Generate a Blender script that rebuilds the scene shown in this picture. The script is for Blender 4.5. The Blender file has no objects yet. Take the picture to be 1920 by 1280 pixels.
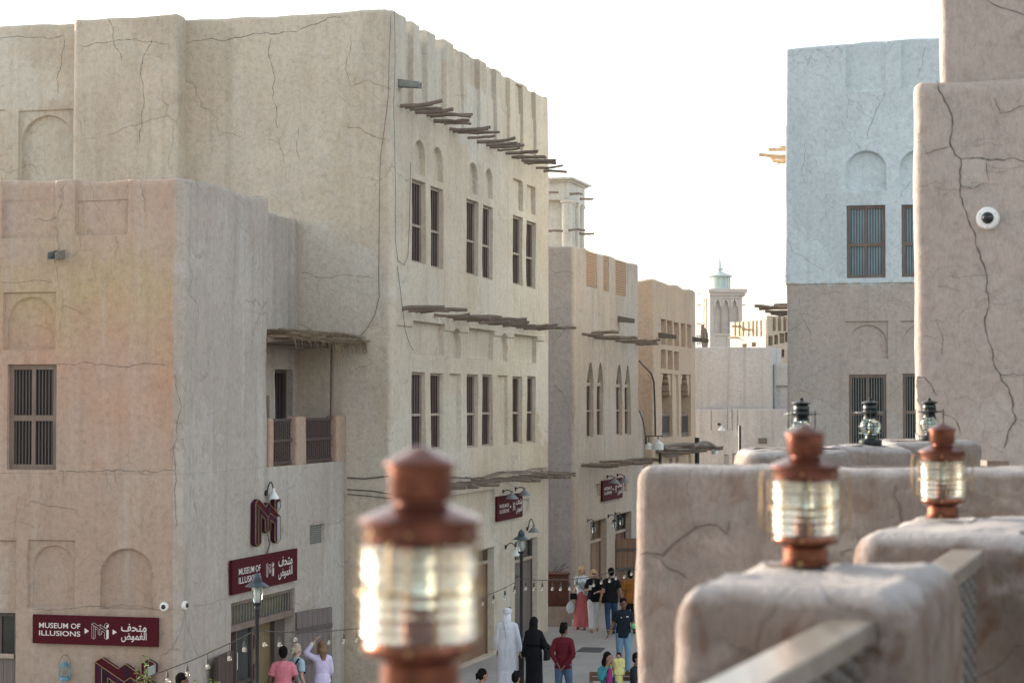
import bpy, bmesh, math, random
import numpy as np
from mathutils import Vector, Matrix, Euler
random.seed(7)
RND = random.Random(11)
PI = math.pi
R = math.radians
scene = bpy.context.scene
col = scene.collection

# ------------------------------------------------------------------ camera
EYE = 6.36
PITCH = math.atan(110 / 4000)
cam_d = bpy.data.cameras.new('camera')
cam = bpy.data.objects.new('camera', cam_d)
col.objects.link(cam)
cam.location = (0, 0, EYE)
cam.rotation_euler = (PI / 2 + PITCH, 0, 0)
cam_d.sensor_width = 36.0
cam_d.lens = 75.0
cam_d.clip_start = 0.1
cam_d.clip_end = 2000
cam_d.dof.use_dof = True
cam_d.dof.focus_distance = 46.0
cam_d.dof.aperture_fstop = 3.5
scene.camera = cam

# ------------------------------------------------------------------ world, sun, exposure
SUN_AZ = math.atan2(-0.84, 0.54)          # towards the sun, clockwise from +Y
SUN_EL = R(10.0)
world = bpy.data.worlds.new('World')
scene.world = world
world.use_nodes = True
wn = world.node_tree
wn.nodes.clear()
sky = wn.nodes.new('ShaderNodeTexSky')
sky.sky_type = 'NISHITA'
sky.sun_disc = False
sky.sun_elevation = SUN_EL
sky.sun_rotation = SUN_AZ
sky.air_density = 1.0
sky.dust_density = 3.0
sky.ozone_density = 1.0
hs = wn.nodes.new('ShaderNodeHueSaturation')
hs.inputs['Saturation'].default_value = 0.46
bg = wn.nodes.new('ShaderNodeBackground')
bg.inputs['Strength'].default_value = 0.15
wo = wn.nodes.new('ShaderNodeOutputWorld')
wn.links.new(sky.outputs[0], hs.inputs['Color'])
wn.links.new(hs.outputs[0], bg.inputs['Color'])
wn.links.new(bg.outputs[0], wo.inputs['Surface'])
sun_d = bpy.data.lights.new('sun', 'SUN')
sun = bpy.data.objects.new('sun', sun_d)
col.objects.link(sun)
sun_d.energy = 2.0
sun_d.angle = R(0.5)
sun_d.color = (1.0, 0.86, 0.70)
sdir = Vector((math.sin(SUN_AZ) * math.cos(SUN_EL), math.cos(SUN_AZ) * math.cos(SUN_EL), math.sin(SUN_EL)))
sun.rotation_euler = sdir.to_track_quat('Z', 'Y').to_euler()
scene.view_settings.view_transform = 'Standard'
scene.view_settings.look = 'None'
scene.view_settings.exposure = 2.12
scene.view_settings.gamma = 1.0
scene.view_settings.use_curve_mapping = False
scene.cycles.max_bounces = 8
scene.cycles.transmission_bounces = 8
scene.cycles.transparent_max_bounces = 12

# ------------------------------------------------------------------ geometry of the place
U = Vector((0.2561, 0.9667))       # along the street, away from the camera
E = Vector((0.9667, -0.2561))      # across the street, to the right

def ray(px, py):
    rx = (px - 960) / 4000.0
    ry = (640 - py) / 4000.0
    c, s = math.cos(PITCH), math.sin(PITCH)
    return Vector((rx, c - s * ry, s + c * ry))

def at(px, py, Y):                 # the point seen at that pixel of the photograph, at distance Y
    d = ray(px, py)
    return Vector((0, 0, EYE)) + d * (Y / d.y)

def V3(p, z=0.0):
    return Vector((p[0], p[1], z))

# ------------------------------------------------------------------ material helpers
def srgb(r, g, b):
    f = lambda c: (c / 255 / 12.92) if c / 255 <= 0.04045 else ((c / 255 + 0.055) / 1.055) ** 2.4
    return (f(r), f(g), f(b))

class NT:
    def __init__(self, name):
        self.m = bpy.data.materials.new(name)
        self.m.use_nodes = True
        self.t = self.m.node_tree
        self.t.nodes.clear()
        self.out = self.n('ShaderNodeOutputMaterial')
        self.p = self.n('ShaderNodeBsdfPrincipled')
        self.l(self.p.outputs[0], self.out.inputs['Surface'])
    def n(self, typ, **kw):
        nd = self.t.nodes.new(typ)
        for k, v in kw.items():
            setattr(nd, k, v)
        return nd
    def l(self, a, b):
        self.t.links.new(a, b)
    def set(self, sock, v):
        if hasattr(v, 'is_output') or isinstance(v, bpy.types.NodeSocket):
            self.l(v, sock)
        elif isinstance(v, (tuple, list)) and len(v) == 3 and sock.type == 'RGBA':
            sock.default_value = (*v, 1)
        else:
            sock.default_value = v
    def coord(self, which='Object'):
        return self.n('ShaderNodeTexCoord').outputs[which]
    def mapping(self, vec, scale=(1, 1, 1), loc=(0, 0, 0), rot=(0, 0, 0)):
        m = self.n('ShaderNodeMapping')
        self.l(vec, m.inputs[0])
        m.inputs['Scale'].default_value = scale
        m.inputs['Location'].default_value = loc
        m.inputs['Rotation'].default_value = rot
        return m.outputs[0]
    def noise(self, vec, scale, detail=4, rough=0.55, dist=0.0, out='Fac'):
        m = self.n('ShaderNodeTexNoise')
        self.l(vec, m.inputs['Vector'])
        m.inputs['Scale'].default_value = scale
        m.inputs['Detail'].default_value = detail
        m.inputs['Roughness'].default_value = rough
        m.inputs['Distortion'].default_value = dist
        return m.outputs[out]
    def ramp(self, fac, stops, interp='LINEAR'):
        r = self.n('ShaderNodeValToRGB')
        r.color_ramp.interpolation = interp
        el = r.color_ramp.elements
        while len(el) < len(stops):
            el.new(0.5)
        for e, (p, c) in zip(el, stops):
            e.position = p
            e.color = (*c, 1) if not isinstance(c, (int, float)) else (c, c, c, 1)
        self.l(fac, r.inputs[0])
        return r.outputs[0]
    def mr(self, v, a, b, c=0.0, d=1.0, smooth=False):
        m = self.n('ShaderNodeMapRange')
        if smooth:
            m.interpolation_type = 'SMOOTHSTEP'
        self.set(m.inputs[0], v)
        for i, x in enumerate((a, b, c, d)):
            m.inputs[i + 1].default_value = x
        return m.outputs[0]
    def math(self, op, a, b=0.0):
        m = self.n('ShaderNodeMath', operation=op)
        self.set(m.inputs[0], a)
        self.set(m.inputs[1], b)
        return m.outputs[0]
    def vmath(self, op, a, b):
        m = self.n('ShaderNodeVectorMath', operation=op)
        self.set(m.inputs[0], a)
        self.set(m.inputs[1], b)
        return m.outputs[0]
    def mix(self, fac, a, b, mode='MIX'):
        m = self.n('ShaderNodeMix', data_type='RGBA', blend_type=mode)
        self.set(m.inputs['Factor'], fac)
        self.set(m.inputs['A'], a) if False else None
        ia = [i for i in m.inputs if i.name == 'A' and i.type == 'RGBA'][0]
        ib = [i for i in m.inputs if i.name == 'B' and i.type == 'RGBA'][0]
        self.set(ia, a)
        self.set(ib, b)
        return [o for o in m.outputs if o.type == 'RGBA'][0]
    def bump(self, h, strength=0.5, dist=0.02, normal=None):
        b = self.n('ShaderNodeBump')
        b.inputs['Strength'].default_value = strength
        b.inputs['Distance'].default_value = dist
        self.l(h, b.inputs['Height'])
        if normal is not None:
            self.l(normal, b.inputs['Normal'])
        return b.outputs[0]
    def xyz(self, vec):
        s = self.n('ShaderNodeSeparateXYZ')
        self.l(vec, s.inputs[0])
        return s.outputs
    def fin(self, color=None, rough=0.9, normal=None, metal=0.0, spec=None):
        if color is not None:
            self.set(self.p.inputs['Base Color'], color)
        self.set(self.p.inputs['Roughness'], rough)
        self.set(self.p.inputs['Metallic'], metal)
        if spec is not None:
            self.p.inputs['Specular IOR Level'].default_value = spec
        if normal is not None:
            self.l(normal, self.p.inputs['Normal'])
        return self.m

def plaster(name, base, second, grey=None, bands=None, crack=1.0, crack_scale=0.42, streak=0.5, grain=1.0, sharp=None, worn=0.5, sky_top=None, rust=0.0):
    """old hand laid mud plaster: blotches, runs of dirt, trowel relief, straw, hair cracks"""
    t = NT(name)
    v = t.coord()
    w1 = t.noise(v, 0.9, 3, out='Color')
    vd = t.vmath('ADD', v, t.vmath('SCALE', w1, (0, 0, 0)))
    big = t.noise(v, 0.55, 7, 0.62, 0.6)
    c = t.mix(t.mr(big, 0.36, 0.64, 0, 1, True), base, second)
    if grey is None:
        grey = tuple(x * 0.86 for x in base)
    mid = t.noise(t.mapping(v, loc=(7, 3, 1)), 1.7, 8, 0.68, 1.0)
    c = t.mix(t.mr(mid, 0.5, 0.72, 0, 0.55 * worn * 2, True), c, grey)
    # repaired areas: coats of slightly different mud with ragged borders
    pn = t.vmath('ADD', v, t.vmath('MULTIPLY', t.noise(v, 1.1, 6, 0.65, out='Color'), (2.2, 2.2, 2.2)))
    pv = t.n('ShaderNodeTexVoronoi', feature='F1')
    t.l(pn, pv.inputs['Vector'])
    pv.inputs['Scale'].default_value = 0.42
    pc_ = t.xyz(pv.outputs['Color'])[0]
    c = t.mix(t.mr(pc_, 0.1, 0.9, 0.0, 0.75), c, t.mix(t.mr(t.xyz(pv.outputs['Color'])[1], 0, 1), tuple(x * 0.78 for x in base), tuple(min(0.8, x * 1.18 + 0.015) for x in grey)))
    if bands:
        z = t.xyz(v)[2]
        z0, z1 = bands[0][0], bands[-1][0]
        zz = t.math('ADD', z, t.mr(t.noise(v, 0.8, 5, 0.6), 0.2, 0.8, -1.1, 1.1))
        f = t.mr(zz, z0, z1)
        bc = t.ramp(f, [((b[0] - z0) / (z1 - z0), b[1]) for b in bands])
        c = t.mix(t.mr(big, 0.3, 0.7, 0.5, 0.95), c, bc)
    # dirt and lime running down the face
    st = t.noise(t.mapping(v, scale=(3.4, 3.4, 0.16)), 1.0, 6, 0.62, 0.2)
    c = t.mix(t.mr(st, 0.50, 0.70, 0, 0.60 * streak), c, tuple(x * 0.56 for x in base))
    st2 = t.noise(t.mapping(v, scale=(2.6, 2.6, 0.13), loc=(5, 9, 2)), 1.0, 6, 0.62, 0.2)
    c = t.mix(t.mr(st2, 0.52, 0.72, 0, 0.6 * streak), c, tuple(min(0.8, x * 1.2 + 0.04) for x in grey))
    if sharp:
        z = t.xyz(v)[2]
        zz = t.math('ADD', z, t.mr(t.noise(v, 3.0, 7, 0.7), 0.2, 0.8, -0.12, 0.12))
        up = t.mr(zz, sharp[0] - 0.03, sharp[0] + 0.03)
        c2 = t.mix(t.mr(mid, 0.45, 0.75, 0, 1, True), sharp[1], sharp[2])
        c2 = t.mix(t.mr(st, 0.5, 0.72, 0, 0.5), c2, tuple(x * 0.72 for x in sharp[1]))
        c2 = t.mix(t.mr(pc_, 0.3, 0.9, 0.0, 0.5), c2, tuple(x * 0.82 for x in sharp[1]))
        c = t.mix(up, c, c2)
    if rust:      # rusty mud showing through the wash
        rn = t.noise(t.mapping(v, loc=(2, 7, 5), scale=(1, 1, 0.6)), 4.5, 7, 0.62, 1.4)
        c = t.mix(t.mr(rn, 0.50, 0.66, 0, rust, True), c, (base[0] * 0.62, base[1] * 0.46, base[2] * 0.36))
        rn2 = t.noise(t.mapping(v, loc=(8, 1, 3)), 3.3, 6, 0.6, 0.8)
        c = t.mix(t.mr(rn2, 0.54, 0.70, 0, rust, True), c, tuple(x * 1.7 for x in grey))
    if sky_top:      # sky light painted as a paler colour on upward faces
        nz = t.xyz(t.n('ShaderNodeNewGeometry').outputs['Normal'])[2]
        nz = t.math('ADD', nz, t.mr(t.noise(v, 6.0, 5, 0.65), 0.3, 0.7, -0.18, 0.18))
        c = t.mix(t.mr(nz, 0.35, 0.9, 0, 0.8, True), c, sky_top)
    fine = t.noise(v, 9.0, 6, 0.7)
    c = t.mix(0.55, c, t.ramp(fine, [(0.25, 0.60), (0.5, 1.0), (0.8, 1.22)]), 'MULTIPLY')
    # straw chopped into the mud
    sw = t.noise(t.mapping(v, scale=(16, 16, 5), rot=(0.5, 0.7, 0.3)), 1.6, 3, 0.6, 2.2)
    c = t.mix(0.35 * grain, c, t.ramp(sw, [(0.36, 0.72), (0.5, 1.0), (0.66, 1.16)]), 'MULTIPLY')
    # cracks
    n1 = t.noise(v, 1.3, 3, out='Color')
    n2 = t.noise(v, 7.0, 4, 0.7, out='Color')
    cv = t.vmath('ADD', v, t.vmath('MULTIPLY', n1, (0.6, 0.6, 0.6)))
    cv = t.vmath('ADD', cv, t.vmath('MULTIPLY', n2, (0.10, 0.10, 0.10)))
    vo = t.n('ShaderNodeTexVoronoi', feature='DISTANCE_TO_EDGE')
    t.l(t.mapping(cv, scale=(1, 1, 0.8)), vo.inputs['Vector'])
    vo.inputs['Scale'].default_value = crack_scale
    msk = t.mr(t.noise(t.mapping(v, loc=(3, 1, 8)), 0.8, 3), 0.47, 0.6, 0, 1, True)
    ck = t.math('MULTIPLY', t.mr(vo.outputs['Distance'], 0.0, 0.0075, 1, 0), msk)
    vo2 = t.n('ShaderNodeTexVoronoi', feature='DISTANCE_TO_EDGE')
    t.l(cv, vo2.inputs['Vector'])
    vo2.inputs['Scale'].default_value = crack_scale * 3.1
    msk2 = t.mr(t.noise(t.mapping(v, loc=(9, 4, 2)), 0.9, 3), 0.54, 0.66, 0, 1, True)
    ck2 = t.math('MULTIPLY', t.mr(vo2.outputs['Distance'], 0.0, 0.012, 0.8, 0), msk2)
    ckk = t.math('MULTIPLY', t.math('MAXIMUM', ck, ck2), crack)
    c = t.mix(t.math('MULTIPLY', ckk, 0.42), c, tuple(x * 0.32 for x in base))
    rel = t.noise(v, 3.2, 8, 0.6, 0.6)
    h = t.math('ADD', t.math('MULTIPLY', rel, 1.0), t.math('MULTIPLY', fine, 0.35 * grain))
    h = t.math('ADD', h, t.math('MULTIPLY', sw, 0.22 * grain))
    h = t.math('ADD', h, t.math('MULTIPLY', t.noise(v, 45, 3), 0.10 * grain))
    h = t.math('SUBTRACT', h, t.math('MULTIPLY', ckk, 0.55))
    nrm = t.bump(h, 0.7, 0.032)
    return t.fin(c, 0.93, nrm, spec=0.15)

def wood(name, a, b, scale=1.0, rough=0.75, axis=2, coord='Object', stretch=0.06):
    t = NT(name)
    v = t.coord(coord)
    sc = [22 * scale] * 3
    sc[axis] = 22 * scale * stretch
    g = t.noise(t.mapping(v, scale=tuple(sc)), 1.0, 6, 0.65, 0.4)
    c = t.mix(t.mr(g, 0.32, 0.68), a, b)
    c = t.mix(0.6, c, t.ramp(t.noise(v, 2.3 * scale, 4), [(0.3, 0.7), (0.7, 1.25)]), 'MULTIPLY')
    return t.fin(c, rough, t.bump(g, 0.5, 0.01))

def plain(name, c, rough=0.6, metal=0.0, var=0.15, scale=14.0, bump=0.0, spec=None):
    t = NT(name)
    v = t.coord()
    n = t.noise(v, scale, 5, 0.6)
    cc = t.mix(t.mr(n, 0.3, 0.7), tuple(x * (1 - var) for x in c), tuple(min(1, x * (1 + var)) for x in c))
    nr = t.bump(n, bump, 0.01) if bump else None
    return t.fin(cc, rough, nr, metal, spec)

def glass(name, tint, rough=0.04, ior=1.45, bump=0.0):
    t = NT(name)
    t.p.inputs['Transmission Weight'].default_value = 1.0
    t.p.inputs['IOR'].default_value = ior
    nr = None
    v = t.coord()
    n = t.noise(v, 30, 3)
    if bump:
        nr = t.bump(n, bump, 0.003)
    cc = t.mix(t.mr(n, 0.3, 0.7), tint, tuple(x * 0.93 for x in tint))
    return t.fin(cc, rough, nr)

def pane_glass(name, c, rough=0.08, var=0.5, spec=0.5):
    t = NT(name)
    v = t.coord()
    n = t.noise(v, 1.3, 3)
    cc = t.mix(t.mr(n, 0.35, 0.65), tuple(x * (1 - var) for x in c), c)
    nn = t.noise(v, 2.0, 2)
    return t.fin(cc, rough, t.bump(nn, 0.15, 0.01), spec=spec)

M = {}
# main pale building: cream lime-washed mud
M['main'] = plaster('pale_sand_plaster', (0.555, 0.48, 0.375), (0.48, 0.40, 0.305), (0.48, 0.455, 0.395), crack=0.8, streak=0.55, worn=0.6)
M['left'] = plaster('rose_ochre_plaster', (0.40, 0.315, 0.25), (0.35, 0.28, 0.23), (0.36, 0.325, 0.29),
    bands=[(0.0, (0.31, 0.24, 0.19)), (5.0, (0.37, 0.27, 0.205)), (6.9, (0.44, 0.26, 0.175)), (8.5, (0.43, 0.325, 0.185)), (9.7, (0.44, 0.32, 0.24))],
    crack=0.8, streak=0.6, worn=0.6)
M['left_grey'] = plaster('grey_skylit_plaster', (0.405, 0.355, 0.305), (0.36, 0.315, 0.27), (0.40, 0.375, 0.34), crack=0.8, streak=0.75, worn=0.8)  # greyer copy paints cool sky light on the street side; also a patch
M['alley_grey'] = plaster('grey_alley_plaster', (0.37, 0.345, 0.33), (0.335, 0.31, 0.30), (0.30, 0.29, 0.29), crack=0.8, streak=0.5, worn=0.9)  # greyer than the street face of the beige building
M['second'] = plaster('beige_plaster', (0.44, 0.36, 0.29), (0.40, 0.335, 0.275), (0.37, 0.345, 0.315), crack=0.8, streak=0.8)
M['third'] = plaster('apricot_plaster', (0.50, 0.375, 0.265), (0.46, 0.345, 0.245), (0.42, 0.34, 0.275), crack=0.4, streak=0.6)
M['rightb'] = plaster('tan_and_white_plaster', (0.36, 0.285, 0.23), (0.32, 0.265, 0.22), (0.31, 0.28, 0.26), crack=1.0, streak=0.5,
    sharp=(9.37, (0.62, 0.64, 0.62), (0.52, 0.54, 0.52)))
M['nearr'] = plaster('pinkish_plaster', (0.40, 0.335, 0.295), (0.365, 0.30, 0.26), (0.36, 0.315, 0.285), crack=0.35, crack_scale=0.75, streak=0.25, grain=1.1)
M['terrace'] = plaster('terrace_plaster', (0.185, 0.138, 0.112), (0.14, 0.10, 0.08), (0.175, 0.148, 0.132), crack=0.5, crack_scale=0.9, streak=0.5, rust=0.75, sky_top=(0.40, 0.375, 0.36), worn=0.9)  # base darkened for shaded fronts, pale tops painted for sky light
M['terrace_light'] = plaster('terrace_wall_plaster', (0.225, 0.18, 0.152), (0.185, 0.145, 0.12), (0.21, 0.185, 0.168), crack=0.6, crack_scale=0.7, streak=0.5, rust=0.45, sky_top=(0.38, 0.355, 0.34), worn=1.0)
M['farwall'] = plaster('grey_pink_plaster', (0.50, 0.48, 0.455), (0.46, 0.435, 0.41), (0.44, 0.43, 0.42), crack=0.4, streak=1.0)
M['white'] = plaster('white_lime_plaster', (0.60, 0.585, 0.52), (0.52, 0.505, 0.45), (0.50, 0.49, 0.45), crack=0.3, streak=0.8)
M['towerp'] = plaster('tower_plaster', (0.54, 0.475, 0.415), (0.49, 0.43, 0.375), (0.48, 0.44, 0.40), crack=0.0, streak=0.4)
M['cream'] = plaster('sunlit_cream_plaster', (0.44, 0.38, 0.30), (0.39, 0.33, 0.26), crack=0.0, streak=0.3)
M['pole'] = wood('weathered_pole_wood', (0.13, 0.10, 0.078), (0.25, 0.20, 0.16), 1.0, 0.9, axis=2, coord='Generated', stretch=1)
M['pole_warm'] = plain('pale_pole_wood', (0.34, 0.225, 0.14), 0.9, var=0.3)
M['pole_dark'] = plain('dark_pole_wood', (0.14, 0.115, 0.10), 0.9, var=0.4)
M['frame'] = wood('window_frame_wood', (0.15, 0.11, 0.085), (0.20, 0.15, 0.12))
M['frame_dark'] = wood('dark_frame_wood', (0.07, 0.055, 0.05), (0.11, 0.085, 0.075))
M['frame_pale'] = wood('pale_frame_wood', (0.30, 0.24, 0.19), (0.38, 0.31, 0.25))
M['bar'] = plain('window_bar_wood', (0.065, 0.042, 0.035), 0.6)
M['shutter'] = wood('brown_shutter_wood', (0.05, 0.032, 0.027), (0.085, 0.055, 0.045))
M['pane'] = pane_glass('dark_window_glass', (0.035, 0.038, 0.036), 0.12, spec=0.4)
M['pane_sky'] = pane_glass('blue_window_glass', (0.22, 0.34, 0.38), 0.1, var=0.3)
M['pane_warm'] = pane_glass('warm_window_glass', (0.20, 0.15, 0.07), 0.25)
M['door'] = wood('grey_brown_door_wood', (0.10, 0.08, 0.075), (0.19, 0.155, 0.14), 0.6)
M['door_warm'] = wood('brown_door_wood', (0.16, 0.09, 0.055), (0.24, 0.145, 0.09), 0.6)
M['red'] = plain('maroon_sign_paint', (0.060, 0.006, 0.011), 0.8, var=0.08, spec=0.15)
M['purple'] = plain('dark_purple_paint', (0.045, 0.007, 0.024), 0.7, var=0.1, spec=0.2)
M['purple2'] = plain('deep_plum_paint', (0.022, 0.005, 0.014), 0.7, var=0.1, spec=0.2)
M['silver'] = plain('grey_metal_edge', (0.25, 0.27, 0.28), 0.45, var=0.1)
M['gold'] = plain('bronze_edge', (0.28, 0.20, 0.10), 0.45, 0.6, var=0.1)
M['letter'] = plain('white_lettering', (0.62, 0.57, 0.55), 0.6, var=0.04)
M['iron'] = plain('black_iron', (0.022, 0.022, 0.025), 0.45, 0.3)
M['teal_iron'] = plain('blue_grey_painted_iron', (0.045, 0.065, 0.075), 0.35, 0.2)
M['enamel'] = plain('white_enamel', (0.62, 0.66, 0.64), 0.3, var=0.06)
M['grey_enamel'] = plain('grey_enamel', (0.16, 0.17, 0.18), 0.4)
M['white_plastic'] = plain('white_plastic', (0.72, 0.72, 0.70), 0.35, var=0.04)
M['black_dome'] = plain('black_dome_glass', (0.012, 0.014, 0.02), 0.06, var=0.05)
M['cable'] = plain('grey_cable', (0.075, 0.068, 0.06), 0.7)
M['copper'] = plain('aged_copper', (0.165, 0.064, 0.040), 0.2, 0.9, var=0.4, scale=30)
M['copper_dark'] = plain('dark_copper', (0.16, 0.062, 0.042), 0.22, 0.8, var=0.45, scale=24)
M['brass'] = plain('old_brass', (0.27, 0.18, 0.08), 0.5, 0.7, var=0.2)
M['lens'] = glass('ribbed_lantern_glass', (1.0, 0.985, 0.90), 0.025, 1.45)
M['clear'] = glass('lamp_globe_glass', (0.86, 0.95, 0.93), 0.03, 1.3)
M['bulb'] = glass('bulb_glass', (0.98, 0.93, 0.85), 0.05, 1.3)
M['lantern_dark'] = plain('dark_lantern_metal', (0.028, 0.034, 0.035), 0.4, 0.55, var=0.4)
M['blue_lantern'] = plain('blue_painted_tin', (0.09, 0.21, 0.29), 0.5, var=0.2)
M['rail'] = wood('grey_weathered_rail', (0.125, 0.10, 0.078), (0.21, 0.18, 0.145), 0.7, 0.28, axis=1)
M['lattice'] = wood('turned_lattice_wood', (0.06, 0.05, 0.044), (0.13, 0.108, 0.092), 1.2, 0.6)
M['thatch'] = plain('palm_thatch', (0.24, 0.18, 0.12), 0.95, var=0.5, scale=25)
M['metal_grey'] = plain('galvanised_spout', (0.21, 0.22, 0.20), 0.6, 0.2, var=0.2)
M['leaf'] = plain('young_green_leaf', (0.14, 0.26, 0.04), 0.6, var=0.3)
M['leaf_dark'] = plain('green_leaf', (0.05, 0.11, 0.03), 0.6, var=0.3)
M['stem'] = plain('plant_stem', (0.12, 0.12, 0.05), 0.8)
M['crack'] = plain('crack_shadow_fill', (0.11, 0.088, 0.075), 1.0, var=0.3)
M['box_red'] = wood('red_brown_box_wood', (0.10, 0.035, 0.022), (0.15, 0.055, 0.032))

# ------------------------------------------------------------------ object helpers
WL = {}
def link(o, parent=None):
    col.objects.link(o)
    if parent is not None:
        o.parent = parent
    return o

def tag(o, label=None, cat=None, group=None, kind=None):
    if label: o['label'] = label
    if cat: o['category'] = cat
    if group: o['group'] = group
    if kind: o['kind'] = kind
    return o

def thing(name, label, cat, loc=(0, 0, 0), rz=0.0, group=None):
    o = bpy.data.objects.new(name, None)
    o.empty_display_size = 0.2
    o.location = loc
    o.rotation_euler = (0, 0, rz)
    link(o)
    tag(o, label, cat, group)
    WL[o.name] = Vector(loc)
    return o

def wl(parent):
    return WL.get(parent.name, Vector((0, 0, 0))) if parent is not None else Vector((0, 0, 0))

class MB:
    def __init__(self):
        self.v = []
        self.f = []
        self.mi = []
        self.cur = 0
    def mat(self, i):
        self.cur = i
        return self
    def add(self, vs, fs):
        o = len(self.v)
        self.v.extend([tuple(p) for p in vs])
        for f in fs:
            self.f.append(tuple(i + o for i in f))
            self.mi.append(self.cur)
        return self
    def hexa(self, p):               # 8 points, bottom 4 then top 4 (ccw)
        return self.add(p, [(3, 2, 1, 0), (4, 5, 6, 7), (0, 1, 5, 4), (1, 2, 6, 5), (2, 3, 7, 6), (3, 0, 4, 7)])
    def box(self, a, b):
        x0, y0, z0 = a; x1, y1, z1 = b
        return self.hexa([(x0, y0, z0), (x1, y0, z0), (x1, y1, z0), (x0, y1, z0), (x0, y0, z1), (x1, y0, z1), (x1, y1, z1), (x0, y1, z1)])
    def fbox(self, F, s0, s1, z0, z1, d0, d1):   # box on a wall face; d = depth into the wall
        q = lambda s, d, z: F.pt(s, z, d)
        return self.hexa([q(s0, d0, z0), q(s1, d0, z0), q(s1, d1, z0), q(s0, d1, z0), q(s0, d0, z1), q(s1, d0, z1), q(s1, d1, z1), q(s0, d1, z1)])
    def bar(self, p, q, w, h=None, up=(0, 0, 1)):
        h = h or w
        p, q = Vector(p), Vector(q)
        d = (q - p).normalized()
        upv = Vector(up)
        if abs(d.dot(upv)) > 0.98:
            upv = Vector((1, 0, 0))
        s = d.cross(upv).normalized() * w / 2
        t = s.cross(d).normalized() * h / 2
        return self.hexa([p - s - t, p + s - t, q + s - t, q - s - t, p - s + t, p + s + t, q + s + t, q - s + t])
    def tube(self, pts, rad, n=8, caps=True, squash=None):
        pts = [Vector(p) for p in pts]
        if isinstance(rad, (int, float)):
            rad = [rad] * len(pts)
        vs = []
        t0 = (pts[1] - pts[0]).normalized()
        a = t0.orthogonal().normalized()
        if squash:
            a = (Vector(squash[0]) - t0 * Vector(squash[0]).dot(t0)).normalized()
        for i, p in enumerate(pts):
            if i == 0: t = pts[1] - pts[0]
            elif i == len(pts) - 1: t = pts[-1] - pts[-2]
            else: t = (pts[i + 1] - pts[i]).normalized() + (pts[i] - pts[i - 1]).normalized()
            t = t.normalized() if t.length > 1e-9 else t0
            a = (a - t * a.dot(t))
            a = a.normalized() if a.length > 1e-6 else t.orthogonal().normalized()
            b = t.cross(a)
            k = squash[1] if squash else 1.0
            for j in range(n):
                w = 2 * PI * j / n
                vs.append(p + (a * math.cos(w) + b * math.sin(w) * k) * rad[i])
        fs = []
        for i in range(len(pts) - 1):
            for j in range(n):
                fs.append((i * n + j, i * n + (j + 1) % n, (i + 1) * n + (j + 1) % n, (i + 1) * n + j))
        if caps:
            fs.append(tuple(range(n))[::-1])
            fs.append(tuple((len(pts) - 1) * n + j for j in range(n)))
        return self.add(vs, fs)
    def lathe(self, prof, c=(0, 0, 0), n=24, close=True):     # prof: list of (radius, z)
        vs, fs = [], []
        for r, z in prof:
            for j in range(n):
                w = 2 * PI * j / n
                vs.append((c[0] + r * math.cos(w), c[1] + r * math.sin(w), c[2] + z))
        for i in range(len(prof) - 1):
            for j in range(n):
                fs.append((i * n + j, i * n + (j + 1) % n, (i + 1) * n + (j + 1) % n, (i + 1) * n + j))
        if close:
            if prof[0][0] > 1e-5: fs.append(tuple(range(n))[::-1])
            if prof[-1][0] > 1e-5: fs.append(tuple((len(prof) - 1) * n + j for j in range(n)))
        return self.add(vs, fs)
    def ball(self, c, r, n=12, m=8):
        if isinstance(r, (int, float)): r = (r, r, r)
        vs, fs = [], []
        for i in range(m + 1):
            a = PI * i / m
            for j in range(n):
                w = 2 * PI * j / n
                vs.append((c[0] + r[0] * math.sin(a) * math.cos(w), c[1] + r[1] * math.sin(a) * math.sin(w), c[2] - r[2] * math.cos(a)))
        for i in range(m):
            for j in range(n):
                fs.append((i * n + j, i * n + (j + 1) % n, (i + 1) * n + (j + 1) % n, (i + 1) * n + j))
        return self.add(vs, fs)
    def prism(self, poly, fn0, fn1):     # poly 2-D points; fn0/fn1 map to 3-D front/back
        n = len(poly)
        vs = [fn0(*p) for p in poly] + [fn1(*p) for p in poly]
        fs = [tuple(range(n)), tuple(range(2 * n - 1, n - 1, -1))]
        for i in range(n):
            fs.append((i, i + n, (i + 1) % n + n, (i + 1) % n))
        return self.add(vs, fs)
    def build(self, name, mat, parent=None, smooth=False, local=False, angle=35, off=None):
        me = bpy.data.meshes.new(name)
        v = self.v
        if parent is not None and not local:
            o_ = wl(parent)
            v = [(p[0] - o_.x, p[1] - o_.y, p[2] - o_.z) for p in v]
        me.from_pydata(v, [], self.f)
        mats = mat if isinstance(mat, (list, tuple)) else [mat]
        for m in mats:
            me.materials.append(M[m] if isinstance(m, str) else m)
        if len(mats) > 1:
            me.polygons.foreach_set('material_index', self.mi)
        bm = bmesh.new(); bm.from_mesh(me)
        bmesh.ops.remove_doubles(bm, verts=bm.verts, dist=1e-6)
        bmesh.ops.recalc_face_normals(bm, faces=bm.faces)
        bm.to_mesh(me); bm.free()
        if smooth:
            me.polygons.foreach_set('use_smooth', [True] * len(me.polygons))
            if angle: me.set_sharp_from_angle(angle=R(angle))
        me.update()
        o = bpy.data.objects.new(name, me)
        link(o, parent)
        if parent is not None:
            WL[o.name] = wl(parent)
        return o

def copy_tree(o, parent=None):
    c = o.copy()
    col.objects.link(c)
    if parent is not None: c.parent = parent
    for ch in list(o.children):
        copy_tree(ch, c)
    return c

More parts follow.
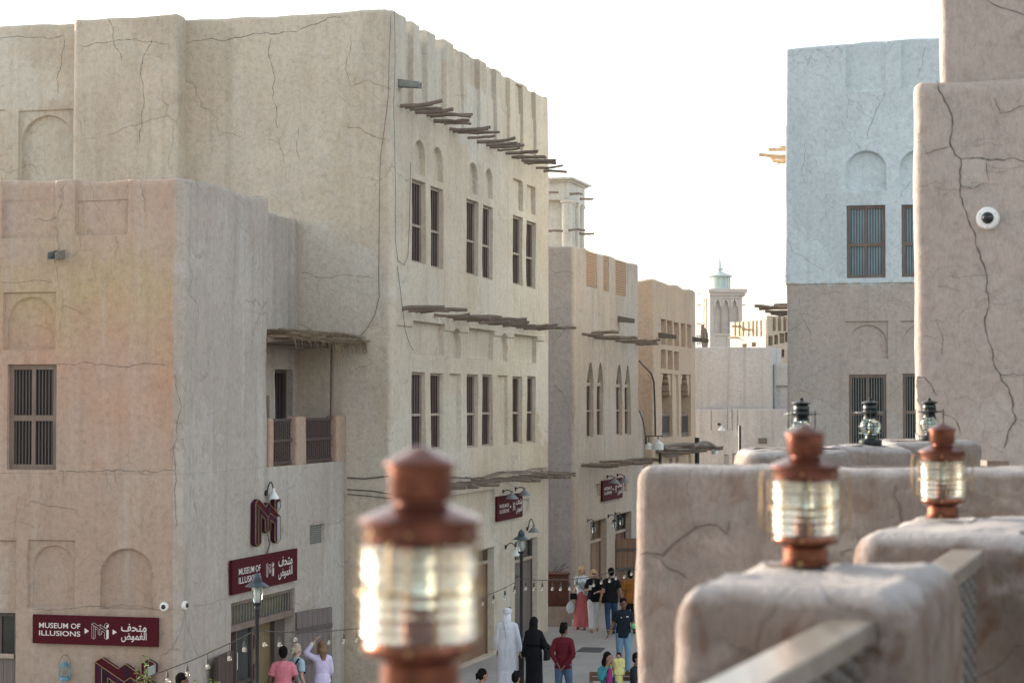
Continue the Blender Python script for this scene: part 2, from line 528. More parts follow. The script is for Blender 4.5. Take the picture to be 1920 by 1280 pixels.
# smooth pseudo-random relief used by all hand-plastered walls
_rs = np.random.RandomState(5)
_K = [(_rs.normal(size=3), _rs.uniform(0, 6.28)) for _ in range(26)]
def relief(P):
    """P (n,3) -> height about -1..1"""
    out = np.zeros(len(P))
    for i, (k, ph) in enumerate(_K):
        f = (1.1, 2.3, 4.6, 9.0)[i % 4]
        a = (1.0, 0.55, 0.28, 0.13)[i % 4]
        out += a * np.sin((P @ (k * f)) + ph + 0.6 * np.sin(P @ (_K[(i + 7) % 26][0] * f * 0.7)))
    return out / 3.2

class Face:
    """a vertical wall face: s runs left to right as seen from outside, d is depth into the wall"""
    def __init__(self, p0, p1):
        self.p0 = Vector((p0[0], p0[1]))
        self.p1 = Vector((p1[0], p1[1]))
        self.L = (self.p1 - self.p0).length
        self.u = (self.p1 - self.p0) / self.L
        self.n = Vector((self.u.y, -self.u.x))
    def pt(self, s, z, d=0.0):
        q = self.p0 + self.u * s - self.n * d
        return Vector((q.x, q.y, z))
    def px(self, px, py, d=0.0):
        r = ray(px, py)
        n = self.n
        o = self.p0 - n * d
        t = (o.x * n.x + o.y * n.y) / (r.x * n.x + r.y * n.y)
        q = Vector((r.x * t, r.y * t))
        return (q - self.p0).dot(self.u), EYE + r.z * t
    def rect(self, x0, y0, x1, y1):
        """pixels: left x, top y and bottom y read at the left edge, right x"""
        s0, zt = self.px(x0, y0)
        _, zb = self.px(x0, y1)
        s1, _ = self.px(x1, y0)
        return s0, s1, zb, zt

def wall_block(name, plan, zbase, ztop, mat, parent, feats=None, rc=0.12, rt=0.09, thick=0.35, inner=0.6, vis=None,
               step=0.09, amp=0.012, wave=0.03, kind=None, smooth=True, roof=True, seg_mats=None, lump=0.0, dome=0.0):
    """plan: ccw points; feats: {segment: [feature]}; feature = dict(k, s0, s1, z0, z1, d, ...); ztop number or fn(seg, s)"""
    feats = feats or {}
    n = len(plan)
    plan = [Vector((p[0], p[1])) for p in plan]
    segs = [Face(plan[i], plan[(i + 1) % n]) for i in range(n)]
    vis = set(range(n)) if vis is None else set(vis)
    zt = ztop if callable(ztop) else (lambda sg, s: ztop)
    e = 0.012
    # rows
    zmax = max(zt(i, s) for i in range(n) for s in (0.01, segs[i].L / 2, segs[i].L - 0.01))
    if callable(ztop):
        for i in range(n):
            for s in np.linspace(0, segs[i].L, 60):
                zmax = max(zmax, zt(i, float(s)))
    zs = set(np.round(np.arange(zbase, zmax, step), 4).tolist()) | {zbase, round(zmax, 4)}
    for i in feats:
        for f in feats[i]:
            for z in (f['z0'], f['z1']):
                zs |= {round(z - e, 4), round(z + e, 4)}
            if f['k'] == 'arch' or f['k'] == 'point':
                zsp = f['z1'] - f['rise']
                for z in np.arange(zsp, f['z1'], 0.03): zs.add(round(float(z), 4))
    zs = sorted(z for z in zs if zbase <= z <= zmax + 1e-6)
    zz = [zs[0]]
    for z in zs[1:]:
        if z - zz[-1] > 0.004: zz.append(z)
    zs = np.array(zz)
    # columns
    cols = []      # (x, y, nx, ny, seg, s, cornerindex or -1)
    for i in range(n):
        F = segs[i]
        Pv = segs[i - 1]
        cr = Pv.u.x * F.u.y - Pv.u.y * F.u.x
        r0 = rc if cr > 0.2 else 0.0
        Nx = segs[(i + 1) % n]
        cr1 = F.u.x * Nx.u.y - F.u.y * Nx.u.x
        r1 = rc if cr1 > 0.2 else 0.0
        if i in vis:
            ss = set(np.round(np.arange(0, F.L, step), 4).tolist())
            for f in feats.get(i, []):
                for s in (f['s0'], f['s1']):
                    ss |= {round(s - e, 4), round(s + e, 4)}
                if f['k'] in ('arch', 'point'):
                    for s in np.arange(f['s0'], f['s1'], 0.03): ss.add(round(float(s), 4))
            ss |= {round(x, 4) for x in (f_ for f_ in getattr(zt, 'breaks', {}).get(i, []))}
        else:
            ss = set(np.round(np.linspace(0, F.L, max(2, int(F.L / 1.0))), 4).tolist())
        ss = sorted(s for s in ss if r0 + 0.01 < s < F.L - r1 - 0.01)
        s2 = []
        for s in ss:
            if not s2 or s - s2[-1] > 0.004: s2.append(s)
        V0 = plan[i]
        if r0 > 0:        # convex corner arc belongs to the start of this segment
            m = (Pv.n + F.n) / (1 + Pv.n.dot(F.n))
            C = V0 - m * r0
            for k in range(7):
                t = k / 6
                nn = (Pv.n * (1 - t) + F.n * t).normalized()
                P = C + nn * r0
                cols.append((P.x, P.y, nn.x, nn.y, i, r0 * t, V0, m, r0))
        else:
            m = (Pv.n + F.n) / max(0.2, (1 + Pv.n.dot(F.n)))
            cols.append((V0.x, V0.y, m.x, m.y, i, 0.0, V0, m, 0.0))
        for s in s2:
            P = F.p0 + F.u * s
            cols.append((P.x, P.y, F.n.x, F.n.y, i, s, None, None, 0))
    nc, nr = len(cols), len(zs)
    cx = np.array([c[0] for c in cols]); cy = np.array([c[1] for c in cols])
    nx = np.array([c[2] for c in cols]); ny = np.array([c[3] for c in cols])
    sg = np.array([c[4] for c in cols]); cs = np.array([c[5] for c in cols])
    top = np.array([zt(c[4], c[5]) for c in cols])
    ph = sum(map(ord, name)) * 0.37
    top = top + wave * (np.sin(cx * 1.7 + cy * 1.3 + ph) * 0.5 + np.sin(cx * 4.1 - cy * 3.7 + ph) * 0.3 + np.sin(cx * 9 + cy * 8.2) * 0.15)
    Z = np.tile(zs[:, None], (1, nc))
    tt = top - rt
    span = 0.30
    hi = Z > (tt[None, :] - span)
    zm = zmax - rt
    base_hi = np.minimum(tt, zm) - span
    # stretch the last rows to the wavy top
    Zc = np.minimum(Z, tt[None, :])
    last = Zc.copy()
    last[-1, :] = tt
    if not callable(ztop):
        k = Z > zmax - 0.45
        last = np.where(k, (zmax - 0.45) + (Z - (zmax - 0.45)) / 0.45 * (tt[None, :] - (zmax - 0.45)), Z)
    Z = last
    D = np.zeros((nr, nc))
    for i in feats:
        csel = np.where(sg == i)[0]
        if not len(csel): continue
        S = cs[csel][None, :]
        ZZ = Z[:, csel]
        for f in feats[i]:
            s0, s1, z0, z1, d = f['s0'], f['s1'], f['z0'], f['z1'], f['d']
            if f['k'] == 'rect':
                g = np.clip(np.minimum(np.minimum((S - s0) / e, (s1 - S) / e), np.minimum((ZZ - z0) / e, (z1 - ZZ) / e)) * 0.5 + 0.5, 0, 1)
                if 'taper' in f:
                    g = g * np.clip((z1 - ZZ) / f['taper'], 0, 1)
            else:
                rise = f['rise']; zsp = z1 - rise; c = (s0 + s1) / 2; a = (s1 - s0) / 2
                if f['k'] == 'arch':
                    q = np.sqrt(((S - c) / a) ** 2 + (np.maximum(ZZ - zsp, 0) / rise) ** 2)
                else:
                    w_ = np.clip(1 - np.maximum(ZZ - zsp, 0) / rise, 0, 1) ** 0.55
                    q = np.abs(S - c) / (a * np.maximum(w_, 1e-3))
                g = np.clip(np.minimum((1 - q) * a / 0.03, (ZZ - z0) / e) * 0.9 + 0.4, 0, 1)
            cur = D[:, csel]
            D[:, csel] = np.where(g > 0, np.maximum(cur, d * g) if d > 0 else np.where(cur > 0, cur, np.minimum(cur, d * g)), cur) if 'add' not in f else cur + d * g
    P = np.zeros((nr, nc, 3))
    P[:, :, 0] = cx[None, :]; P[:, :, 1] = cy[None, :]; P[:, :, 2] = Z
    H = relief(P.reshape(-1, 3)).reshape(nr, nc) * amp - D
    if lump:
        H = H + relief(P.reshape(-1, 3) * 4.0 + 3.3).reshape(nr, nc) * lump
    P[:, :, 0] += nx[None, :] * H; P[:, :, 1] += ny[None, :] * H
    allp = [P.reshape(-1, 3)]
    # top roll-over and parapet
    def inset(d, z):
        q = np.zeros((nc, 3))
        for j, c in enumerate(cols):
            if c[6] is not None:
                C = c[6] - c[7] * max(d, c[8])
                k = max(c[8] - d, 0)
                q[j, 0] = C.x + c[2] * k; q[j, 1] = C.y + c[3] * k
            else:
                q[j, 0] = c[0] - c[2] * d; q[j, 1] = c[1] - c[3] * d
        q[:, 2] = z
        hh = H[-1, :]
        fade = max(0.0, 1 - d / 0.3)
        q[:, 0] += nx * hh * fade; q[:, 1] += ny * hh * fade
        return q
    rings = []
    for k in (1, 2, 3, 4):
        a = k / 4 * PI / 2
        rings.append(inset(rt * (1 - math.cos(a)), tt + rt * math.sin(a)))
    if thick:
        rings.append(inset(thick - rt, tt + rt))
        rings.append(inset(thick, tt))
        if inner: rings.append(inset(thick, np.full(nc, float(top.min()) - inner)))
    if dome:
        for dd in np.linspace(rt, dome, 7)[1:]:
            q = inset(float(dd), tt + rt)
            q[:, 2] += relief(q * 4.0) * 0.014 - 0.010 + 0.012 * float(dd) / dome
            rings.append(q)
        q = rings[-1].copy()
        q[:] = q.mean(axis=0)[None, :]
        rings.append(q)
        roof = False
    allp += rings
    A = np.concatenate(allp)
    tot = nr + len(rings)
    ii = np.arange(tot - 1)[:, None]; jj = np.arange(nc)[None, :]
    a = ii * nc + jj; b = ii * nc + (jj + 1) % nc
    Q = np.stack([a, b, b + nc, a + nc], -1).reshape(-1, 4)
    me = bpy.data.meshes.new(name)
    off = wl(parent)
    A = A - np.array([off.x, off.y, off.z])
    nv, nq = len(A), len(Q)
    cap = 1 if roof else 0
    me.vertices.add(nv); me.vertices.foreach_set('co', A.ravel())
    me.loops.add(nq * 4 + cap * nc)
    lv = Q.ravel()
    if cap: lv = np.concatenate([lv, np.arange((tot - 1) * nc, tot * nc)])
    me.loops.foreach_set('vertex_index', lv.astype(np.int32))
    me.polygons.add(nq + cap)
    ls = np.arange(nq) * 4
    if cap: ls = np.concatenate([ls, [nq * 4]])
    me.polygons.foreach_set('loop_start', ls.astype(np.int32))
    me.materials.append(M[mat])
    if seg_mats:
        mi = np.zeros((tot - 1, nc), dtype=np.int32)
        for k_, (sg_, mt_) in enumerate(seg_mats.items()):
            me.materials.append(M[mt_])
            mi[:, sg == sg_] = k_ + 1
        mi = mi.ravel()
        if cap: mi = np.concatenate([mi, [0]])
        me.polygons.foreach_set('material_index', mi.astype(np.int32))
    me.update(calc_edges=True)
    me.validate()
    if smooth:
        me.polygons.foreach_set('use_smooth', [True] * len(me.polygons))
        me.set_sharp_from_angle(angle=R(50))
    o = bpy.data.objects.new(name, me)
    link(o, parent)
    WL[o.name] = off
    if kind: o['kind'] = kind
    return o, segs

# ------------------------------------------------------------------ ground
gr = MB().add([(-400, -60, 0), (400, -60, 0), (400, 700, 0), (-400, 700, 0)], [(0, 1, 2, 3)])
t = NT('pale_paving')
v = t.coord()
c = t.mix(t.mr(t.noise(v, 0.5, 6), 0.35, 0.65), (0.30, 0.28, 0.265), (0.37, 0.35, 0.33))
c = t.mix(t.mr(t.noise(v, 3.0, 8, 0.7), 0.5, 0.75, 0, 0.5), c, (0.22, 0.205, 0.19))
c = t.mix(0.5, c, t.ramp(t.noise(v, 30, 4), [(0.3, 0.8), (0.7, 1.12)]), 'MULTIPLY')
br = t.n('ShaderNodeTexBrick')
t.l(t.mapping(v, rot=(0, 0, R(14.8))), br.inputs['Vector'])
br.inputs['Scale'].default_value = 1.0
br.inputs['Mortar Size'].default_value = 0.006
br.inputs['Brick Width'].default_value = 2.4
br.inputs['Row Height'].default_value = 2.4
br.offset = 0.0
c = t.mix(t.math('MULTIPLY', br.outputs['Fac'], 0.55), c, (0.13, 0.12, 0.11))
M['ground'] = t.fin(c, 0.75, t.bump(t.noise(v, 12, 6), 0.3, 0.01), spec=0.3)
tag(gr.build('street_paving', 'ground'), kind='structure')

def fe(k, r, d, rise=None, **kw):
    f = dict(k=k, s0=r[0], s1=r[1], z0=r[2], z1=r[3], d=d)
    if k in ('arch', 'point'):
        f['rise'] = rise if rise else (r[1] - r[0]) / 2
    f.update(kw)
    return f

UNIT = None
def unit_box():
    global UNIT
    if UNIT is None:
        o = MB().box((-0.5, -0.5, -0.5), (0.5, 0.5, 0.5))
        me = bpy.data.meshes.new('bar')
        me.from_pydata(o.v, [], o.f)
        UNIT = {}
        UNIT['me'] = me
    return UNIT

def piece(F, parent, name, mat, s0, s1, z0, z1, d0, d1):
    """one small box-shaped piece on a wall face, sharing mesh data with its like"""
    U_ = unit_box()
    key = mat
    if key not in U_:
        me = U_['me'].copy(); me.name = name
        me.materials.append(M[mat]); U_[key] = me
    o = bpy.data.objects.new(name, U_[key])
    link(o, parent)
    c = F.pt((s0 + s1) / 2, (z0 + z1) / 2, (d0 + d1) / 2) - wl(parent)
    o.location = c
    o.rotation_euler = (0, 0, math.atan2(F.u.y, F.u.x))
    o.scale = (abs(s1 - s0), abs(d1 - d0), abs(z1 - z0))
    return o

def window(F, parent, r, d=0.11, fr=0.05, bars=6, rows=(0.5,), mullion=False, frame='frame_pale', pane='pane', bar='bar', label=None, backing=None, barw=0.022):
    s0, s1, z0, z1 = r
    m = MB()
    a, b = d - 0.03, d + 0.045
    m.fbox(F, s0 - 0.01, s0 + fr, z0 - 0.01, z1 + 0.01, a, b)
    m.fbox(F, s1 - fr, s1 + 0.01, z0 - 0.01, z1 + 0.01, a, b)
    m.fbox(F, s0 + fr, s1 - fr, z1 - fr, z1 + 0.01, a + 0.003, b)
    m.fbox(F, s0 + fr, s1 - fr, z0 - 0.01, z0 + fr, a + 0.003, b)
    for q in rows:
        zc = z0 + (z1 - z0) * q
        m.fbox(F, s0 + fr, s1 - fr, zc - fr * 0.6, zc + fr * 0.6, a + 0.004, b)
    if mullion:
        c = (s0 + s1) / 2
        m.fbox(F, c - fr * 0.45, c + fr * 0.45, z0 + fr, z1 - fr, a + 0.007, b)
    w = m.build('window', frame, parent)
    if label: w['label'] = label
    zr = [z0 + fr] + [z0 + (z1 - z0) * q for q in rows] + [z1 - fr]
    sr = [s0 + fr, (s0 + s1) / 2, s1 - fr] if mullion else [s0 + fr, s1 - fr]
    for i in range(len(zr) - 1):
        for j in range(len(sr) - 1):
            piece(F, w, 'pane', pane if pane != 'shutter' or RND.random() < 0.7 else 'frame_dark', sr[j], sr[j + 1], zr[i], zr[i + 1], d + 0.022, d + 0.034)
    if bars:
        for j in range(len(sr) - 1):
            nb = max(1, bars // (len(sr) - 1))
            for k in range(nb):
                sc = sr[j] + (sr[j + 1] - sr[j]) * (k + 0.5) / nb
                piece(F, w, 'bar', bar, sc - barw / 2, sc + barw / 2, z0 + fr, z1 - fr, d - 0.004, d + 0.016)
    return w

def worn_patch(F, parent, pix, mat, seed, amp=0.012, lump=0.0, d=0.0):
    """an area where the top coat fell off: ragged thin flake of another mud, filled in flush"""
    rr = random.Random(seed)
    P = [F.px(x, y) for x, y in pix]
    for _ in range(3):
        Q = []
        for a, b in zip(P, P[1:] + P[:1]):
            L = math.hypot(b[0] - a[0], b[1] - a[1])
            Q += [a, ((a[0] + b[0]) / 2 + rr.uniform(-1, 1) * L * 0.09, (a[1] + b[1]) / 2 + rr.uniform(-1, 1) * L * 0.09)]
        P = Q
    c = (sum(p[0] for p in P) / len(P), sum(p[1] for p in P) / len(P))
    vs, fs, n = [], [], len(P)
    for k in range(9):
        t_ = 1 - k / 8
        for p in P:
            s_, z_ = c[0] + (p[0] - c[0]) * t_, c[1] + (p[1] - c[1]) * t_
            q = F.pt(s_, z_); qa = np.array([[q.x, q.y, q.z]])
            h = relief(qa)[0] * amp + (relief(qa * 4.0 + 3.3)[0] * lump if lump else 0)
            vs.append(F.pt(s_, z_, -h - (0.003 if k else 0.0) + d))
    for k in range(8):
        for j in range(n):
            fs.append((k * n + j, k * n + (j + 1) % n, (k + 1) * n + (j + 1) % n, (k + 1) * n + j))
    return MB().add(vs, fs).build('plaster_patch', mat, parent, smooth=True, angle=None)

def pole_mesh(p, q, r, seed):
    rr = random.Random(seed)
    p, q = Vector(p), Vector(q)
    n = 7
    d = (q - p)
    sx = Vector((rr.uniform(-1, 1), rr.uniform(-1, 1), rr.uniform(-1, 1))) * 0.045 * d.length
    pts, rad = [], []
    for i in range(n):
        t = i / (n - 1)
        pts.append(p + d * t + sx * math.sin(t * PI) + Vector((rr.uniform(-1, 1), rr.uniform(-1, 1), rr.uniform(-1, 1))) * 0.010)
        rad.append(r * (1 - 0.18 * t) * rr.uniform(0.86, 1.12))
    return pts, rad

def pole_row(F, parent, a, b, n, length=1.0, rad=0.045, mat='pole', seed=0, sag=0.0, droop=0.02, cluster=True, slant=0.0, inside=0.15):
    """a row of roof poles sticking out of the wall from pixel a to pixel b"""
    rr = random.Random(seed)
    s0, z0 = F.px(*a); s1, z1 = F.px(*b)
    x = 0.0
    xs = []
    while len(xs) < n:
        xs.append(x)
        x += rr.choice([0.6, 0.7, 0.8, 1.7]) if cluster else rr.uniform(0.8, 1.2)
    k = xs[-1]
    for i, x in enumerate(xs):
        t = x / k
        s = s0 + (s1 - s0) * t
        z = z0 + (z1 - z0) * t + rr.uniform(-0.035, 0.035)
        L = length * rr.uniform(0.66, 1.14)
        p = F.pt(s, z, inside)
        q = F.pt(s + rr.uniform(-0.07, 0.07) + slant * L, z + rr.uniform(-0.04, 0.08) - droop, -L)
        pts, ra = pole_mesh(p, q, rad * rr.uniform(0.75, 1.2), seed * 100 + i)
        MB().tube(pts, ra, 7).build('roof_pole', mat, parent, smooth=True, angle=50)

def crack(F, parent, pix, w=0.014, seed=1, jit=0.05, amp=0.012, d=0.0, lump=0.0):
    rr = random.Random(seed)
    P = [F.px(x, y) for x, y in pix]
    for _ in range(4):
        Q = [P[0]]
        for a, b in zip(P, P[1:]):
            L = math.hypot(b[0] - a[0], b[1] - a[1])
            if L < 0.05:
                Q.append(b); continue
            j = L * jit * 2.2
            Q.append(((a[0] + b[0]) / 2 + rr.uniform(-j, j), (a[1] + b[1]) / 2 + rr.uniform(-j, j)))
            Q.append(b)
        P = Q
    vs, fs = [], []
    for i, p in enumerate(P):
        a = P[max(0, i - 1)]; b = P[min(len(P) - 1, i + 1)]
        t = Vector((b[0] - a[0], b[1] - a[1]))
        t = t.normalized() if t.length > 0 else Vector((0, 1))
        nrm = Vector((-t.y, t.x))
        k = w * 0.62 * rr.uniform(0.35, 1.25) * (0.35 if i in (0, len(P) - 1) else 1)
        for sgn in (-0.5, 0.5):
            s, z = p[0] + nrm.x * k * sgn, p[1] + nrm.y * k * sgn
            q = F.pt(s, z)
            qa = np.array([[q.x, q.y, q.z]])
            h = relief(qa)[0] * amp + (relief(qa * 4.0 + 3.3)[0] * lump + 0.002 if lump else 0)
            vs.append(F.pt(s, z, -h - 0.004 + d))
        if i:
            j = 2 * i
            fs.append((j - 2, j - 1, j + 1, j))
    m = MB().add(vs, fs)
    return m.build('crack', 'crack', parent)

# ------------------------------------------------------------------ main pale building (three storeys)
C0 = Vector((-2.56, 45.6))
LM = 14.04
FLm = Face(C0 - E * 14, C0)
FR = Face(C0, C0 + U * LM)
pB = 0.5
sa = FLm.px(135, 200, -pB)[0]
sb = FLm.px(331, 200, -pB)[0]
q = lambda F, s, d: F.p0 + F.u * s - F.n * d
plan = [FLm.p0, q(FLm, sa, 0), q(FLm, sa, -pB), q(FLm, sb, -pB), q(FLm, sb, 0), C0, C0 + U * LM, C0 + U * LM - E * 14]
main = thing('sand_building', 'tall pale sand plaster building on the left with three pairs of tall windows per storey', 'building', (C0.x, C0.y, 0))
S0 = Face(plan[0], plan[1]); S2 = Face(plan[2], plan[3]); S4 = Face(plan[4], plan[5])
z_l = S0.px(60, 46)[1]; z_b = S2.px(230, 31)[1]
z_r0 = S4.px(360, 38)[1]; z_r1 = S4.px(700, 17)[1]; z_c = FR.px(760, 33)[1]
strips = [(767, 775), (790, 801), (825, 837), (854, 870), (887, 899), (917, 930), (942, 956), (971, 981), (995, 1005)]
niches = []
pr = 750
for i, (a, b) in enumerate(strips):
    x0 = pr + 0.42 * (b - pr)
    yt = [40, 48, 66, 90, 116, 136, 152, 168, 180][i]
    yb = 186 + 0.462 * (x0 - 746)
    niches.append((x0, yt - 14, b, yb))
    pr = b
nr = [FR.rect(*r) for r in niches]
def zt_main(sg, s):
    if sg in (0, 1): return z_l
    if sg in (2, 3): return z_b
    if sg == 4: return z_r0 + (z_r1 - z_r0) * min(1, s / S4.L)
    if sg == 5:
        for i, r in enumerate(nr[:4]):
            if r[0] < s < r[1] + (0.0 if i < 3 else -0.35): return z_c - 0.24
        return z_c + 0.02
    return z_r1
zt_main.breaks = {5: [x + dd for r in nr[:4] for x in (r[0], r[1]) for dd in (-0.01, 0.01)]}
ftR = []
for i, r in enumerate(nr):
    z1 = r[3] if i > 3 else 20
    ftR.append(fe('rect', (r[0], r[1], r[2], z1), 0.075 if i > 2 else 0.11))
    if i > 3:   # deeper pocket under the coping
        ftR.append(fe('rect', (r[0] + (r[1] - r[0]) * 0.30, r[1], r[3] - 0.75, z1), 0.11))
Wn = {}
def zp(F, x0, yt, x1, yb): return F.rect(x0, yt, x1, yb)
upper = [zp(FR, 772.3, 336, 798, 490), zp(FR, 808, 349.5, 831, 500), zp(FR, 875, 373, 896.5, 513), zp(FR, 905.5, 384.5, 924, 521), zp(FR, 962.3, 403.5, 980.5, 532), zp(FR, 988, 414, 1004.5, 538)]
lower = [zp(FR, 772.5, 698, 798.5, 846), zp(FR, 808, 700, 832, 843), zp(FR, 875.5, 702, 896.5, 839.5), zp(FR, 905, 702, 925, 837), zp(FR, 962, 706, 979, 832), zp(FR, 987.5, 706, 1004.5, 830)]
for r in upper + lower:
    ftR.append(fe('rect', r, 0.17))
for r in [zp(FR, 776, 260, 797.5, 323), zp(FR, 811, 273, 832, 335), zp(FR, 878.5, 302, 896, 360), zp(FR, 909, 314.5, 925, 369),
          zp(FR, 844, 616, 864, 670), zp(FR, 936.5, 625, 953, 676)]:
    ftR.append(fe('arch', r, 0.12))
for r in [zp(FR, 962.5, 334, 980.5, 390), zp(FR, 988, 346, 1003.5, 398), zp(FR, 772, 602, 832, 662), zp(FR, 876, 616, 925, 671), zp(FR, 962, 627, 1005, 678)]:
    ftR.append(fe('rect', r, 0.11))
for r in [zp(FR, 843, 701, 864.5, 843), zp(FR, 935, 704, 953, 835)]:
    ftR.append(fe('rect', r, 0.09))
# ground floor
rD1 = zp(FR, 846, 1013, 927.5, 1250); rD1 = (rD1[0], FR.px(927.5, 1020)[0], 0.02, FR.px(927.5, 1026)[1])
rD2 = (FR.px(965, 1000)[0], FR.px(1007.5, 1000)[0], 0.02, FR.px(1007.5, 1006)[1])
rN1 = (FR.px(846, 900)[0], FR.px(927.5, 900)[0], FR.px(927.5, 1001)[1], FR.px(927.5, 917)[1])
rN2 = (FR.px(978, 935)[0], FR.px(993, 935)[0], FR.px(993, 957)[1], FR.px(993, 934)[1])
ftR += [fe('rect', rD1, 0.30), fe('rect', rD2, 0.27), fe('rect', rN1, 0.09), fe('rect', rN2, 0.09)]
# plaster ledge below the lower windows
ftR.append(fe('rect', (0.25, FR.px(1020, 800)[0], FR.px(760, 612)[1], FR.px(760, 598)[1]), -0.035))
ftL0 = [fe('arch', S0.rect(39, 218, 138, 345), 0.13), fe('rect', S0.rect(35, 209, 138, 345), 0.05), fe('arch', S0.rect(-60, 218, 6, 345), 0.13), fe('rect', S0.rect(-66, 209, 9, 345), 0.05)]
wall, _ = wall_block('wall', plan, 0.0, zt_main, 'main', main, feats={0: ftL0, 5: ftR}, vis=[0, 2, 3, 4, 5], rc=0.13, rt=0.07, thick=0.4, roof=False)
rp = [FLm.p0 + U * 0.3 + E * 0.3, C0 + U * 0.3 - E * 0.3, C0 + U * (LM - 0.3) - E * 0.3, FLm.p0 + U * (LM - 0.3) + E * 0.3]
MB().hexa([(p.x, p.y, 13.3) for p in rp] + [(p.x, p.y, 13.5) for p in rp]).build('roof', 'main', main)
for i, r in enumerate(upper + lower):
    window(FR, main, r, d=0.12, fr=0.045, bars=5, rows=(0.46,), frame='frame_pale', pane='shutter', bar='bar')
pole_row(FR, main, (750, 197), (1019, 320), 27, 0.92, 0.043, seed=3, cluster=True, slant=-0.02)
pole_row(FR, main, (755, 580), (1008, 617), 24, 0.98, 0.046, seed=4)
pole_row(FR, main, (760, 917), (1031, 887), 36, 0.88, 0.043, seed=5)
# thin bent sticks lying across the lowest row
rr = random.Random(8)
s0_, z0_ = FR.px(790, 905); s1_, z1_ = FR.px(1030, 880)
for k in range(5):
    pts = []
    a_, b_ = (0.05 * k, 1.0 - 0.07 * k)
    for i in range(12):
        t_ = a_ + (b_ - a_) * i / 11
        pts.append(FR.pt(s0_ + (s1_ - s0_) * t_, z0_ + (z1_ - z0_) * t_ + 0.02 + 0.05 * math.sin(i * 1.1 + k) + 0.02 * k, -0.12 - 0.13 * k))
    MB().tube(pts, 0.014, 5).build('bent_stick', 'pole', main, smooth=True)

def spout(F, parent, px, py, L=0.5, w=0.14, mat='metal_grey'):
    s, z = F.px(px, py)
    m = MB()
    p = F.pt(s, z, 0.1)
    u = V3(F.u); n = V3(F.n)
    zz = Vector((0, 0, 1))
    a = p - u * w / 2; b = p + u * w / 2
    o = n * (L + 0.1)
    th = 0.012
    m.hexa([a, b, b + o - zz * 0.05, a + o - zz * 0.05, a + zz * th, b + zz * th, b + o + zz * (th - 0.05), a + o + zz * (th - 0.05)])
    m.hexa([a, a + u * th, a + u * th + o - zz * 0.05, a + o - zz * 0.05, a + zz * w, a + u * th + zz * w, a + u * th + o + zz * w * 0.45, a + o + zz * w * 0.45])
    m.hexa([b - u * th, b, b + o - zz * 0.05, b - u * th + o - zz * 0.05, b - u * th + zz * w, b + zz * w, b + o + zz * w * 0.45, b - u * th + o + zz * w * 0.45])
    return m.build('rain_spout', mat, parent)
spout(FR, main, 747, 163, 0.5, 0.18)

def door(F, parent, r, d=0.2, transom=0.2, planks=5, mat='door', pane='pane', leaf_name='door', handle=True, bars=0):
    s0, s1, z0, z1 = r
    zt = z1 - (z1 - z0) * transom
    fr = MB()
    fr.fbox(F, s0 - 0.02, s0 + 0.06, z0, z1 + 0.01, d - 0.04, d + 0.05)
    fr.fbox(F, s1 - 0.06, s1 + 0.02, z0, z1 + 0.01, d - 0.04, d + 0.05)
    fr.fbox(F, s0 + 0.06, s1 - 0.06, z1 - 0.06, z1 + 0.01, d - 0.035, d + 0.05)
    fo = fr.build('door_frame', 'frame_dark' if mat == 'door' else mat, parent)
    piece(F, fo, 'lintel_rail', 'frame_pale', s0 + 0.06, s1 - 0.06, zt - 0.05, zt + 0.03, d - 0.06, d + 0.05)
    piece(F, fo, 'pane', pane, s0 + 0.06, s1 - 0.06, zt + 0.03, z1 - 0.06, d + 0.02, d + 0.035)
    for q_ in (0.33, 0.66):
        c_ = s0 + (s1 - s0) * q_
        piece(F, fo, 'mullion', 'frame_dark', c_ - 0.025, c_ + 0.025, zt + 0.03, z1 - 0.06, d - 0.01, d + 0.018)
    dl = MB()
    dl.fbox(F, s0 + 0.062, s1 - 0.062, z0, zt - 0.052, d + 0.03, d + 0.045)
    lf = dl.build(leaf_name, mat, parent)
    w = (s1 - s0 - 0.124) / planks
    for k in range(planks):
        a_ = s0 + 0.062 + k * w
        piece(F, lf, 'plank', mat, a_ + 0.006, a_ + w - 0.006, z0 + 0.01, zt - 0.06, d - 0.008 * (k % 2), d + 0.03)
    for zz in (0.2, 0.8):
        zc = z0 + (zt - z0) * zz
        piece(F, lf, 'iron_strap', 'iron', s0 + 0.08, s0 + 0.45 * (s1 - s0), zc - 0.025, zc + 0.025, d - 0.022, d - 0.008)
    if handle:
        c_ = s0 + (s1 - s0) * 0.52
        piece(F, lf, 'handle', 'iron', c_ - 0.02, c_ + 0.02, 0.98, 1.14, d - 0.06, d - 0.02)
    return lf
door(FR, main, rD1, d=0.22, transom=0.13, planks=9, mat='door_warm')
door(FR, main, rD2, d=0.18, transom=0.2, planks=8, mat='door')

# cracks drawn in the plaster of the left face
for k, (pts, w) in enumerate([
    ([(345, 82), (372, 76), (420, 78), (470, 66), (520, 64), (590, 46), (640, 32)], 0.016),
    ([(508, 70), (506, 110), (515, 150), (510, 185), (520, 240)], 0.012),
    ([(655, 64), (650, 110), (655, 160), (690, 150), (735, 168)], 0.010),
    ([(650, 238), (690, 250), (725, 262)], 0.010),
    ([(560, 240), (556, 280), (562, 300)], 0.009),
    ([(565, 512), (600, 520), (640, 516), (700, 522)], 0.010)]):
    crack(S4, main, pts, w * 1.35, seed=20 + k)
for k, (pts, w) in enumerate([
    ([(200, 28), (212, 60), (222, 95), (228, 115)], 0.012),
    ([(285, 75), (268, 110), (266, 150), (270, 200), (262, 270)], 0.014),
    ([(150, 85), (180, 80), (222, 75), (285, 78), (318, 82)], 0.012)]):
    crack(S2, main, pts, w * 1.35, seed=40 + k)
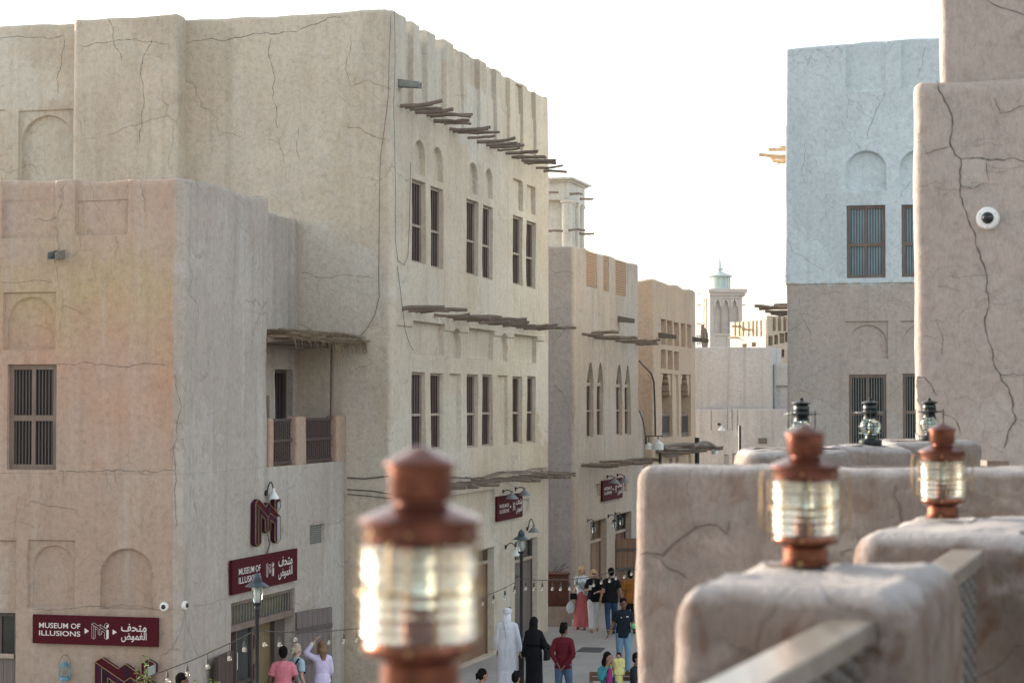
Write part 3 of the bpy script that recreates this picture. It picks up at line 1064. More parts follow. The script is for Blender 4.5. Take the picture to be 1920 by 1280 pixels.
for k, (pts, w) in enumerate([([(0, 72), (30, 68), (70, 70), (120, 66), (122, 80), (116, 120), (108, 180)], 0.016)]):
    crack(S0, main, pts, w, seed=45 + k)

# ------------------------------------------------------------------ corner building at the left
A0 = Vector((-5.797, 37.4))
tb = 4.216; tl = 8.74; rec = 1.08
left = thing('corner_building', 'rose and ochre plaster building with maroon museum signs and a thatched balcony', 'building', (A0.x, A0.y, 0))
FAl = Face(A0 - E * 8, A0)
FAr = Face(A0, A0 + U * tl)
zt_A = FAl.px(335, 332)[1]
ZB = 5.06
pl = [A0 - E * 8, A0, A0 + U * tl, A0 + U * tl - E * 8]
# features of the left face
fl = dict(
    p1=FAl.rect(4, 345, 103, 446), p2=FAl.rect(142, 345, 239, 441),
    n1=FAl.rect(7, 549, 104, 655), a1=FAl.rect(13, 557, 102, 652),
    w=FAl.rect(15, 684, 105, 879),
    n2=FAl.rect(53, 1012, 140, 1139), a2=FAl.rect(60, 1021, 139, 1136),
    a3=FAl.rect(190, 1028, 287, 1140), n4=FAl.rect(-70, 1012, 30, 1144), d=FAl.rect(-70, 1147, 28, 1300))
up = [fe('rect', fl['p1'], 0.035), fe('rect', fl['p2'], 0.045), fe('rect', (fl['p1'][0], fl['p1'][1], fl['p1'][2], FAl.px(4, 376)[1]), 0.055),
      fe('rect', (fl['p2'][0], fl['p2'][1], fl['p2'][2], FAl.px(142, 376)[1]), 0.065),
      fe('rect', fl['n1'], 0.05), fe('arch', fl['a1'], 0.10), fe('rect', fl['w'], 0.16)]
rr_ = fl['d']
lo = [fe('rect', fl['n2'], 0.045), fe('arch', fl['a2'], 0.09), fe('arch', fl['a3'], 0.09),
      fe('rect', fl['n4'], 0.06), fe('rect', (rr_[0], rr_[1], 0.02, rr_[3]), 0.22)]
# right face: door and vent
dx = lambda x: FAr.px(x, 1100)[0]
door_z = FAr.px(552, 1165)[1]
tr_z1 = FAr.px(552, 1103)[1]
rDoor = (dx(433), dx(553), 0.02, tr_z1)
rVent = (FAr.px(582, 985)[0], FAr.px(607.5, 985)[0], FAr.px(582, 1021)[1], FAr.px(582, 986)[1])
lor = [fe('rect', rDoor, 0.34), fe('rect', rVent, 0.08)]
w_lo, _ = wall_block('lower_wall', pl, 0.0, ZB, 'left', left, feats={0: lo, 1: lor}, vis=[0, 1], seg_mats={1: 'left_grey'}, rc=0.14, rt=0.012, thick=0, wave=0.0)
pu = [A0 - E * 8, A0, A0 + U * tb, A0 + U * tb - E * rec, A0 + U * tl - E * rec, A0 + U * tl - E * 8]
FU3 = Face(pu[3], pu[4])
rBD = (FU3.px(516, 700)[0], FU3.px(548, 700)[0], ZB + 0.02, FU3.px(545, 694)[1])
def zt_A2(sg, s):
    if sg in (2, 3): return FU3.px(540, 411)[1]
    if sg == 1 and s > 0.2: return zt_A - 0.02 * s
    return zt_A
w_up, _ = wall_block('upper_wall', pu, ZB, zt_A, 'left', left, feats={0: up, 3: [fe('rect', rBD, 0.25)]}, vis=[0, 1, 2, 3], seg_mats={1: 'left_grey', 3: 'left_grey'}, rc=0.14, rt=0.08, thick=0.35, wave=0.05)
window(FAl, left, fl['w'], d=0.10, fr=0.085, bars=12, rows=(0.49,), mullion=True, frame='frame', pane='pane', bar='frame_dark', label='wide brown barred window of four lights')
spout(FAl, left, 113, 484, 0.34, 0.17)
# balcony
def rbox(name, a, b, mat, parent, F, rt=0.05, amp=0.006):
    """small plastered post given in wall coordinates (s,d) a to b"""
    (s0, d0, z0), (s1, d1, z1) = a, b
    pts = [F.pt(s0, 0, d0), F.pt(s1, 0, d0), F.pt(s1, 0, d1), F.pt(s0, 0, d1)]
    o, _ = wall_block(name, [(p.x, p.y) for p in pts], z0, z1, mat, parent, vis=[0, 1, 2, 3], rc=min(0.05, abs(s1 - s0) / 4), rt=rt, thick=0, step=0.06, amp=amp, wave=0.008)
    return o
bz = 6.04
sx = lambda x, y=830: FAr.px(x, y)[0]
rbox('balcony_post', (sx(508), 0.02, ZB), (sx(516), 0.30, bz - 0.03), 'left', left, FAr)
rbox('balcony_post', (sx(557), 0.0, ZB), (sx(575), 0.26, bz), 'left', left, FAr)
rbox('balcony_post', (sx(632), 0.0, ZB), (sx(650), 0.26, bz), 'left', left, FAr)
for (xa, xb) in ((517, 556), (588 - 13, 631)):
    g = MB()
    a_, b_ = sx(xa), sx(xb)
    for zz in (ZB + 0.03, (ZB + bz) / 2 - 0.02, bz - 0.10):
        g.fbox(FAr, a_, b_, zz, zz + 0.055, 0.10, 0.15)
    gp = g.build('balcony_grille', 'shutter', left)
    n_ = max(4, int((b_ - a_) / 0.115))
    for k in range(n_):
        c_ = a_ + (b_ - a_) * (k + 0.5) / n_
        prof = []
        for (zl, zh) in ((ZB + 0.085, (ZB + bz) / 2 - 0.02), ((ZB + bz) / 2 + 0.035, bz - 0.10)):
            for i in range(17):
                q_ = i / 16
                prof.append((0.015 + 0.010 * abs(math.sin(q_ * PI * 4 + k * 1.57)), zl + (zh - zl) * q_))
        p_ = FAr.pt(c_, 0, 0.125)
        MB().lathe(prof, (p_.x, p_.y, 0), 6).build('spindle', 'bar', gp, smooth=True)
# balcony door
window(FU3, left, rBD, d=0.16, fr=0.06, bars=5, rows=(), frame='frame_dark', pane='pane', label='narrow dark balcony door').name = 'balcony_door'
# thatched canopy: posts, beams, palm thatch
zc0 = FAr.px(509, 648)[1]; 
cz = EYE + 0.105 / 1 + 0.0
zcan = FAr.px(640, 650)[1]
pA = FAr.pt(sx(632), 0, 0.12); pZ = Vector((0, 0, 1))
MB().tube([(pA.x, pA.y, bz - 0.02), (pA.x + 0.01, pA.y, zcan + 0.02)], [0.045, 0.042], 9).build('canopy_post', 'pole', left, smooth=True)
pB_ = FAr.pt(sx(565), 0, 0.75)
MB().tube([(pB_.x, pB_.y, ZB), (pB_.x, pB_.y, bz + 0.42)], [0.06, 0.055], 9).build('old_post_stub', 'pole', left, smooth=True)
for k, dd in enumerate((0.02, 0.35, 0.75)):
    MB().tube(*pole_mesh(FAr.pt(sx(500), zcan + 0.02, dd), FAr.pt(tl + 0.2, zcan + 0.02, dd), 0.06, 900 + k), 8).build('canopy_beam', 'pole', left, smooth=True)
th = MB()
rr = random.Random(77)
for k in range(3400):
    s = rr.uniform(tb + 0.05, tl + 0.05)
    d_ = rr.uniform(-0.42, 1.0)
    zz = zcan + 0.10 + rr.uniform(0, 0.16) * (1 if d_ > -0.3 else 0.5) - (0.04 if d_ < -0.25 else 0)
    L = rr.uniform(0.15, 0.5)
    an = rr.gauss(0, 0.35) + (PI / 2 if rr.random() < 0.45 else 0)
    p = FAr.pt(s, zz, d_)
    q_ = FAr.pt(s + L * math.cos(an) * (1 if s < tl - 0.2 else -1), zz + rr.uniform(-0.06, 0.05), d_ + (-abs(L * math.sin(an)) if d_ < 0.2 else L * math.sin(an)) * 0.7)
    th.bar(p, q_, rr.uniform(0.010, 0.028), 0.005)
for k in range(110):      # hanging fronds
    s = rr.gauss(sx(595), 0.12) if k < 38 else rr.uniform(tb + .1, tl + .05)
    L = rr.uniform(0.25, 0.62) if k < 38 else rr.uniform(0.06, 0.26)
    a_ = FAr.pt(s, zcan + 0.12, -0.30 - rr.uniform(0, 0.1)); dx_ = rr.uniform(-0.02, 0.22)
    b_ = FAr.pt(s + dx_ * 0.7, zcan + 0.08, -0.44); c_ = FAr.pt(s + dx_, zcan + 0.1 - L, -0.47)
    th.bar(a_, b_, 0.016, 0.005); th.bar(b_, c_, 0.013, 0.005)
th.fbox(FAr, tb + 0.03, tl + 0.0, zcan + 0.085, zcan + 0.13, -0.3, 1.0)
tag(th.build('thatch', 'thatch', left), kind='stuff')
# crack lines and the seam at floor level
for k, (F_, pts, w) in enumerate([
    (FAl, [(105, 682), (140, 684), (190, 682), (240, 688), (300, 682), (320, 690)], 0.014),
    (FAl, [(108, 882), (150, 884), (200, 880), (260, 884), (328, 882)], 0.016),
    (FAl, [(328, 700), (332, 790), (326, 840), (332, 900), (330, 990)], 0.014),
    (FAl, [(0, 527), (30, 530), (60, 526), (100, 530)], 0.012),
    (FAl, [(120, 882), (118, 900), (122, 912)], 0.008),
    (FAl, [(200, 882), (202, 902), (198, 918)], 0.009),
    (FAl, [(60, 1140), (100, 1141), (150, 1138), (200, 1141), (285, 1140), (330, 1142)], 0.012),
    (FAl, [(265, 335), (270, 370), (272, 400)], 0.009),
    (FAl, [(168, 340), (176, 380), (200, 430)], 0.008),
    (FAl, [(215, 442), (222, 462), (215, 490)], 0.009),
    (FAr, [(350, 482), (362, 520), (352, 545), (372, 570), (372, 600)], 0.012),
    (FAr, [(360, 920), (368, 950), (374, 990)], 0.011),
    (FAr, [(385, 780), (400, 775), (402, 800), (404, 830)], 0.010),
    (FAr, [(365, 340), (385, 370), (388, 395)], 0.010),
    (FAr, [(440, 370), (458, 385), (460, 410)], 0.010),
    (FAr, [(470, 582), (490, 590), (503, 588)], 0.010),
    (FAr, [(580, 985), (600, 978), (622, 982), (640, 974), (648, 973)], 0.012),
    (FAr, [(360, 1135), (400, 1130), (425, 1124)], 0.010),
    (FAr, [(655, 1265), (680, 1250), (690, 1225)], 0.010)]):
    crack(F_, left, pts, w, seed=60 + k)
# vent grille
vg = MB()
s0, s1, z0, z1 = rVent
vg.fbox(FAr, s0, s1, z0, z1, 0.055, 0.075)
vo_ = vg.build('vent_grille', 'metal_grey', left)
rows_ = 9
m_ = MB()
for i in range(rows_):
    for j in range(9):
        a_ = s0 + (s1 - s0) * (j + 0.2 + 0.3 * (i % 2)) / 9.3; b_ = z0 + (z1 - z0) * (i + 0.2) / rows_
        m_.fbox(FAr, a_, a_ + (s1 - s0) / 22, b_, b_ + (z1 - z0) / 17, 0.048, 0.056)
m_.build('grille_hole', 'frame_dark', vo_)
# ground-floor dark window at the very left
r_ = (rr_[0], rr_[1], 0.02, rr_[3])
door(FAl, left, r_, d=0.14, transom=0.3, planks=4, mat='door', pane='pane', handle=False)
# museum entrance: barred transom, lintel, dark glass vestibule, open leaves
s0, s1, z0, z1 = rDoor
tz = FAr.px(552, 1150)[1]
fo = MB()
fo.fbox(FAr, s0, s1, tz - 0.03, tz + 0.09, 0.02, 0.2)
fo.fbox(FAr, s0, s0 + 0.09, tz + 0.09, z1, 0.06, 0.16)
fo.fbox(FAr, s1 - 0.09, s1, tz + 0.09, z1, 0.06, 0.16)
fo.fbox(FAr, s0 + 0.09, s1 - 0.09, z1 - 0.06, z1, 0.06, 0.16)
fob = fo.build('entrance_frame', 'frame', left)
piece(FAr, fob, 'pane', 'pane_warm', s0 + 0.09, s1 - 0.09, tz + 0.09, z1 - 0.06, 0.20, 0.22)
for k in range(22):
    c_ = s0 + 0.12 + (s1 - s0 - 0.24) * k / 21
    piece(FAr, fob, 'bar', 'metal_grey', c_ - 0.012, c_ + 0.012, tz + 0.09, z1 - 0.06, 0.09, 0.115)
piece(FAr, fob, 'doorway_back', 'pane_warm', s0 + 1.35, s1 - 0.55, 0.03, tz - 0.03, 0.31, 0.325)
piece(FAr, fob, 'doorway_jamb', 'frame_dark', s1 - 0.55, s1, 0.03, tz - 0.03, 0.22, 0.32)
piece(FAr, fob, 'glass_door', 'pane', s0 + 0.55, s0 + 1.3, 0.05, tz - 0.03, 0.14, 0.16)
m_ = MB()
for (a_, b_) in ((s0 + 0.50, s0 + 0.56), (s0 + 1.29, s0 + 1.36)):
    m_.fbox(FAr, a_, b_, 0.03, tz - 0.03, 0.10, 0.2)
m_.fbox(FAr, s0 + 0.56, s0 + 1.29, 1.0, 1.08, 0.11, 0.19)
m_.build('glass_door_frame', 'frame_dark', fob)
for k, (x, z, a_, b_, mt) in enumerate([(0.72, 1.35, 0.05, 0.14, 'red'), (0.74, 0.80, 0.14, 0.2, 'red'), (0.98, 1.35, 0.16, 0.16, 'letter')]):
    pass
# notices on the doorway
piece(FAr, fob, 'notice', 'red', s0 + 1.75, s0 + 1.98, 1.55, 1.80, 0.29, 0.31)
piece(FAr, fob, 'notice', 'red', s0 + 1.80, s0 + 2.0, 0.95, 1.25, 0.29, 0.31)
piece(FAr, fob, 'sticker', 'letter', s0 + 0.62, s0 + 0.66, 1.3, 1.62, 0.125, 0.14)
def leaf(F, s, d0, ang, w, z0, z1, mat, planks=4, parent=None, name='door_leaf'):
    """an open door leaf hinged at (s,d0), swung out by ang from the wall plane"""
    h = F.pt(s, 0, d0)
    dr = V3(F.u) * math.cos(ang) + V3(F.n) * math.sin(ang)
    G = Face((h.x, h.y), (h.x + dr.x * w, h.y + dr.y * w))
    o = MB().fbox(G, 0, w, z0, z1, 0.0, 0.04).build(name, mat, parent)
    pw = w / planks
    for k in range(planks):
        piece(G, o, 'plank', mat, k * pw + 0.006, (k + 1) * pw - 0.006, z0 + 0.01, z1 - 0.01, -0.018, 0.0)
        piece(G, o, 'plank', mat, k * pw + 0.006, (k + 1) * pw - 0.006, z0 + 0.01, z1 - 0.01, 0.04, 0.058)
    for zz in (0.18, 0.5, 0.82):
        zc = z0 + (z1 - z0) * zz
        piece(G, o, 'batten', 'frame_dark', 0.02, w - 0.02, zc - 0.05, zc + 0.05, -0.036, -0.018)
    return o
leaf(FAr, s1 + 0.02, -0.02, R(12), 1.35, 0.05, tz + 0.02, 'door', 7, left)
leaf(FAr, s0 - 0.02, 0.0, R(172), 1.1, 0.05, tz - 0.35, 'shutter', 4, left)
crack(S4, main, [(655, 700), (670, 690), (700, 680)], 0.010, seed=99)

# ------------------------------------------------------------------ second building down the street
K2 = C0 + U * 17.1
L2_ = 9.4
b2 = thing('beige_building', 'beige building beyond the alley with four slim arched windows', 'building', (K2.x, K2.y, 0))
F2 = Face(K2, K2 + U * L2_); F2l = Face(K2 - E * 16, K2)
z2 = F2l.px(1060, 460)[1]
ar = [F2.rect(1100, 678, 1113, 820), F2.rect(1119, 679, 1131.5, 817), F2.rect(1155.5, 683, 1167, 816), F2.rect(1172, 684.5, 1182.5, 815)]
f2 = [fe('point', r, 0.17, rise=0.75) for r in ar]
pn = [F2.rect(1099, 469, 1119.5, 535), F2.rect(1131.5, 478, 1141.5, 544), F2.rect(1153.5, 485, 1174, 551)]
f2 += [fe('rect', r, 0.09) for r in pn]
f2 += [fe('rect', (F2.px(xa, 500)[0], F2.px(xb, 500)[0], F2.px(xa, yb)[1], 12), -0.10, taper=30) for xa, xb, yb in ((1122, 1131, 590), (1142, 1153, 598), (1175, 1183, 600))]
rD3 = (F2.px(1106, 1000)[0], F2.px(1137, 1000)[0], 0.02, F2.px(1137, 971)[1])
rD4 = (F2.px(1154, 1000)[0], F2.px(1183, 1000)[0], 0.02, F2.px(1183, 958)[1])
f2 += [fe('rect', rD3, 0.30), fe('rect', rD4, 0.30), fe('rect', F2.rect(1117, 908, 1125, 931), 0.08), fe('rect', F2.rect(1167, 903, 1175, 922), 0.08)]
wall_block('wall', [K2 - E * 16, K2, K2 + U * L2_, K2 + U * L2_ - E * 16], 0, z2, 'second', b2, feats={1: f2}, vis=[0, 1], seg_mats={0: 'alley_grey'}, thick=0.4, rt=0.07, rc=0.1)
for r in ar:
    s0, s1, z0, z1 = r
    w = window(F2, b2, (s0, s1, z0, z1 - 0.68), d=0.12, fr=0.035, bars=3, rows=(0.5,), frame='frame_pale', pane='shutter')
    c = (s0 + s1) / 2
    pts = []
    for i in range(9):
        x_ = -1 + 2 * i / 8
        pts.append((c + x_ * (s1 - s0) / 2, z1 - 0.66 + 0.6 * (1 - abs(x_)) ** 0.55))
    MB().prism(pts, lambda s, z: F2.pt(s, z, 0.14), lambda s, z: F2.pt(s, z, 0.16)).build('fanlight', 'pane', w)
    piece(F2, w, 'impost', 'frame_pale', s0, s1, z1 - 0.72, z1 - 0.62, 0.08, 0.16)
for r in pn:
    s0, s1, z0, z1 = r
    g = MB().fbox(F2, s0, s1, z0, z1, 0.07, 0.085).build('louvre_panel', 'pole_warm', b2)
    n_ = 13
    for i in range(n_):
        zz = z0 + (z1 - z0) * i / n_
        piece(F2, g, 'slat', 'pole_warm', s0 + 0.01, s1 - 0.01, zz + 0.015, zz + 0.085, 0.03, 0.07)
pole_row(F2, b2, (1091, 626), (1196, 643), 17, 0.95, 0.047, 'pole', seed=12)
pole_row(F2, b2, (1090, 873), (1196, 861), 22, 0.9, 0.047, 'pole', seed=13)
spout(F2, b2, 1160, 603, 0.5, 0.2, 'pole_dark')
door(F2, b2, rD3, d=0.22, transom=0.24, planks=6, mat='door_warm', pane='pane_warm')
door(F2, b2, rD4, d=0.22, transom=0.22, planks=6, mat='box_red')
leaf(F2, rD4[0], -0.02, R(50), 1.0, 0.05, rD4[3] - 0.75, 'door_warm', 5, b2)
for k, (F_, pts, w) in enumerate([
    (F2l, [(1032, 505), (1045, 512), (1060, 508), (1076, 514)], 0.02), (F2l, [(1050, 595), (1060, 610), (1068, 628)], 0.014),
    (F2l, [(1034, 645), (1050, 630), (1072, 605)], 0.014), (F2l, [(1040, 720), (1055, 735), (1066, 760), (1060, 790)], 0.016),
    (F2l, [(1072, 740), (1074, 790), (1066, 820)], 0.014), (F2l, [(1045, 880), (1060, 872), (1074, 866)], 0.012)]):
    crack(F_, b2, pts, w, seed=120 + k)

# ------------------------------------------------------------------ third building (apricot)
K3 = C0 + U * 29.2
L3_ = 8.4
b3 = thing('apricot_building', 'apricot plaster building with rows of small square niches and two tall louvred openings', 'building', (K3.x, K3.y, 0))
F3 = Face(K3, K3 + U * L3_); F3l = Face(K3 - E * 12, K3)
z3 = F3l.px(1215, 524)[1]
f3 = [fe('rect', F3.rect(a, y0, b, y1), 0.22) for a, y0, b, y1 in (
    (1239.5, 598, 1249, 645), (1251.5, 601, 1261, 646), (1264, 604, 1273, 648), (1277, 606, 1284.5, 649.5), (1288, 608, 1296, 651),
    (1239.5, 655, 1249, 690), (1252, 657, 1261, 692), (1264, 659, 1273, 693))]
tall = [F3.rect(1240.5, 700, 1260.5, 820), F3.rect(1277, 702, 1295, 819)]
f3 += [fe('rect', r, 0.5) for r in tall] + [fe('rect', F3.rect(1265, 703, 1272.5, 817), 0.08)]
f3 += [fe('rect', F3.rect(1278, 852, 1296, 880), 0.1), fe('rect', F3.rect(1265, 858, 1272, 880), 0.1), fe('rect', F3.rect(1250, 860, 1260, 880), 0.1)]
wall_block('wall', [K3 - E * 12, K3, K3 + U * L3_, K3 + U * L3_ - E * 12], 0, z3, 'third', b3, feats={1: f3}, vis=[0, 1], thick=0.4, rt=0.09, rc=0.12, wave=0.06)
for r in tall:
    s0, s1, z0, z1 = r
    piece(F3, b3, 'dark_opening', 'shutter', s0 + 0.01, s0 + (s1 - s0) * 0.98, z0, z1, 0.42, 0.44)
    for (a_, b_, sg) in ((s0, s0 + (s1 - s0) * 0.22, 1), (s1 - (s1 - s0) * 0.22, s1, -1)):   # scalloped brackets
        w_ = b_ - a_
        prof = [(0, 0), (1, 0), (0.92, -0.12), (0.7, -0.18), (0.75, -0.3), (0.5, -0.42), (0.45, -0.62), (0.3, -0.66), (0.3, -0.8), (0, -0.8)]
        pts = [((a_ + x * w_ * 1.4) if sg > 0 else (b_ - x * w_ * 1.4), z1 + y * 0.95) for x, y in prof]
        if sg < 0: pts = pts[::-1]
        MB().prism(pts, lambda s, z: F3.pt(s, z, 0.06), lambda s, z: F3.pt(s, z, 0.40)).build('scalloped_bracket', 'third', b3)
    zl = z0 + (z1 - z0) * 0.36
    g = MB()
    g.fbox(F3, s0, s1, zl - 0.06, zl, 0.10, 0.17); g.fbox(F3, s0, s1, z0, z0 + 0.08, 0.10, 0.17)
    g.fbox(F3, s1 - 0.06, s1, z0 + 0.08, zl - 0.06, 0.1, 0.17); g.fbox(F3, s0, s0 + 0.06, z0 + 0.08, zl - 0.06, 0.1, 0.17)
    gg = g.build('louvre_shutter', 'frame', b3)
    for i in range(9):
        zz = z0 + 0.08 + (zl - z0 - 0.14) * i / 9
        piece(F3, gg, 'slat', 'door', s0 + 0.06, s1 - 0.06, zz + 0.01, zz + 0.13, 0.115, 0.15)
pole_row(F3, b3, (1229, 846), (1300, 838), 10, 1.5, 0.05, 'pole', seed=15, cluster=False)
spout(F3, b3, 1236, 633, 0.6, 0.2, 'pole_dark')
spout(F3, b3, 1299, 640, 0.6, 0.2, 'pole_dark')
# low garden wall between the second and third buildings
lw0 = C0 + U * 26.55
lw, _ = wall_block('link_wall', [lw0 - E * 0.8, lw0 - E * 0.35, lw0 - E * 0.35 + U * 2.6, lw0 - E * 0.8 + U * 2.6], 0, Face(lw0, lw0 + U).px(1205, 771)[1], 'second', None, vis=[1], thick=0.3, inner=0)
tag(lw, 'low beige wall linking the beige and the apricot building', 'wall')

# ------------------------------------------------------------------ right building (white above, tan below)
KR = at(1475, 600, 55.0)
KR = Vector((KR.x, KR.y))
rb = thing('white_topped_building', 'building with a white limewashed upper storey over a tan plaster lower storey', 'building', (KR.x, KR.y, 0))
FB = Face(KR, KR + E * 9)
zR0 = FB.px(1476, 90)[1]; zR1 = FB.px(1760, 69)[1]
sR1 = FB.px(1760, 69)[0]
zRm = FB.px(1500, 533)[1]
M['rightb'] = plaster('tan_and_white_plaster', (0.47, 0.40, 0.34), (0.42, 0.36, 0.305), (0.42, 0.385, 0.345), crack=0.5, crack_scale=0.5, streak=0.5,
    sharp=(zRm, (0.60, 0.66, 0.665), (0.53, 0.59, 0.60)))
wa = FB.rect(1588, 387, 1659, 521); wb = FB.rect(1691, 385, 1762, 519)
wc = FB.rect(1592, 703, 1661, 836); wd = FB.rect(1693, 701, 1762, 834)
fb = [fe('rect', r, 0.12) for r in (wa, wb, wc, wd)]
fb += [fe('arch', FB.rect(1587, 285, 1661, 358), 0.12, rise=FB.rect(1587, 285, 1661, 358)[1] / 2 - FB.rect(1587, 285, 1661, 358)[0] / 2), fe('arch', FB.rect(1687, 283, 1760, 356), 0.12)]
fb += [fe('rect', FB.rect(1586, 72, 1661, 172), 0.05), fe('rect', FB.rect(1690, 72, 1790, 166), 0.05)]
fb += [fe('rect', FB.rect(1586, 603, 1664, 673), 0.05), fe('rect', FB.rect(1689, 602, 1760, 672), 0.05)]
fb += [fe('arch', FB.rect(1589, 609, 1663, 672), 0.10), fe('arch', FB.rect(1692, 608, 1760, 671), 0.10)]
fb += [dict(k='rect', s0=-1, s1=20, z0=zRm, z1=30, d=-0.03)]
def zt_R(sg, s): return zR0 + (zR1 - zR0) * (s / sR1 if sg == 0 else (1.6 if sg != 3 else 0))
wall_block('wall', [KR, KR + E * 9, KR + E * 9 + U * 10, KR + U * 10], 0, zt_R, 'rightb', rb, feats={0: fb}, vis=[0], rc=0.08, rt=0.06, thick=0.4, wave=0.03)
for r, p_, b_ in ((wa, 'pane_sky', 'frame_dark'), (wb, 'pane_sky', 'frame_dark'), (wc, 'pane', 'metal_grey'), (wd, 'pane', 'metal_grey')):
    window(FB, rb, r, d=0.05, fr=0.07, bars=12, rows=(0.46,), mullion=True, frame='frame', pane=p_, bar=b_, barw=0.017)
# poles that stick out of its far side, seen past its edge
for k, (xa, xb, y, L, mt) in enumerate([(1475, 1422, 290, 1.0, 'pole_warm'), (1475, 1441, 281, .6, 'pole_warm'), (1475, 1444, 296, .6, 'pole_warm'), (1475, 1448, 301, .5, 'pole_warm'), (1475, 1457, 305, .4, 'pole_warm'), (1475, 1462, 277, .4, 'pole_warm'),
        (1475, 1415, 573, .9, 'pole_dark'), (1475, 1424, 578, .8, 'pole_dark'), (1475, 1436, 584, .6, 'pole_dark'), (1475, 1446, 588, .5, 'pole_dark'), (1475, 1452, 571, .5, 'pole_dark')]):
    Y = 57 + 0.8 * k if k < 6 else 57 + 0.9 * (k - 6)
    p = at(xb, y, Y); q_ = at(xa + 30, y + RND.uniform(-3, 1), Y + 0.3)
    MB().tube(*pole_mesh(q_, p, 0.055, 300 + k), 7).build('roof_pole', mt, rb, smooth=True)
for k, (pts, w) in enumerate([
    ([(1660, 172), (1650, 195), (1640, 215), (1632, 235), (1628, 262)], 0.016), ([(1636, 178), (1650, 192)], 0.012),
    ([(1478, 105), (1495, 103), (1508, 92)], 0.012), ([(1508, 105), (1514, 125), (1525, 98)], 0.012), ([(1530, 92), (1545, 103), (1556, 112), (1560, 125)], 0.012),
    ([(1560, 98), (1570, 88), (1580, 103)], 0.014), ([(1588, 175), (1592, 195), (1588, 225)], 0.012), ([(1510, 262), (1509, 300), (1508, 345)], 0.010),
    ([(1510, 316), (1524, 330)], 0.010), ([(1660, 102), (1668, 96), (1678, 80)], 0.012), ([(1735, 90), (1730, 120), (1722, 145)], 0.016),
    ([(1478, 452), (1490, 476), (1505, 480), (1520, 495), (1545, 510)], 0.012), ([(1688, 372), (1700, 350), (1712, 335)], 0.014),
    ([(1498, 560), (1502, 590), (1515, 615), (1522, 640)], 0.012), ([(1480, 620), (1498, 608), (1508, 600)], 0.014), ([(1500, 588), (1520, 592), (1535, 600)], 0.010),
    ([(1668, 745), (1680, 730), (1700, 712)], 0.012), ([(1530, 545), (1550, 552), (1570, 546)], 0.010)]):
    crack(FB, rb, pts, w, seed=150 + k, d=-0.03 if pts[0][1] < 533 else 0)

# ------------------------------------------------------------------ near right building
KN = at(1713, 600, 20.0); KN = Vector((KN.x, KN.y))
nb = thing('pinkish_building', 'pinkish plaster building close by at the right edge, split by a long crack', 'building', (KN.x, KN.y, 0))
FN = Face(KN, KN + E * 5)
zN = FN.px(1740, 150)[1]
wall_block('lower_wall', [KN, KN + E * 5, KN + E * 5 + U * 5, KN + U * 5], 0, zN, 'nearr', nb, vis=[0], rc=0.10, rt=0.09, thick=0, step=0.05, wave=0.03, amp=0.014, lump=0.004)
FN2 = Face(KN + E * 0.25 + U * 0.1, KN + E * 5 + U * 0.1)
wall_block('upper_wall', [FN2.p0, FN2.p1, FN2.p1 + U * 4.5, FN2.p0 + U * 4.5], zN - 0.2, 13.0, 'nearr', nb, vis=[0], rc=0.08, thick=0.3, step=0.05, wave=0.03, amp=0.014, lump=0.004)
nc_ = [([(1757, 151), (1767, 178), (1781, 208), (1784, 252), (1783, 274), (1802, 299), (1802, 349), (1814, 407), (1824, 430), (1838, 477), (1849, 511), (1851, 585), (1856, 645), (1876, 702), (1898, 766), (1905, 786), (1882, 840)], 0.014),
       ([(1783, 274), (1760, 280), (1734, 290)], 0.009), ([(1802, 299), (1840, 296), (1880, 300), (1925, 302)], 0.011),
       ([(1925, 198), (1900, 205), (1876, 213), (1868, 195), (1864, 183)], 0.008), ([(1876, 702), (1900, 700), (1925, 703)], 0.008),
       ([(1755, 600), (1768, 640), (1766, 665)], 0.006), ([(1716, 705), (1735, 708), (1752, 735), (1758, 742)], 0.009), ([(1765, 775), (1790, 785), (1802, 812)], 0.009),
       ([(1802, 349), (1825, 354), (1845, 345)], 0.008), ([(1848, 300), (1850, 325), (1854, 340)], 0.007), ([(1905, 786), (1925, 790)], 0.010)]
for i in range(22):
    x = RND.uniform(1720, 1860); y = RND.uniform(200, 760); w_ = RND.uniform(25, 80)
    nc_.append(([(x, y), (x + w_ / 2, y + RND.uniform(-8, 8)), (x + w_, y + RND.uniform(-8, 8))], 0.003))
for k, (pts, w) in enumerate(nc_):
    crack(FN, nb, pts, w * 1.35, seed=200 + k, amp=0.014, lump=0.004)
worn_patch(FN, nb, [(1803, 300), (1850, 298), (1847, 350), (1825, 353), (1803, 347)], 'left_grey', 5, 0.014, 0.004)
worn_patch(FN, nb, [(1720, 705), (1738, 710), (1752, 738), (1758, 760), (1735, 775), (1718, 750)], 'nearr', 6, 0.014, 0.004)
worn_patch(FN, nb, [(1880, 702), (1925, 702), (1925, 770), (1903, 765), (1890, 730)], 'nearr', 8, 0.014, 0.004)
crack(FN2, nb, [(1850, 0), (1870, 12), (1895, 20), (1925, 30)], 0.012, seed=240, amp=0.014, lump=0.004)

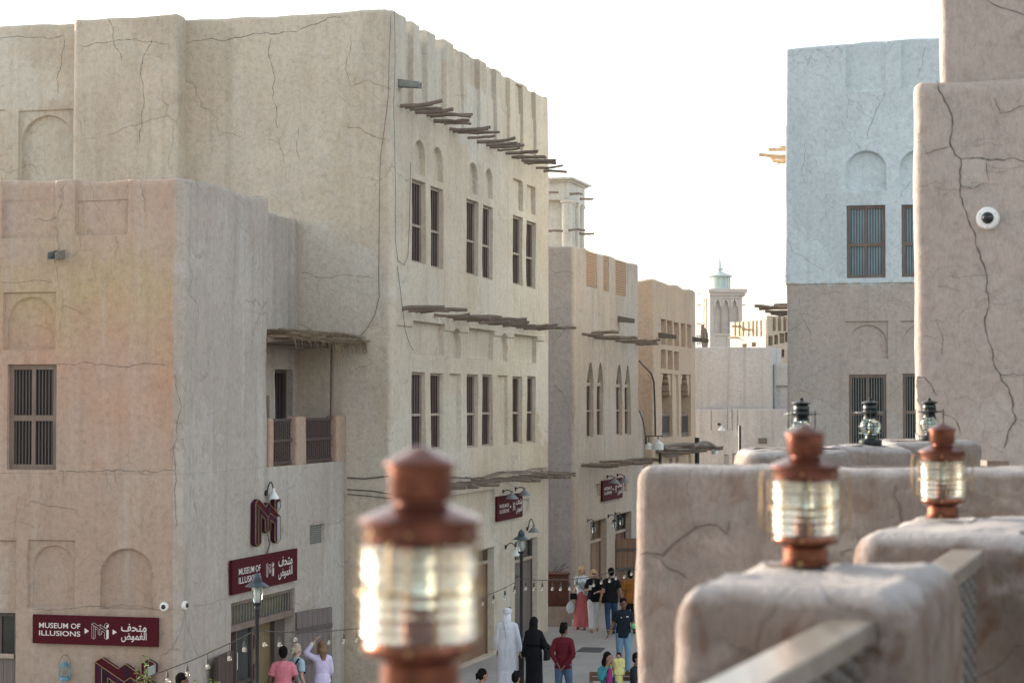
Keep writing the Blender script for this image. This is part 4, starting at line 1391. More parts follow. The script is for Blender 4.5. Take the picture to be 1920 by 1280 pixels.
# ------------------------------------------------------------------ far wall closing the street
KF = at(1303, 700, 88.0); KF = Vector((KF.x, KF.y))
FF = Face(KF, KF + E * 4.2)
fw = thing('far_wall', 'pale grey plaster wall closing the end of the street', 'wall', (KF.x, KF.y, 0))
zF = FF.px(1380, 651)[1]
sF = FF.px(1447, 700)[0]
FF = Face(KF - E * 1.0, KF + E * sF)
wall_block('upper_wall', [FF.p0, FF.p1, FF.p1 + U * 3, FF.p0 + U * 3], 0, zF, 'farwall', fw, vis=[0], rc=0.06, rt=0.04, thick=0.4, step=0.12, wave=0.02)
K4 = KF + E * sF + U * 0.3
F4 = Face(K4, K4 + E * 3)
wall_block('side_wall', [F4.p0, F4.p1, F4.p1 + U * 3, F4.p0 + U * 3], 0, F4.px(1460, 681)[1], 'farwall', fw, feats={0: [fe('rect', F4.rect(1455, 723, 1490, 762), 0.15)]}, vis=[0], thick=0.3, step=0.12)
K5 = KF - E * 1.0 - U * 0.6
F5 = Face(K5, K5 + E * 6)
zz5 = F5.px(1380, 767)[1]
f5 = [fe('rect', (F5.px(x, 800)[0], F5.px(x + 2.0, 800)[0], F5.px(x, 806)[1], 20), 0.05) for x in (1333, 1363, 1372, 1382)]
f5 += [fe('rect', F5.rect(1358, 852, 1366, 870), 0.1), fe('rect', F5.rect(1373, 850, 1380, 870), 0.1)]
wall_block('lower_wall', [F5.p0, F5.p1, F5.p1 + U * 0.5, F5.p0 + U * 0.5], 0, zz5, 'farwall', fw, feats={0: f5}, vis=[0], rc=0.05, rt=0.03, thick=0, step=0.12)
s0, s1, z0, z1 = F5.rect(1422, 821, 1438, 831)
g = MB().fbox(F5, s0, s1, z0, z1, -0.03, 0.02).build('vent_grille', 'frame', fw)
for i in range(6):
    a_ = s0 + (s1 - s0) * (i + 0.15) / 6
    piece(F5, g, 'slat', 'metal_grey', a_, a_ + (s1 - s0) / 14, z0 + 0.02, z1 - 0.02, -0.045, -0.03)
dp = at(1387, 800, 84.0)
tag(MB().tube([(dp.x, dp.y, 0), (dp.x, dp.y, dp.z + 0.05)], 0.055, 8).build('dark_pole', 'iron'), 'thin dark pole standing in front of the far grey wall', 'pole')
# small plant by the pole
pl_ = MB()
rr = random.Random(31)
pc = at(1402, 862, 83.0)
for k in range(240):
    a_ = rr.uniform(0, 2 * PI); h_ = rr.uniform(0, 0.7); r0 = 0.45 * (1 - abs(h_ - 0.25))
    p = Vector((pc.x + r0 * rr.uniform(-1, 1) + 0.1, pc.y + rr.uniform(-.3, .3), pc.z - 0.25 + h_ * 0.9))
    d_ = Vector((math.cos(a_), rr.uniform(-.4, .4), rr.uniform(-.2, .7))).normalized() * 0.14
    sd = d_.cross(Vector((0, 1, 0.3))).normalized() * 0.03
    pl_.add([p, p + d_ * 0.5 + sd, p + d_, p + d_ * 0.5 - sd], [(0, 1, 2, 3)])
pr_ = thing('shrub', 'bright green shrub at the foot of the far grey wall', 'shrub', (pc.x, pc.y, 0))
pl_.build('foliage', 'leaf', pr_)
MB().tube([(pc.x, pc.y, 0), (pc.x + 0.05, pc.y, pc.z)], 0.03, 6).build('stem', 'stem', pr_)

# ------------------------------------------------------------------ far crenellated building
KC = at(1369, 640, 112.0); KC = Vector((KC.x, KC.y))
cb = thing('crenellated_building', 'distant cream building with a crenellated parapet and rows of small square windows', 'building', (KC.x, KC.y, 0))
FC1 = Face(KC, KC + Vector((1.9, -0.6)))
KC2 = at(1437, 620, 108.0); 
FC = Face(KC, Vector((KC2.x, KC2.y)))
FC_2 = Face(Vector((KC2.x, KC2.y)), Vector((KC2.x, KC2.y)) + Vector((3.4, -0.9)))
def cren(F, x0, x1, ytop, name, feats):
    zt = F.px(x0, ytop)[1]
    o, _ = wall_block(name, [F.p0, F.p1, F.p1 + U * 5, F.p0 + U * 5], 0, zt, 'cream', cb, feats={0: feats}, vis=[0], rc=0.04, rt=0.05, thick=0.3, step=0.2)
    return zt
cl = []
for x in (1377, 1385, 1392, 1402, 1410, 1417, 1425):
    cl.append(fe('rect', (FC.px(x, 600)[0], FC.px(x + 3.4, 600)[0], FC.px(x, 630)[1], 30), 0.22))
cl += [fe('rect', FC.rect(1392, 645, 1400, 652), 0.2), fe('rect', FC.rect(1409, 642, 1417, 650), 0.2)]
cren(FC, 1369, 1437, 604, 'wing', cl)
cr = []
for x in (1449, 1459, 1469):
    cr.append(fe('rect', (FC_2.px(x, 600)[0], FC_2.px(x + 5, 600)[0], FC_2.px(x, 620)[1], 30), 0.22))
for (x, y, w_, h_) in ((1441, 630, 7, 17), (1452, 628, 6, 17), (1462, 625, 8, 18), (1472, 623, 5, 18), (1451, 660, 8, 20), (1462, 656, 3, 14), (1466, 655, 4, 14)):
    cr.append(fe('rect', FC_2.rect(x, y, x + w_, y + h_), 0.3))
cren(FC_2, 1437, 1480, 592, 'front_wall', cr)
for (x, y) in ((1384, 633), (1407, 618), (1388, 612), (1475, 598)):
    F_ = FC if x < 1437 else FC_2
    s, z = F_.px(x, y)
    MB().tube([F_.pt(s, z, 0.1), F_.pt(s, z, -0.5)], 0.05, 6).build('roof_pole', 'pole_warm', cb)

# ------------------------------------------------------------------ far wind tower with cupola
YT = 150.0
tc = at(1352, 600, YT)
tw = thing('wind_tower', 'distant square wind tower topped by a small green-white cupola and spire', 'tower', (tc.x, tc.y, 0))
k_ = YT / 4000
TP = [at(1316, 640, YT - 0.2), at(1342, 640, YT - 1.4), at(1391, 640, YT)]
ztw = at(1350, 553, YT).z
zbot = at(1350, 640, YT).z
A_ = Vector((TP[0].x, TP[0].y)); B_ = Vector((TP[1].x - 12 * k_, TP[1].y)); C_ = Vector((TP[2].x, TP[2].y))
A_ = Vector((at(1316.5, 600, YT).x, YT)); B_ = Vector((at(1331, 600, YT - 1.6).x, YT - 1.6)); C_ = Vector((at(1392, 600, YT - 1.2).x, YT - 1.2))
FT = Face(B_, C_); FTl = Face(A_, B_)
ff = [fe('rect', FT.rect(x, 560, x + 14.5, 624), 0.22) for x in (1338.5, 1354, 1370)] + [fe('rect', FT.rect(x, 629, x + 22, 660), 0.08) for x in (1341, 1366)]
fl_ = [fe('rect', FTl.rect(x, 560, x + 2.5, 624), 0.3) for x in (1319, 1323.5)]
wall_block('shaft', [A_, B_, C_, C_ + Vector((0.2, 2.5)), A_ + Vector((0.1, 2.2))], 0, ztw, 'towerp', tw, feats={0: fl_, 1: ff}, vis=[0, 1], rc=0.03, rt=0.03, thick=0, step=0.25, wave=0)
for i, x in enumerate((1338.5, 1354, 1370)):     # pointed arch heads
    s0, s1, z0, z1 = FT.rect(x, 560, x + 14.5, 624)
    c_ = (s0 + s1) / 2; w_ = (s1 - s0) / 2
    for sg in (-1, 1):
        pts = [(c_ + sg * w_, z1), (c_ + sg * w_, z1 - 0.85), (c_ + sg * w_ * 0.75, z1 - 0.55), (c_ + sg * w_ * 0.45, z1 - 0.45), (c_ + sg * w_ * 0.5, z1 - 0.3), (c_ + sg * w_ * 0.1, z1 - 0.1), (c_ + sg * w_ * 0.02, z1)]
        if sg > 0: pts = pts[::-1]
        MB().prism(pts, lambda s, z: FT.pt(s, z, -0.02), lambda s, z: FT.pt(s, z, 0.3)).build('arch_head', 'towerp', tw)
m_ = MB()
cxm = (B_.x + C_.x) / 2 - 0.1; cym = YT - 0.3
ov = 0.3
pts = [A_ + Vector((-0.28, 0)), B_ + Vector((-0.10, -0.3)), C_ + Vector((0.32, -0.25)), C_ + Vector((0.4, 2.5)), A_ + Vector((0, 2.3))]
m_.prism([(p.x, p.y) for p in pts], lambda x, y: Vector((x, y, ztw + 0.12)), lambda x, y: Vector((x, y, ztw + 0.36)))
pts2 = [Vector((p.x, p.y)) * 0.0 + (p - Vector((cxm, cym + 0.6))) * 0.92 + Vector((cxm, cym + 0.6)) for p in pts]
m_.prism([(p.x, p.y) for p in pts2], lambda x, y: Vector((x, y, ztw - 0.1)), lambda x, y: Vector((x, y, ztw + 0.12)))
m_.build('cornice', 'towerp', tw)
cc = Vector((at(1349, 540, YT).x, YT - 0.2))
zk = lambda y: at(1349, y, YT).z
M['cupola'] = plain('pale_green_white_paint', (0.50, 0.58, 0.54), 0.6, var=0.06)
m_ = MB().lathe([(0.74, zk(545)), (0.74, zk(539)), (0.62, zk(538)), (0.62, zk(520)), (0.86, zk(519.5)), (0.93, zk(518)), (0.5, zk(513)), (0.2, zk(510)), (0.07, zk(508)), (0.26, zk(506)), (0.26, zk(504)), (0.1, zk(502)), (0.10, zk(495)), (0.05, zk(484)), (0.02, zk(474))], (cc.x, cc.y, 0), 16)
m_.build('cupola', 'cupola', tw, smooth=True, angle=30)
for j in range(12):
    a_ = 2 * PI * j / 12
    m2 = MB().bar((cc.x + 0.72 * math.cos(a_), cc.y + 0.72 * math.sin(a_), zk(539)), (cc.x + 0.72 * math.cos(a_), cc.y + 0.72 * math.sin(a_), zk(519.5)), 0.06)
    m2.build('cupola_post', 'cupola', tw)
for (x, y, ln) in ((1306, 572, 10), (1306, 607, 10), (1385, 572, 13), (1385, 606, 13)):
    p = at(x, y, YT - 0.6); q_ = at(x + ln, y, YT - 0.6)
    MB().tube([p, q_], 0.035, 6).build('roof_pole', 'pole_warm', tw)
# scaffold clutter left of the tower
YS = 95.0
sc_ = thing('roof_frame', 'small white metal frame with bundled poles on the roof beside the distant tower', 'roof frame', tuple(at(1315, 645, YS)))
m_ = MB()
for x in (1307, 1312, 1317):
    m_.bar(at(x, 650, YS), at(x, 628, YS), 0.05)
for y in (630, 637, 644):
    m_.bar(at(1306, y, YS), at(1318, y, YS), 0.05)
m_.build('frame', 'enamel', sc_)
for k in range(5):
    MB().tube(*pole_mesh(at(1318 + k * 1.7, 652, YS), at(1316 + k * 2.1, 612 + RND.uniform(-4, 6), YS), 0.06, 700 + k), 6).build('pole', 'pole', sc_)

# ------------------------------------------------------------------ white wind tower behind the second building
YW = 78.0
kx = lambda x: at(x, 400, YW).x
zw = lambda y: at(1060, y, YW).z
wt = thing('white_wind_tower', 'white wind tower with slim columns and jutting poles above the beige building', 'tower', (kx(1050), YW, 0))
cx_ = Vector((kx(1067), YW)); 
Eb = Vector((0.9667, -0.2561)); 
fA = Face(cx_ - Eb * 1.7, cx_)                    # camera side
fBt = Face(cx_, cx_ + U * 2.6)
body = MB()
body.prism([(p.x, p.y) for p in (fA.p0 + U * 0.35, cx_ + U * 0.35 - Eb * 0.3, cx_ + U * 2.6 - Eb * 0.3, fA.p0 + U * 2.6)], lambda x, y: Vector((x, y, 0)), lambda x, y: Vector((x, y, zw(372))))
body.build('core', 'white', wt)
hd = MB()
P_ = [fA.p0, cx_, cx_ + U * 2.6, fA.p0 + U * 2.6]
hd.prism([(p.x, p.y) for p in P_], lambda x, y: Vector((x, y, zw(374))), lambda x, y: Vector((x, y, zw(341))))
hd.build('head', 'white', wt)
cn = MB()
ce = (P_[0] + P_[2]) / 2
for (k, za, zb) in ((1.10, 341, 337), (1.24, 337, 333.5)):
    cn.prism([(ce.x + (p.x - ce.x) * k, ce.y + (p.y - ce.y) * k) for p in P_], lambda x, y: Vector((x, y, zw(za))), lambda x, y: Vector((x, y, zw(zb))))
cn.build('cornice', 'white', wt)
for k, p in enumerate((fA.pt(1.6, 0, 0.12), fBt.pt(0.95, 0, 0.12), fBt.pt(1.75, 0, 0.12), fBt.pt(2.5, 0, 0.12))):
    r_ = 0.2 if k == 0 else 0.13
    MB().lathe([(r_, zw(470)), (r_, zw(381)), (r_ * 1.3, zw(379)), (r_ * 1.3, zw(375)), (r_ * 1.15, zw(373.5))], (p.x, p.y, 0), 14).build('column', 'white', wt, smooth=True)
for (xa, xb, y) in ((1028, 1047, 361), (1068, 1092, 364), (1088, 1113, 373), (1028, 1055, 433), (1066, 1097, 432), (1087, 1114, 438)):
    MB().tube(*pole_mesh(at(xa, y, YW - 0.3), at(xb, y, YW - 0.5), 0.05, 500 + xa), 7).build('roof_pole', 'pole', wt, smooth=True)
for k, (xa, y, xb, yb) in enumerate(((180, 28, 180.5, -6), (692, 15, 691.5, -6))):
    Y = 49 if k == 0 else 46.5
    tag(MB().tube([at(xa, y + 6, Y), at(xb, yb, Y)], 0.010, 6).build('roof_antenna', 'iron'), ['thin antenna above the pale pier at the upper left', 'thin antenna on the roof near the tall building corner'][k], 'antenna')

# ------------------------------------------------------------------ terrace we stand on
US = Vector((0.3256, 0.9455)); ES = Vector((0.9455, -0.3256))
ZF_ = EYE - 1.6
tp = [(-1.54, 0.5), (7, 0.5), (8, 18.6), (3.0, 19.2), (0.73, 12.53), (2.38, 11.9)]
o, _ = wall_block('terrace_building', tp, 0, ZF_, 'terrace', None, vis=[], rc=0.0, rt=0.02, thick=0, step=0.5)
tag(o, kind='structure')
W0 = Vector((0.70, 12.5))
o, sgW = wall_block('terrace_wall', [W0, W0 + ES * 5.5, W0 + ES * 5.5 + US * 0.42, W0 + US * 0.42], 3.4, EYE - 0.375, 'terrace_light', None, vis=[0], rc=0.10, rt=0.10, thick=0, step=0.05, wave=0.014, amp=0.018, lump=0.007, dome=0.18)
tag(o, 'long low rounded plaster wall crossing the terrace behind the copper lanterns', 'wall')
FW = Face(W0, W0 + ES * 5.5)
for k, (pts, w) in enumerate([
    ([(1199, 1040), (1225, 1037), (1245, 1040), (1262, 1020), (1290, 1000), (1320, 985), (1345, 985), (1362, 1000), (1368, 975)], 0.008),
    ([(1210, 1042), (1240, 1050), (1270, 1070), (1290, 1085)], 0.006), ([(1255, 1022), (1240, 1045)], 0.006),
    ([(1680, 905), (1676, 930), (1688, 960), (1692, 985)], 0.007), ([(1600, 1030), (1575, 1035), (1580, 1045)], 0.006)]):
    crack(FW, o, pts, w * 2.2, seed=260 + k, amp=0.018, lump=0.007)
def pillar(name, p, w, l, ztop, label, zb=None, rc=0.10, rt=0.09, u=US, e=ES, mat='terrace', cat='pillar'):
    p = Vector(p)
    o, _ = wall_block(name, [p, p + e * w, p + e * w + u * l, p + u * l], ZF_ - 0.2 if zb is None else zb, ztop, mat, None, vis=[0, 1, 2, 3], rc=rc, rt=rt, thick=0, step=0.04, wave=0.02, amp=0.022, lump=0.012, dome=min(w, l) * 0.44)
    tag(o, label, cat)
    return o
P1 = Vector((-0.42, 3.50))
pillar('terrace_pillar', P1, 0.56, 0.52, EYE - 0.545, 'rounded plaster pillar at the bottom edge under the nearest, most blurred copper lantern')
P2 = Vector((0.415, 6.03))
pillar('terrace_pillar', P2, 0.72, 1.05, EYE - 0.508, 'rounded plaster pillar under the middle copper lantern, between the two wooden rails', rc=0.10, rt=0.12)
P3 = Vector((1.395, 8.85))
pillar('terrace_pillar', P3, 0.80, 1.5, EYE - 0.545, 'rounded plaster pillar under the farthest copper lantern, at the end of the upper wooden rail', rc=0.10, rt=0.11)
for k, (xa, xb, Y, zt, lb) in enumerate([
    (1393, 1612, 15.0, 0.362, 'rounded plaster pillar top under the leftmost dark hurricane lantern'),
    (1545, 1722, 16.6, 0.360, 'rounded plaster pillar top under the middle dark hurricane lantern'),
    (1662, 1842, 18.2, 0.358, 'rounded plaster pillar top under the rightmost dark hurricane lantern')]):
    a_ = at(xa, 850, Y)
    w_ = (xb - xa) / 4000 * Y
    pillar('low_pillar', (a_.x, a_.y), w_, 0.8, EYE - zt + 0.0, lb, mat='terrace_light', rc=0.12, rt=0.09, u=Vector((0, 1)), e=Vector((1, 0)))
bx_ = at(1865, 868, 14.5)
tag(MB().box((bx_.x - 0.075, bx_.y - 0.1, bx_.z - 0.1), (bx_.x + 0.075, bx_.y + 0.1, bx_.z + 0.02)).build('junction_box', 'frame'), 'small dark brown box behind the long low wall at the right edge', 'box')

# rails and lattice panels between the pillars
def railing(a, b, label, sp_rows=9):
    a, b = Vector(a), Vector(b)
    root = thing('wooden_railing', label, 'railing', (a.x, a.y, ZF_))
    zt = EYE - 0.60
    L = (b - a).length
    u = (b - a).normalized(); n_ = Vector((u.y, -u.x))
    m = MB()
    V = [a - n_ * 0.065, a + n_ * 0.065, b + n_ * 0.065, b - n_ * 0.065]
    m.hexa([(p.x, p.y, zt - 0.06) for p in V] + [(p.x, p.y, zt) for p in V])
    o = m.build('top_rail', 'rail', root)
    bv = o.modifiers.new('bevel', 'BEVEL'); bv.width = 0.005; bv.segments = 2
    m = MB()
    V = [a - n_ * 0.035, a + n_ * 0.035, b + n_ * 0.035, b - n_ * 0.035]
    m.hexa([(p.x, p.y, ZF_ + 0.08) for p in V] + [(p.x, p.y, ZF_ + 0.14) for p in V])
    m.build('bottom_rail', 'rail', root)
    G = Face((a.x, a.y), (b.x, b.y))
    for (s0, s1) in ((0.0, 0.05), (L - 0.05, L)):
        m = MB(); m.fbox(G, s0, s1, ZF_ + 0.14, zt - 0.06, -0.03, 0.03); m.build('stile', 'lattice', root)
    n = int(L / 0.105)
    for k in range(n):
        s = 0.05 + (L - 0.1) * (k + 0.5) / n
        p = G.pt(s, 0)
        prof = []
        z0, z1 = ZF_ + 0.14, zt - 0.06
        ph = 0.5 * (k % 2)
        nb_ = 14
        for i in range(nb_ * 6 + 1):
            q_ = i / (nb_ * 6)
            f_ = abs(math.sin(PI * (q_ * nb_ + ph)))
            prof.append((0.009 + 0.034 * f_ ** 0.8, z0 + (z1 - z0) * q_))
        MB().lathe(prof, (p.x, p.y, 0), 8).build('spindle', 'lattice', root, smooth=True, angle=60)
    return root
railing((-0.16 + 0.30, 3.60), (0.955, 5.93), 'weathered wooden rail with turned spindles in the foreground, bottom of the picture')
e2 = P2 + US * 1.02
railing((1.30, 6.9), (1.84, 8.62), 'weathered wooden rail with turned spindles between the two nearer copper lantern pillars at the right')

# ------------------------------------------------------------------ copper ship lanterns
def copper_lantern(loc, rz, label):
    t = thing('copper_lantern', label, 'lantern', tuple(loc), rz, 'copper ship lanterns on the terrace pillars')
    B = lambda m, n, mat, par=t, **k: m.build(n, mat, par, local=True, **k)
    base = MB().lathe([(0.074, 0), (0.078, 0.004), (0.078, 0.014), (0.071, 0.018), (0.070, 0.052), (0.074, 0.057), (0.088, 0.064), (0.098, 0.068), (0.100, 0.072), (0.100, 0.088), (0.097, 0.094), (0.060, 0.096), (0.0, 0.096)], n=40)
    bo = B(base, 'base', 'copper', smooth=True, angle=28)
    for k in range(6):
        a = 2 * PI * (k + 0.5) / 6
        B(MB().ball((0.101 * math.cos(a), 0.101 * math.sin(a), 0.080), 0.0055, 8, 6), 'rivet', 'brass', bo, smooth=True, angle=None)
    for k in range(3):
        a = 2 * PI * (k + 0.2) / 3
        B(MB().bar((0.066 * math.cos(a), 0.066 * math.sin(a), 0.010), (0.088 * math.cos(a), 0.088 * math.sin(a), 0.010), 0.014, 0.014), 'foot_lug', 'brass', bo)
    # ribbed fresnel glass
    prof = []
    z0, z1 = 0.095, 0.262
    n = 8
    for i in range(n):
        for j in range(8):
            q = j / 8
            r = 0.0965 + 0.0095 * math.sin(PI * q) ** 0.7
            if i in (4,): r = 0.0985 + 0.002 * math.sin(PI * q)
            prof.append((r, z0 + (z1 - z0) * (i + q) / n))
    prof.append((0.0965, z1))
    inner = [(0.0925, z1 - 0.001 - (z1 - z0 - 0.002) * i / 6) for i in range(7)]
    vs = MB()
    vs.lathe(prof + inner + [prof[0]], n=48, close=False)
    B(vs, 'ribbed_glass', 'lens', smooth=True, angle=None)
    # guards
    for k in range(8):
        a = 2 * PI * k / 8 + 0.2
        c, s = math.cos(a), math.sin(a)
        B(MB().tube([(0.100 * c, 0.100 * s, 0.090), (0.1095 * c, 0.1095 * s, 0.097), (0.1095 * c, 0.1095 * s, 0.258), (0.100 * c, 0.100 * s, 0.268)], 0.0026, 6), 'guard_bar', 'brass', smooth=True)
    for z in (0.178,):
        B(MB().tube([(0.1095 * math.cos(2 * PI * i / 40), 0.1095 * math.sin(2 * PI * i / 40), z) for i in range(41)], 0.0024, 6), 'guard_ring', 'brass', smooth=True)
    # burner inside
    B(MB().lathe([(0.0, 0.097), (0.034, 0.097), (0.034, 0.150), (0.026, 0.156), (0.012, 0.160), (0.012, 0.168), (0.0, 0.168)], n=20), 'burner', 'copper_dark', smooth=True)
    B(MB().lathe([(0.0, 0.168), (0.016, 0.17), (0.026, 0.188), (0.027, 0.205), (0.018, 0.228), (0.014, 0.262), (0.0, 0.264)], n=16), 'lamp_bulb', 'clear', smooth=True, angle=None)
    B(MB().tube([(0.045, 0.02, 0.097), (0.045, 0.02, 0.262)], 0.003, 6), 'inner_rod', 'brass')
    # top
    top = MB().lathe([(0.0, 0.262), (0.097, 0.262), (0.101, 0.266), (0.101, 0.292), (0.103, 0.297), (0.112, 0.300), (0.112, 0.304), (0.098, 0.311), (0.076, 0.320), (0.054, 0.328), (0.044, 0.330), (0.044, 0.338), (0.0, 0.338)], n=40)
    to = B(top, 'shoulder', 'copper_dark', smooth=True, angle=28)
    for k in range(6):
        a = 2 * PI * (k + 0.5) / 6
        B(MB().ball((0.1015 * math.cos(a), 0.1015 * math.sin(a), 0.281), 0.005, 8, 6), 'rivet', 'brass', to, smooth=True, angle=None)
    chim = MB().lathe([(0.0, 0.336), (0.052, 0.336), (0.056, 0.340), (0.0575, 0.345), (0.0575, 0.398), (0.0, 0.398)], n=36)
    B(chim, 'chimney', 'copper', smooth=True, angle=28)
    cap = MB().lathe([(0.0, 0.396), (0.060, 0.396), (0.0645, 0.398), (0.0645, 0.4025), (0.060, 0.406), (0.036, 0.417), (0.016, 0.427), (0.008, 0.431), (0.0, 0.432)], n=36)
    B(cap, 'cap', 'copper_dark', smooth=True, angle=28)
    for sg in (-1, 1):
        pts = [(sg * 0.100, 0, 0.282), (sg * 0.128, 0, 0.288), (sg * 0.134, 0, 0.275), (sg * 0.135, 0, 0.18), (sg * 0.134, 0, 0.125), (sg * 0.124, 0, 0.112), (sg * 0.100, 0, 0.106)]
        B(MB().tube(pts, 0.003, 8), 'side_handle', 'brass', smooth=True)
    return t
l1 = at(788, 1000, 3.75); l2 = at(1510, 1000, 6.54); l3 = at(1767, 900, 9.7)
copper_lantern((l1.x, l1.y, EYE - 0.512), 0.9, 'largest and most blurred copper ship lantern, on the pillar at the bottom edge')
copper_lantern((l2.x, l2.y, EYE - 0.505), -0.22, 'copper ship lantern on the middle pillar, between the two wooden rails')
copper_lantern((l3.x, l3.y, EYE - 0.535), -0.22, 'smallest copper ship lantern, on the farthest pillar at the right')

# ------------------------------------------------------------------ dark hurricane lanterns
def hurricane(loc, rz, label):
    t = thing('hurricane_lantern', label, 'lantern', tuple(loc), rz, 'dark hurricane lanterns on the low pillars')
    B = lambda m, n, mat, par=t, **k: m.build(n, mat, par, local=True, **k)
    B(MB().lathe([(0.0, 0), (0.088, 0), (0.092, 0.006), (0.092, 0.040), (0.084, 0.050), (0.05, 0.054), (0.042, 0.060), (0.040, 0.078), (0.048, 0.086), (0.0, 0.086)], n=28), 'oil_tank', 'lantern_dark', smooth=True)
    B(MB().lathe([(0.040, 0.084), (0.062, 0.100), (0.082, 0.130), (0.086, 0.155), (0.078, 0.185), (0.055, 0.212), (0.052, 0.212), (0.075, 0.184), (0.083, 0.155), (0.079, 0.130), (0.060, 0.102), (0.038, 0.086), (0.040, 0.084)], n=28, close=False), 'glass_globe', 'clear', smooth=True, angle=None)
    B(MB().lathe([(0.0, 0.086), (0.022, 0.086), (0.018, 0.12), (0.0, 0.121)], n=12), 'burner', 'brass', smooth=True)
    B(MB().ball((0, 0, 0.15), (0.02, 0.02, 0.032)), 'lamp_bulb', 'enamel', smooth=True, angle=None)
    B(MB().lathe([(0.0, 0.212), (0.056, 0.212), (0.052, 0.232), (0.046, 0.243), (0.06, 0.252), (0.10, 0.256), (0.128, 0.262), (0.128, 0.266), (0.06, 0.272), (0.058, 0.278), (0.0, 0.278)], n=28), 'brim', 'lantern_dark', smooth=True)
    B(MB().lathe([(0.0, 0.276), (0.058, 0.276), (0.060, 0.284), (0.052, 0.290), (0.058, 0.298), (0.056, 0.318), (0.046, 0.326), (0.0, 0.326)], n=28), 'chimney', 'lantern_dark', smooth=True)
    B(MB().lathe([(0.0, 0.324), (0.040, 0.324), (0.070, 0.340), (0.070, 0.344), (0.045, 0.352), (0.018, 0.360), (0.012, 0.364), (0.016, 0.372), (0.010, 0.380), (0.0, 0.381)], n=28), 'cap', 'lantern_dark', smooth=True)
    for k in range(4):
        a = PI / 4 + PI / 2 * k
        c, s = math.cos(a), math.sin(a)
        B(MB().tube([(0.088 * c, 0.088 * s, 0.045), (0.118 * c, 0.118 * s, 0.08), (0.120 * c, 0.120 * s, 0.262), (0.118 * c, 0.118 * s, 0.285)], 0.0045, 6), 'cage_rod', 'lantern_dark', smooth=True)
    for z, r in ((0.155, 0.098), (0.10, 0.09)):
        B(MB().tube([(r * math.cos(2 * PI * i / 28), r * math.sin(2 * PI * i / 28), z) for i in range(29)], 0.003, 5), 'cage_ring', 'lantern_dark', smooth=True)
    return t
for x, Y, lb in ((1503, 15.4, 'dark hurricane lantern with glass globe, leftmost of the three, behind the middle copper lantern'),
                 (1632, 17.0, 'dark hurricane lantern with glass globe, standing clear between the two copper lanterns'),
                 (1743, 18.6, 'dark hurricane lantern in a wire cage, rightmost of the three, behind the farthest copper lantern')):
    p = at(x, 830, Y)
    hurricane((p.x, p.y, EYE - 0.362), RND.uniform(0, 1), lb)

# ------------------------------------------------------------------ lettering and logo
def text_pts(body, bold=0.012):
    c = bpy.data.curves.new('lettering', 'FONT')
    c.body = body; c.size = 1.0; c.offset = bold; c.extrude = 0.0; c.resolution_u = 3
    o = bpy.data.objects.new('lettering', c)
    col.objects.link(o)
    bpy.context.view_layer.update()
    me = bpy.data.meshes.new_from_object(o.evaluated_get(bpy.context.evaluated_depsgraph_get()))
    vs = [tuple(v.co) for v in me.vertices]; fs = [tuple(p.vertices) for p in me.polygons]
    bpy.data.objects.remove(o); bpy.data.curves.remove(c); bpy.data.meshes.remove(me)
    return vs, fs
def lettering(F, parent, body, s0, s1, z0, z1, d, mat='letter', bold=0.012):
    vs, fs = text_pts(body, bold)
    x0 = min(v[0] for v in vs); x1 = max(v[0] for v in vs); y0 = min(v[1] for v in vs); y1 = max(v[1] for v in vs)
    m = MB().add([F.pt(s0 + (v[0] - x0) / (x1 - x0) * (s1 - s0), z0 + (v[1] - y0) / (y1 - y0) * (z1 - z0), d) for v in vs], fs)
    return m.build('lettering', mat, parent)
LOGO = [(918, 262), (945, 245), (1008, 285), (1035, 266), (1118, 322), (1150, 340), (1150, 450), (1120, 465), (1095, 450), (1095, 375), (1057, 350), (1055, 395), (1030, 410), (1005, 395), (1005, 345), (968, 322), (968, 450), (945, 465), (918, 450)]
DOT = [(1095, 262), (1120, 245), (1150, 262), (1150, 295), (1120, 318), (1095, 300)]
I1 = [(1120, 338), (1150, 340), (1150, 450), (1120, 465)]
I2 = [(1120, 276), (1150, 262), (1150, 295), (1120, 318)]
def logo_map(F, s0, s1, z0, z1, d):
    return lambda x, y: F.pt(s0 + (x - 918) / 232 * (s1 - s0), z1 - (y - 245) / 220 * (z1 - z0), d)
def flat_logo(F, parent, s0, s1, z0, z1, d):
    f = logo_map(F, s0, s1, z0, z1, d); g = logo_map(F, s0, s1, z0, z1, d + 0.004)
    m = MB(); m.prism(I1, f, g); m.prism(I2, f, g)
    w = (s1 - s0) * 0.018
    lines = [LOGO + LOGO[:1], DOT + DOT[:1], [(918, 262), (968, 295), (1005, 318), (1030, 335), (1055, 318)], [(945, 285), (945, 465)], [(1030, 335), (1030, 410)], [(1035, 266), (1030, 300), (1120, 355)], [(968, 295), (968, 322)]]
    for ln in lines:
        for a, b in zip(ln, ln[1:]):
            m.bar(f(*a), f(*b), 0.004, w, up=V3(F.n))
    return m.build('logo', 'letter', parent)
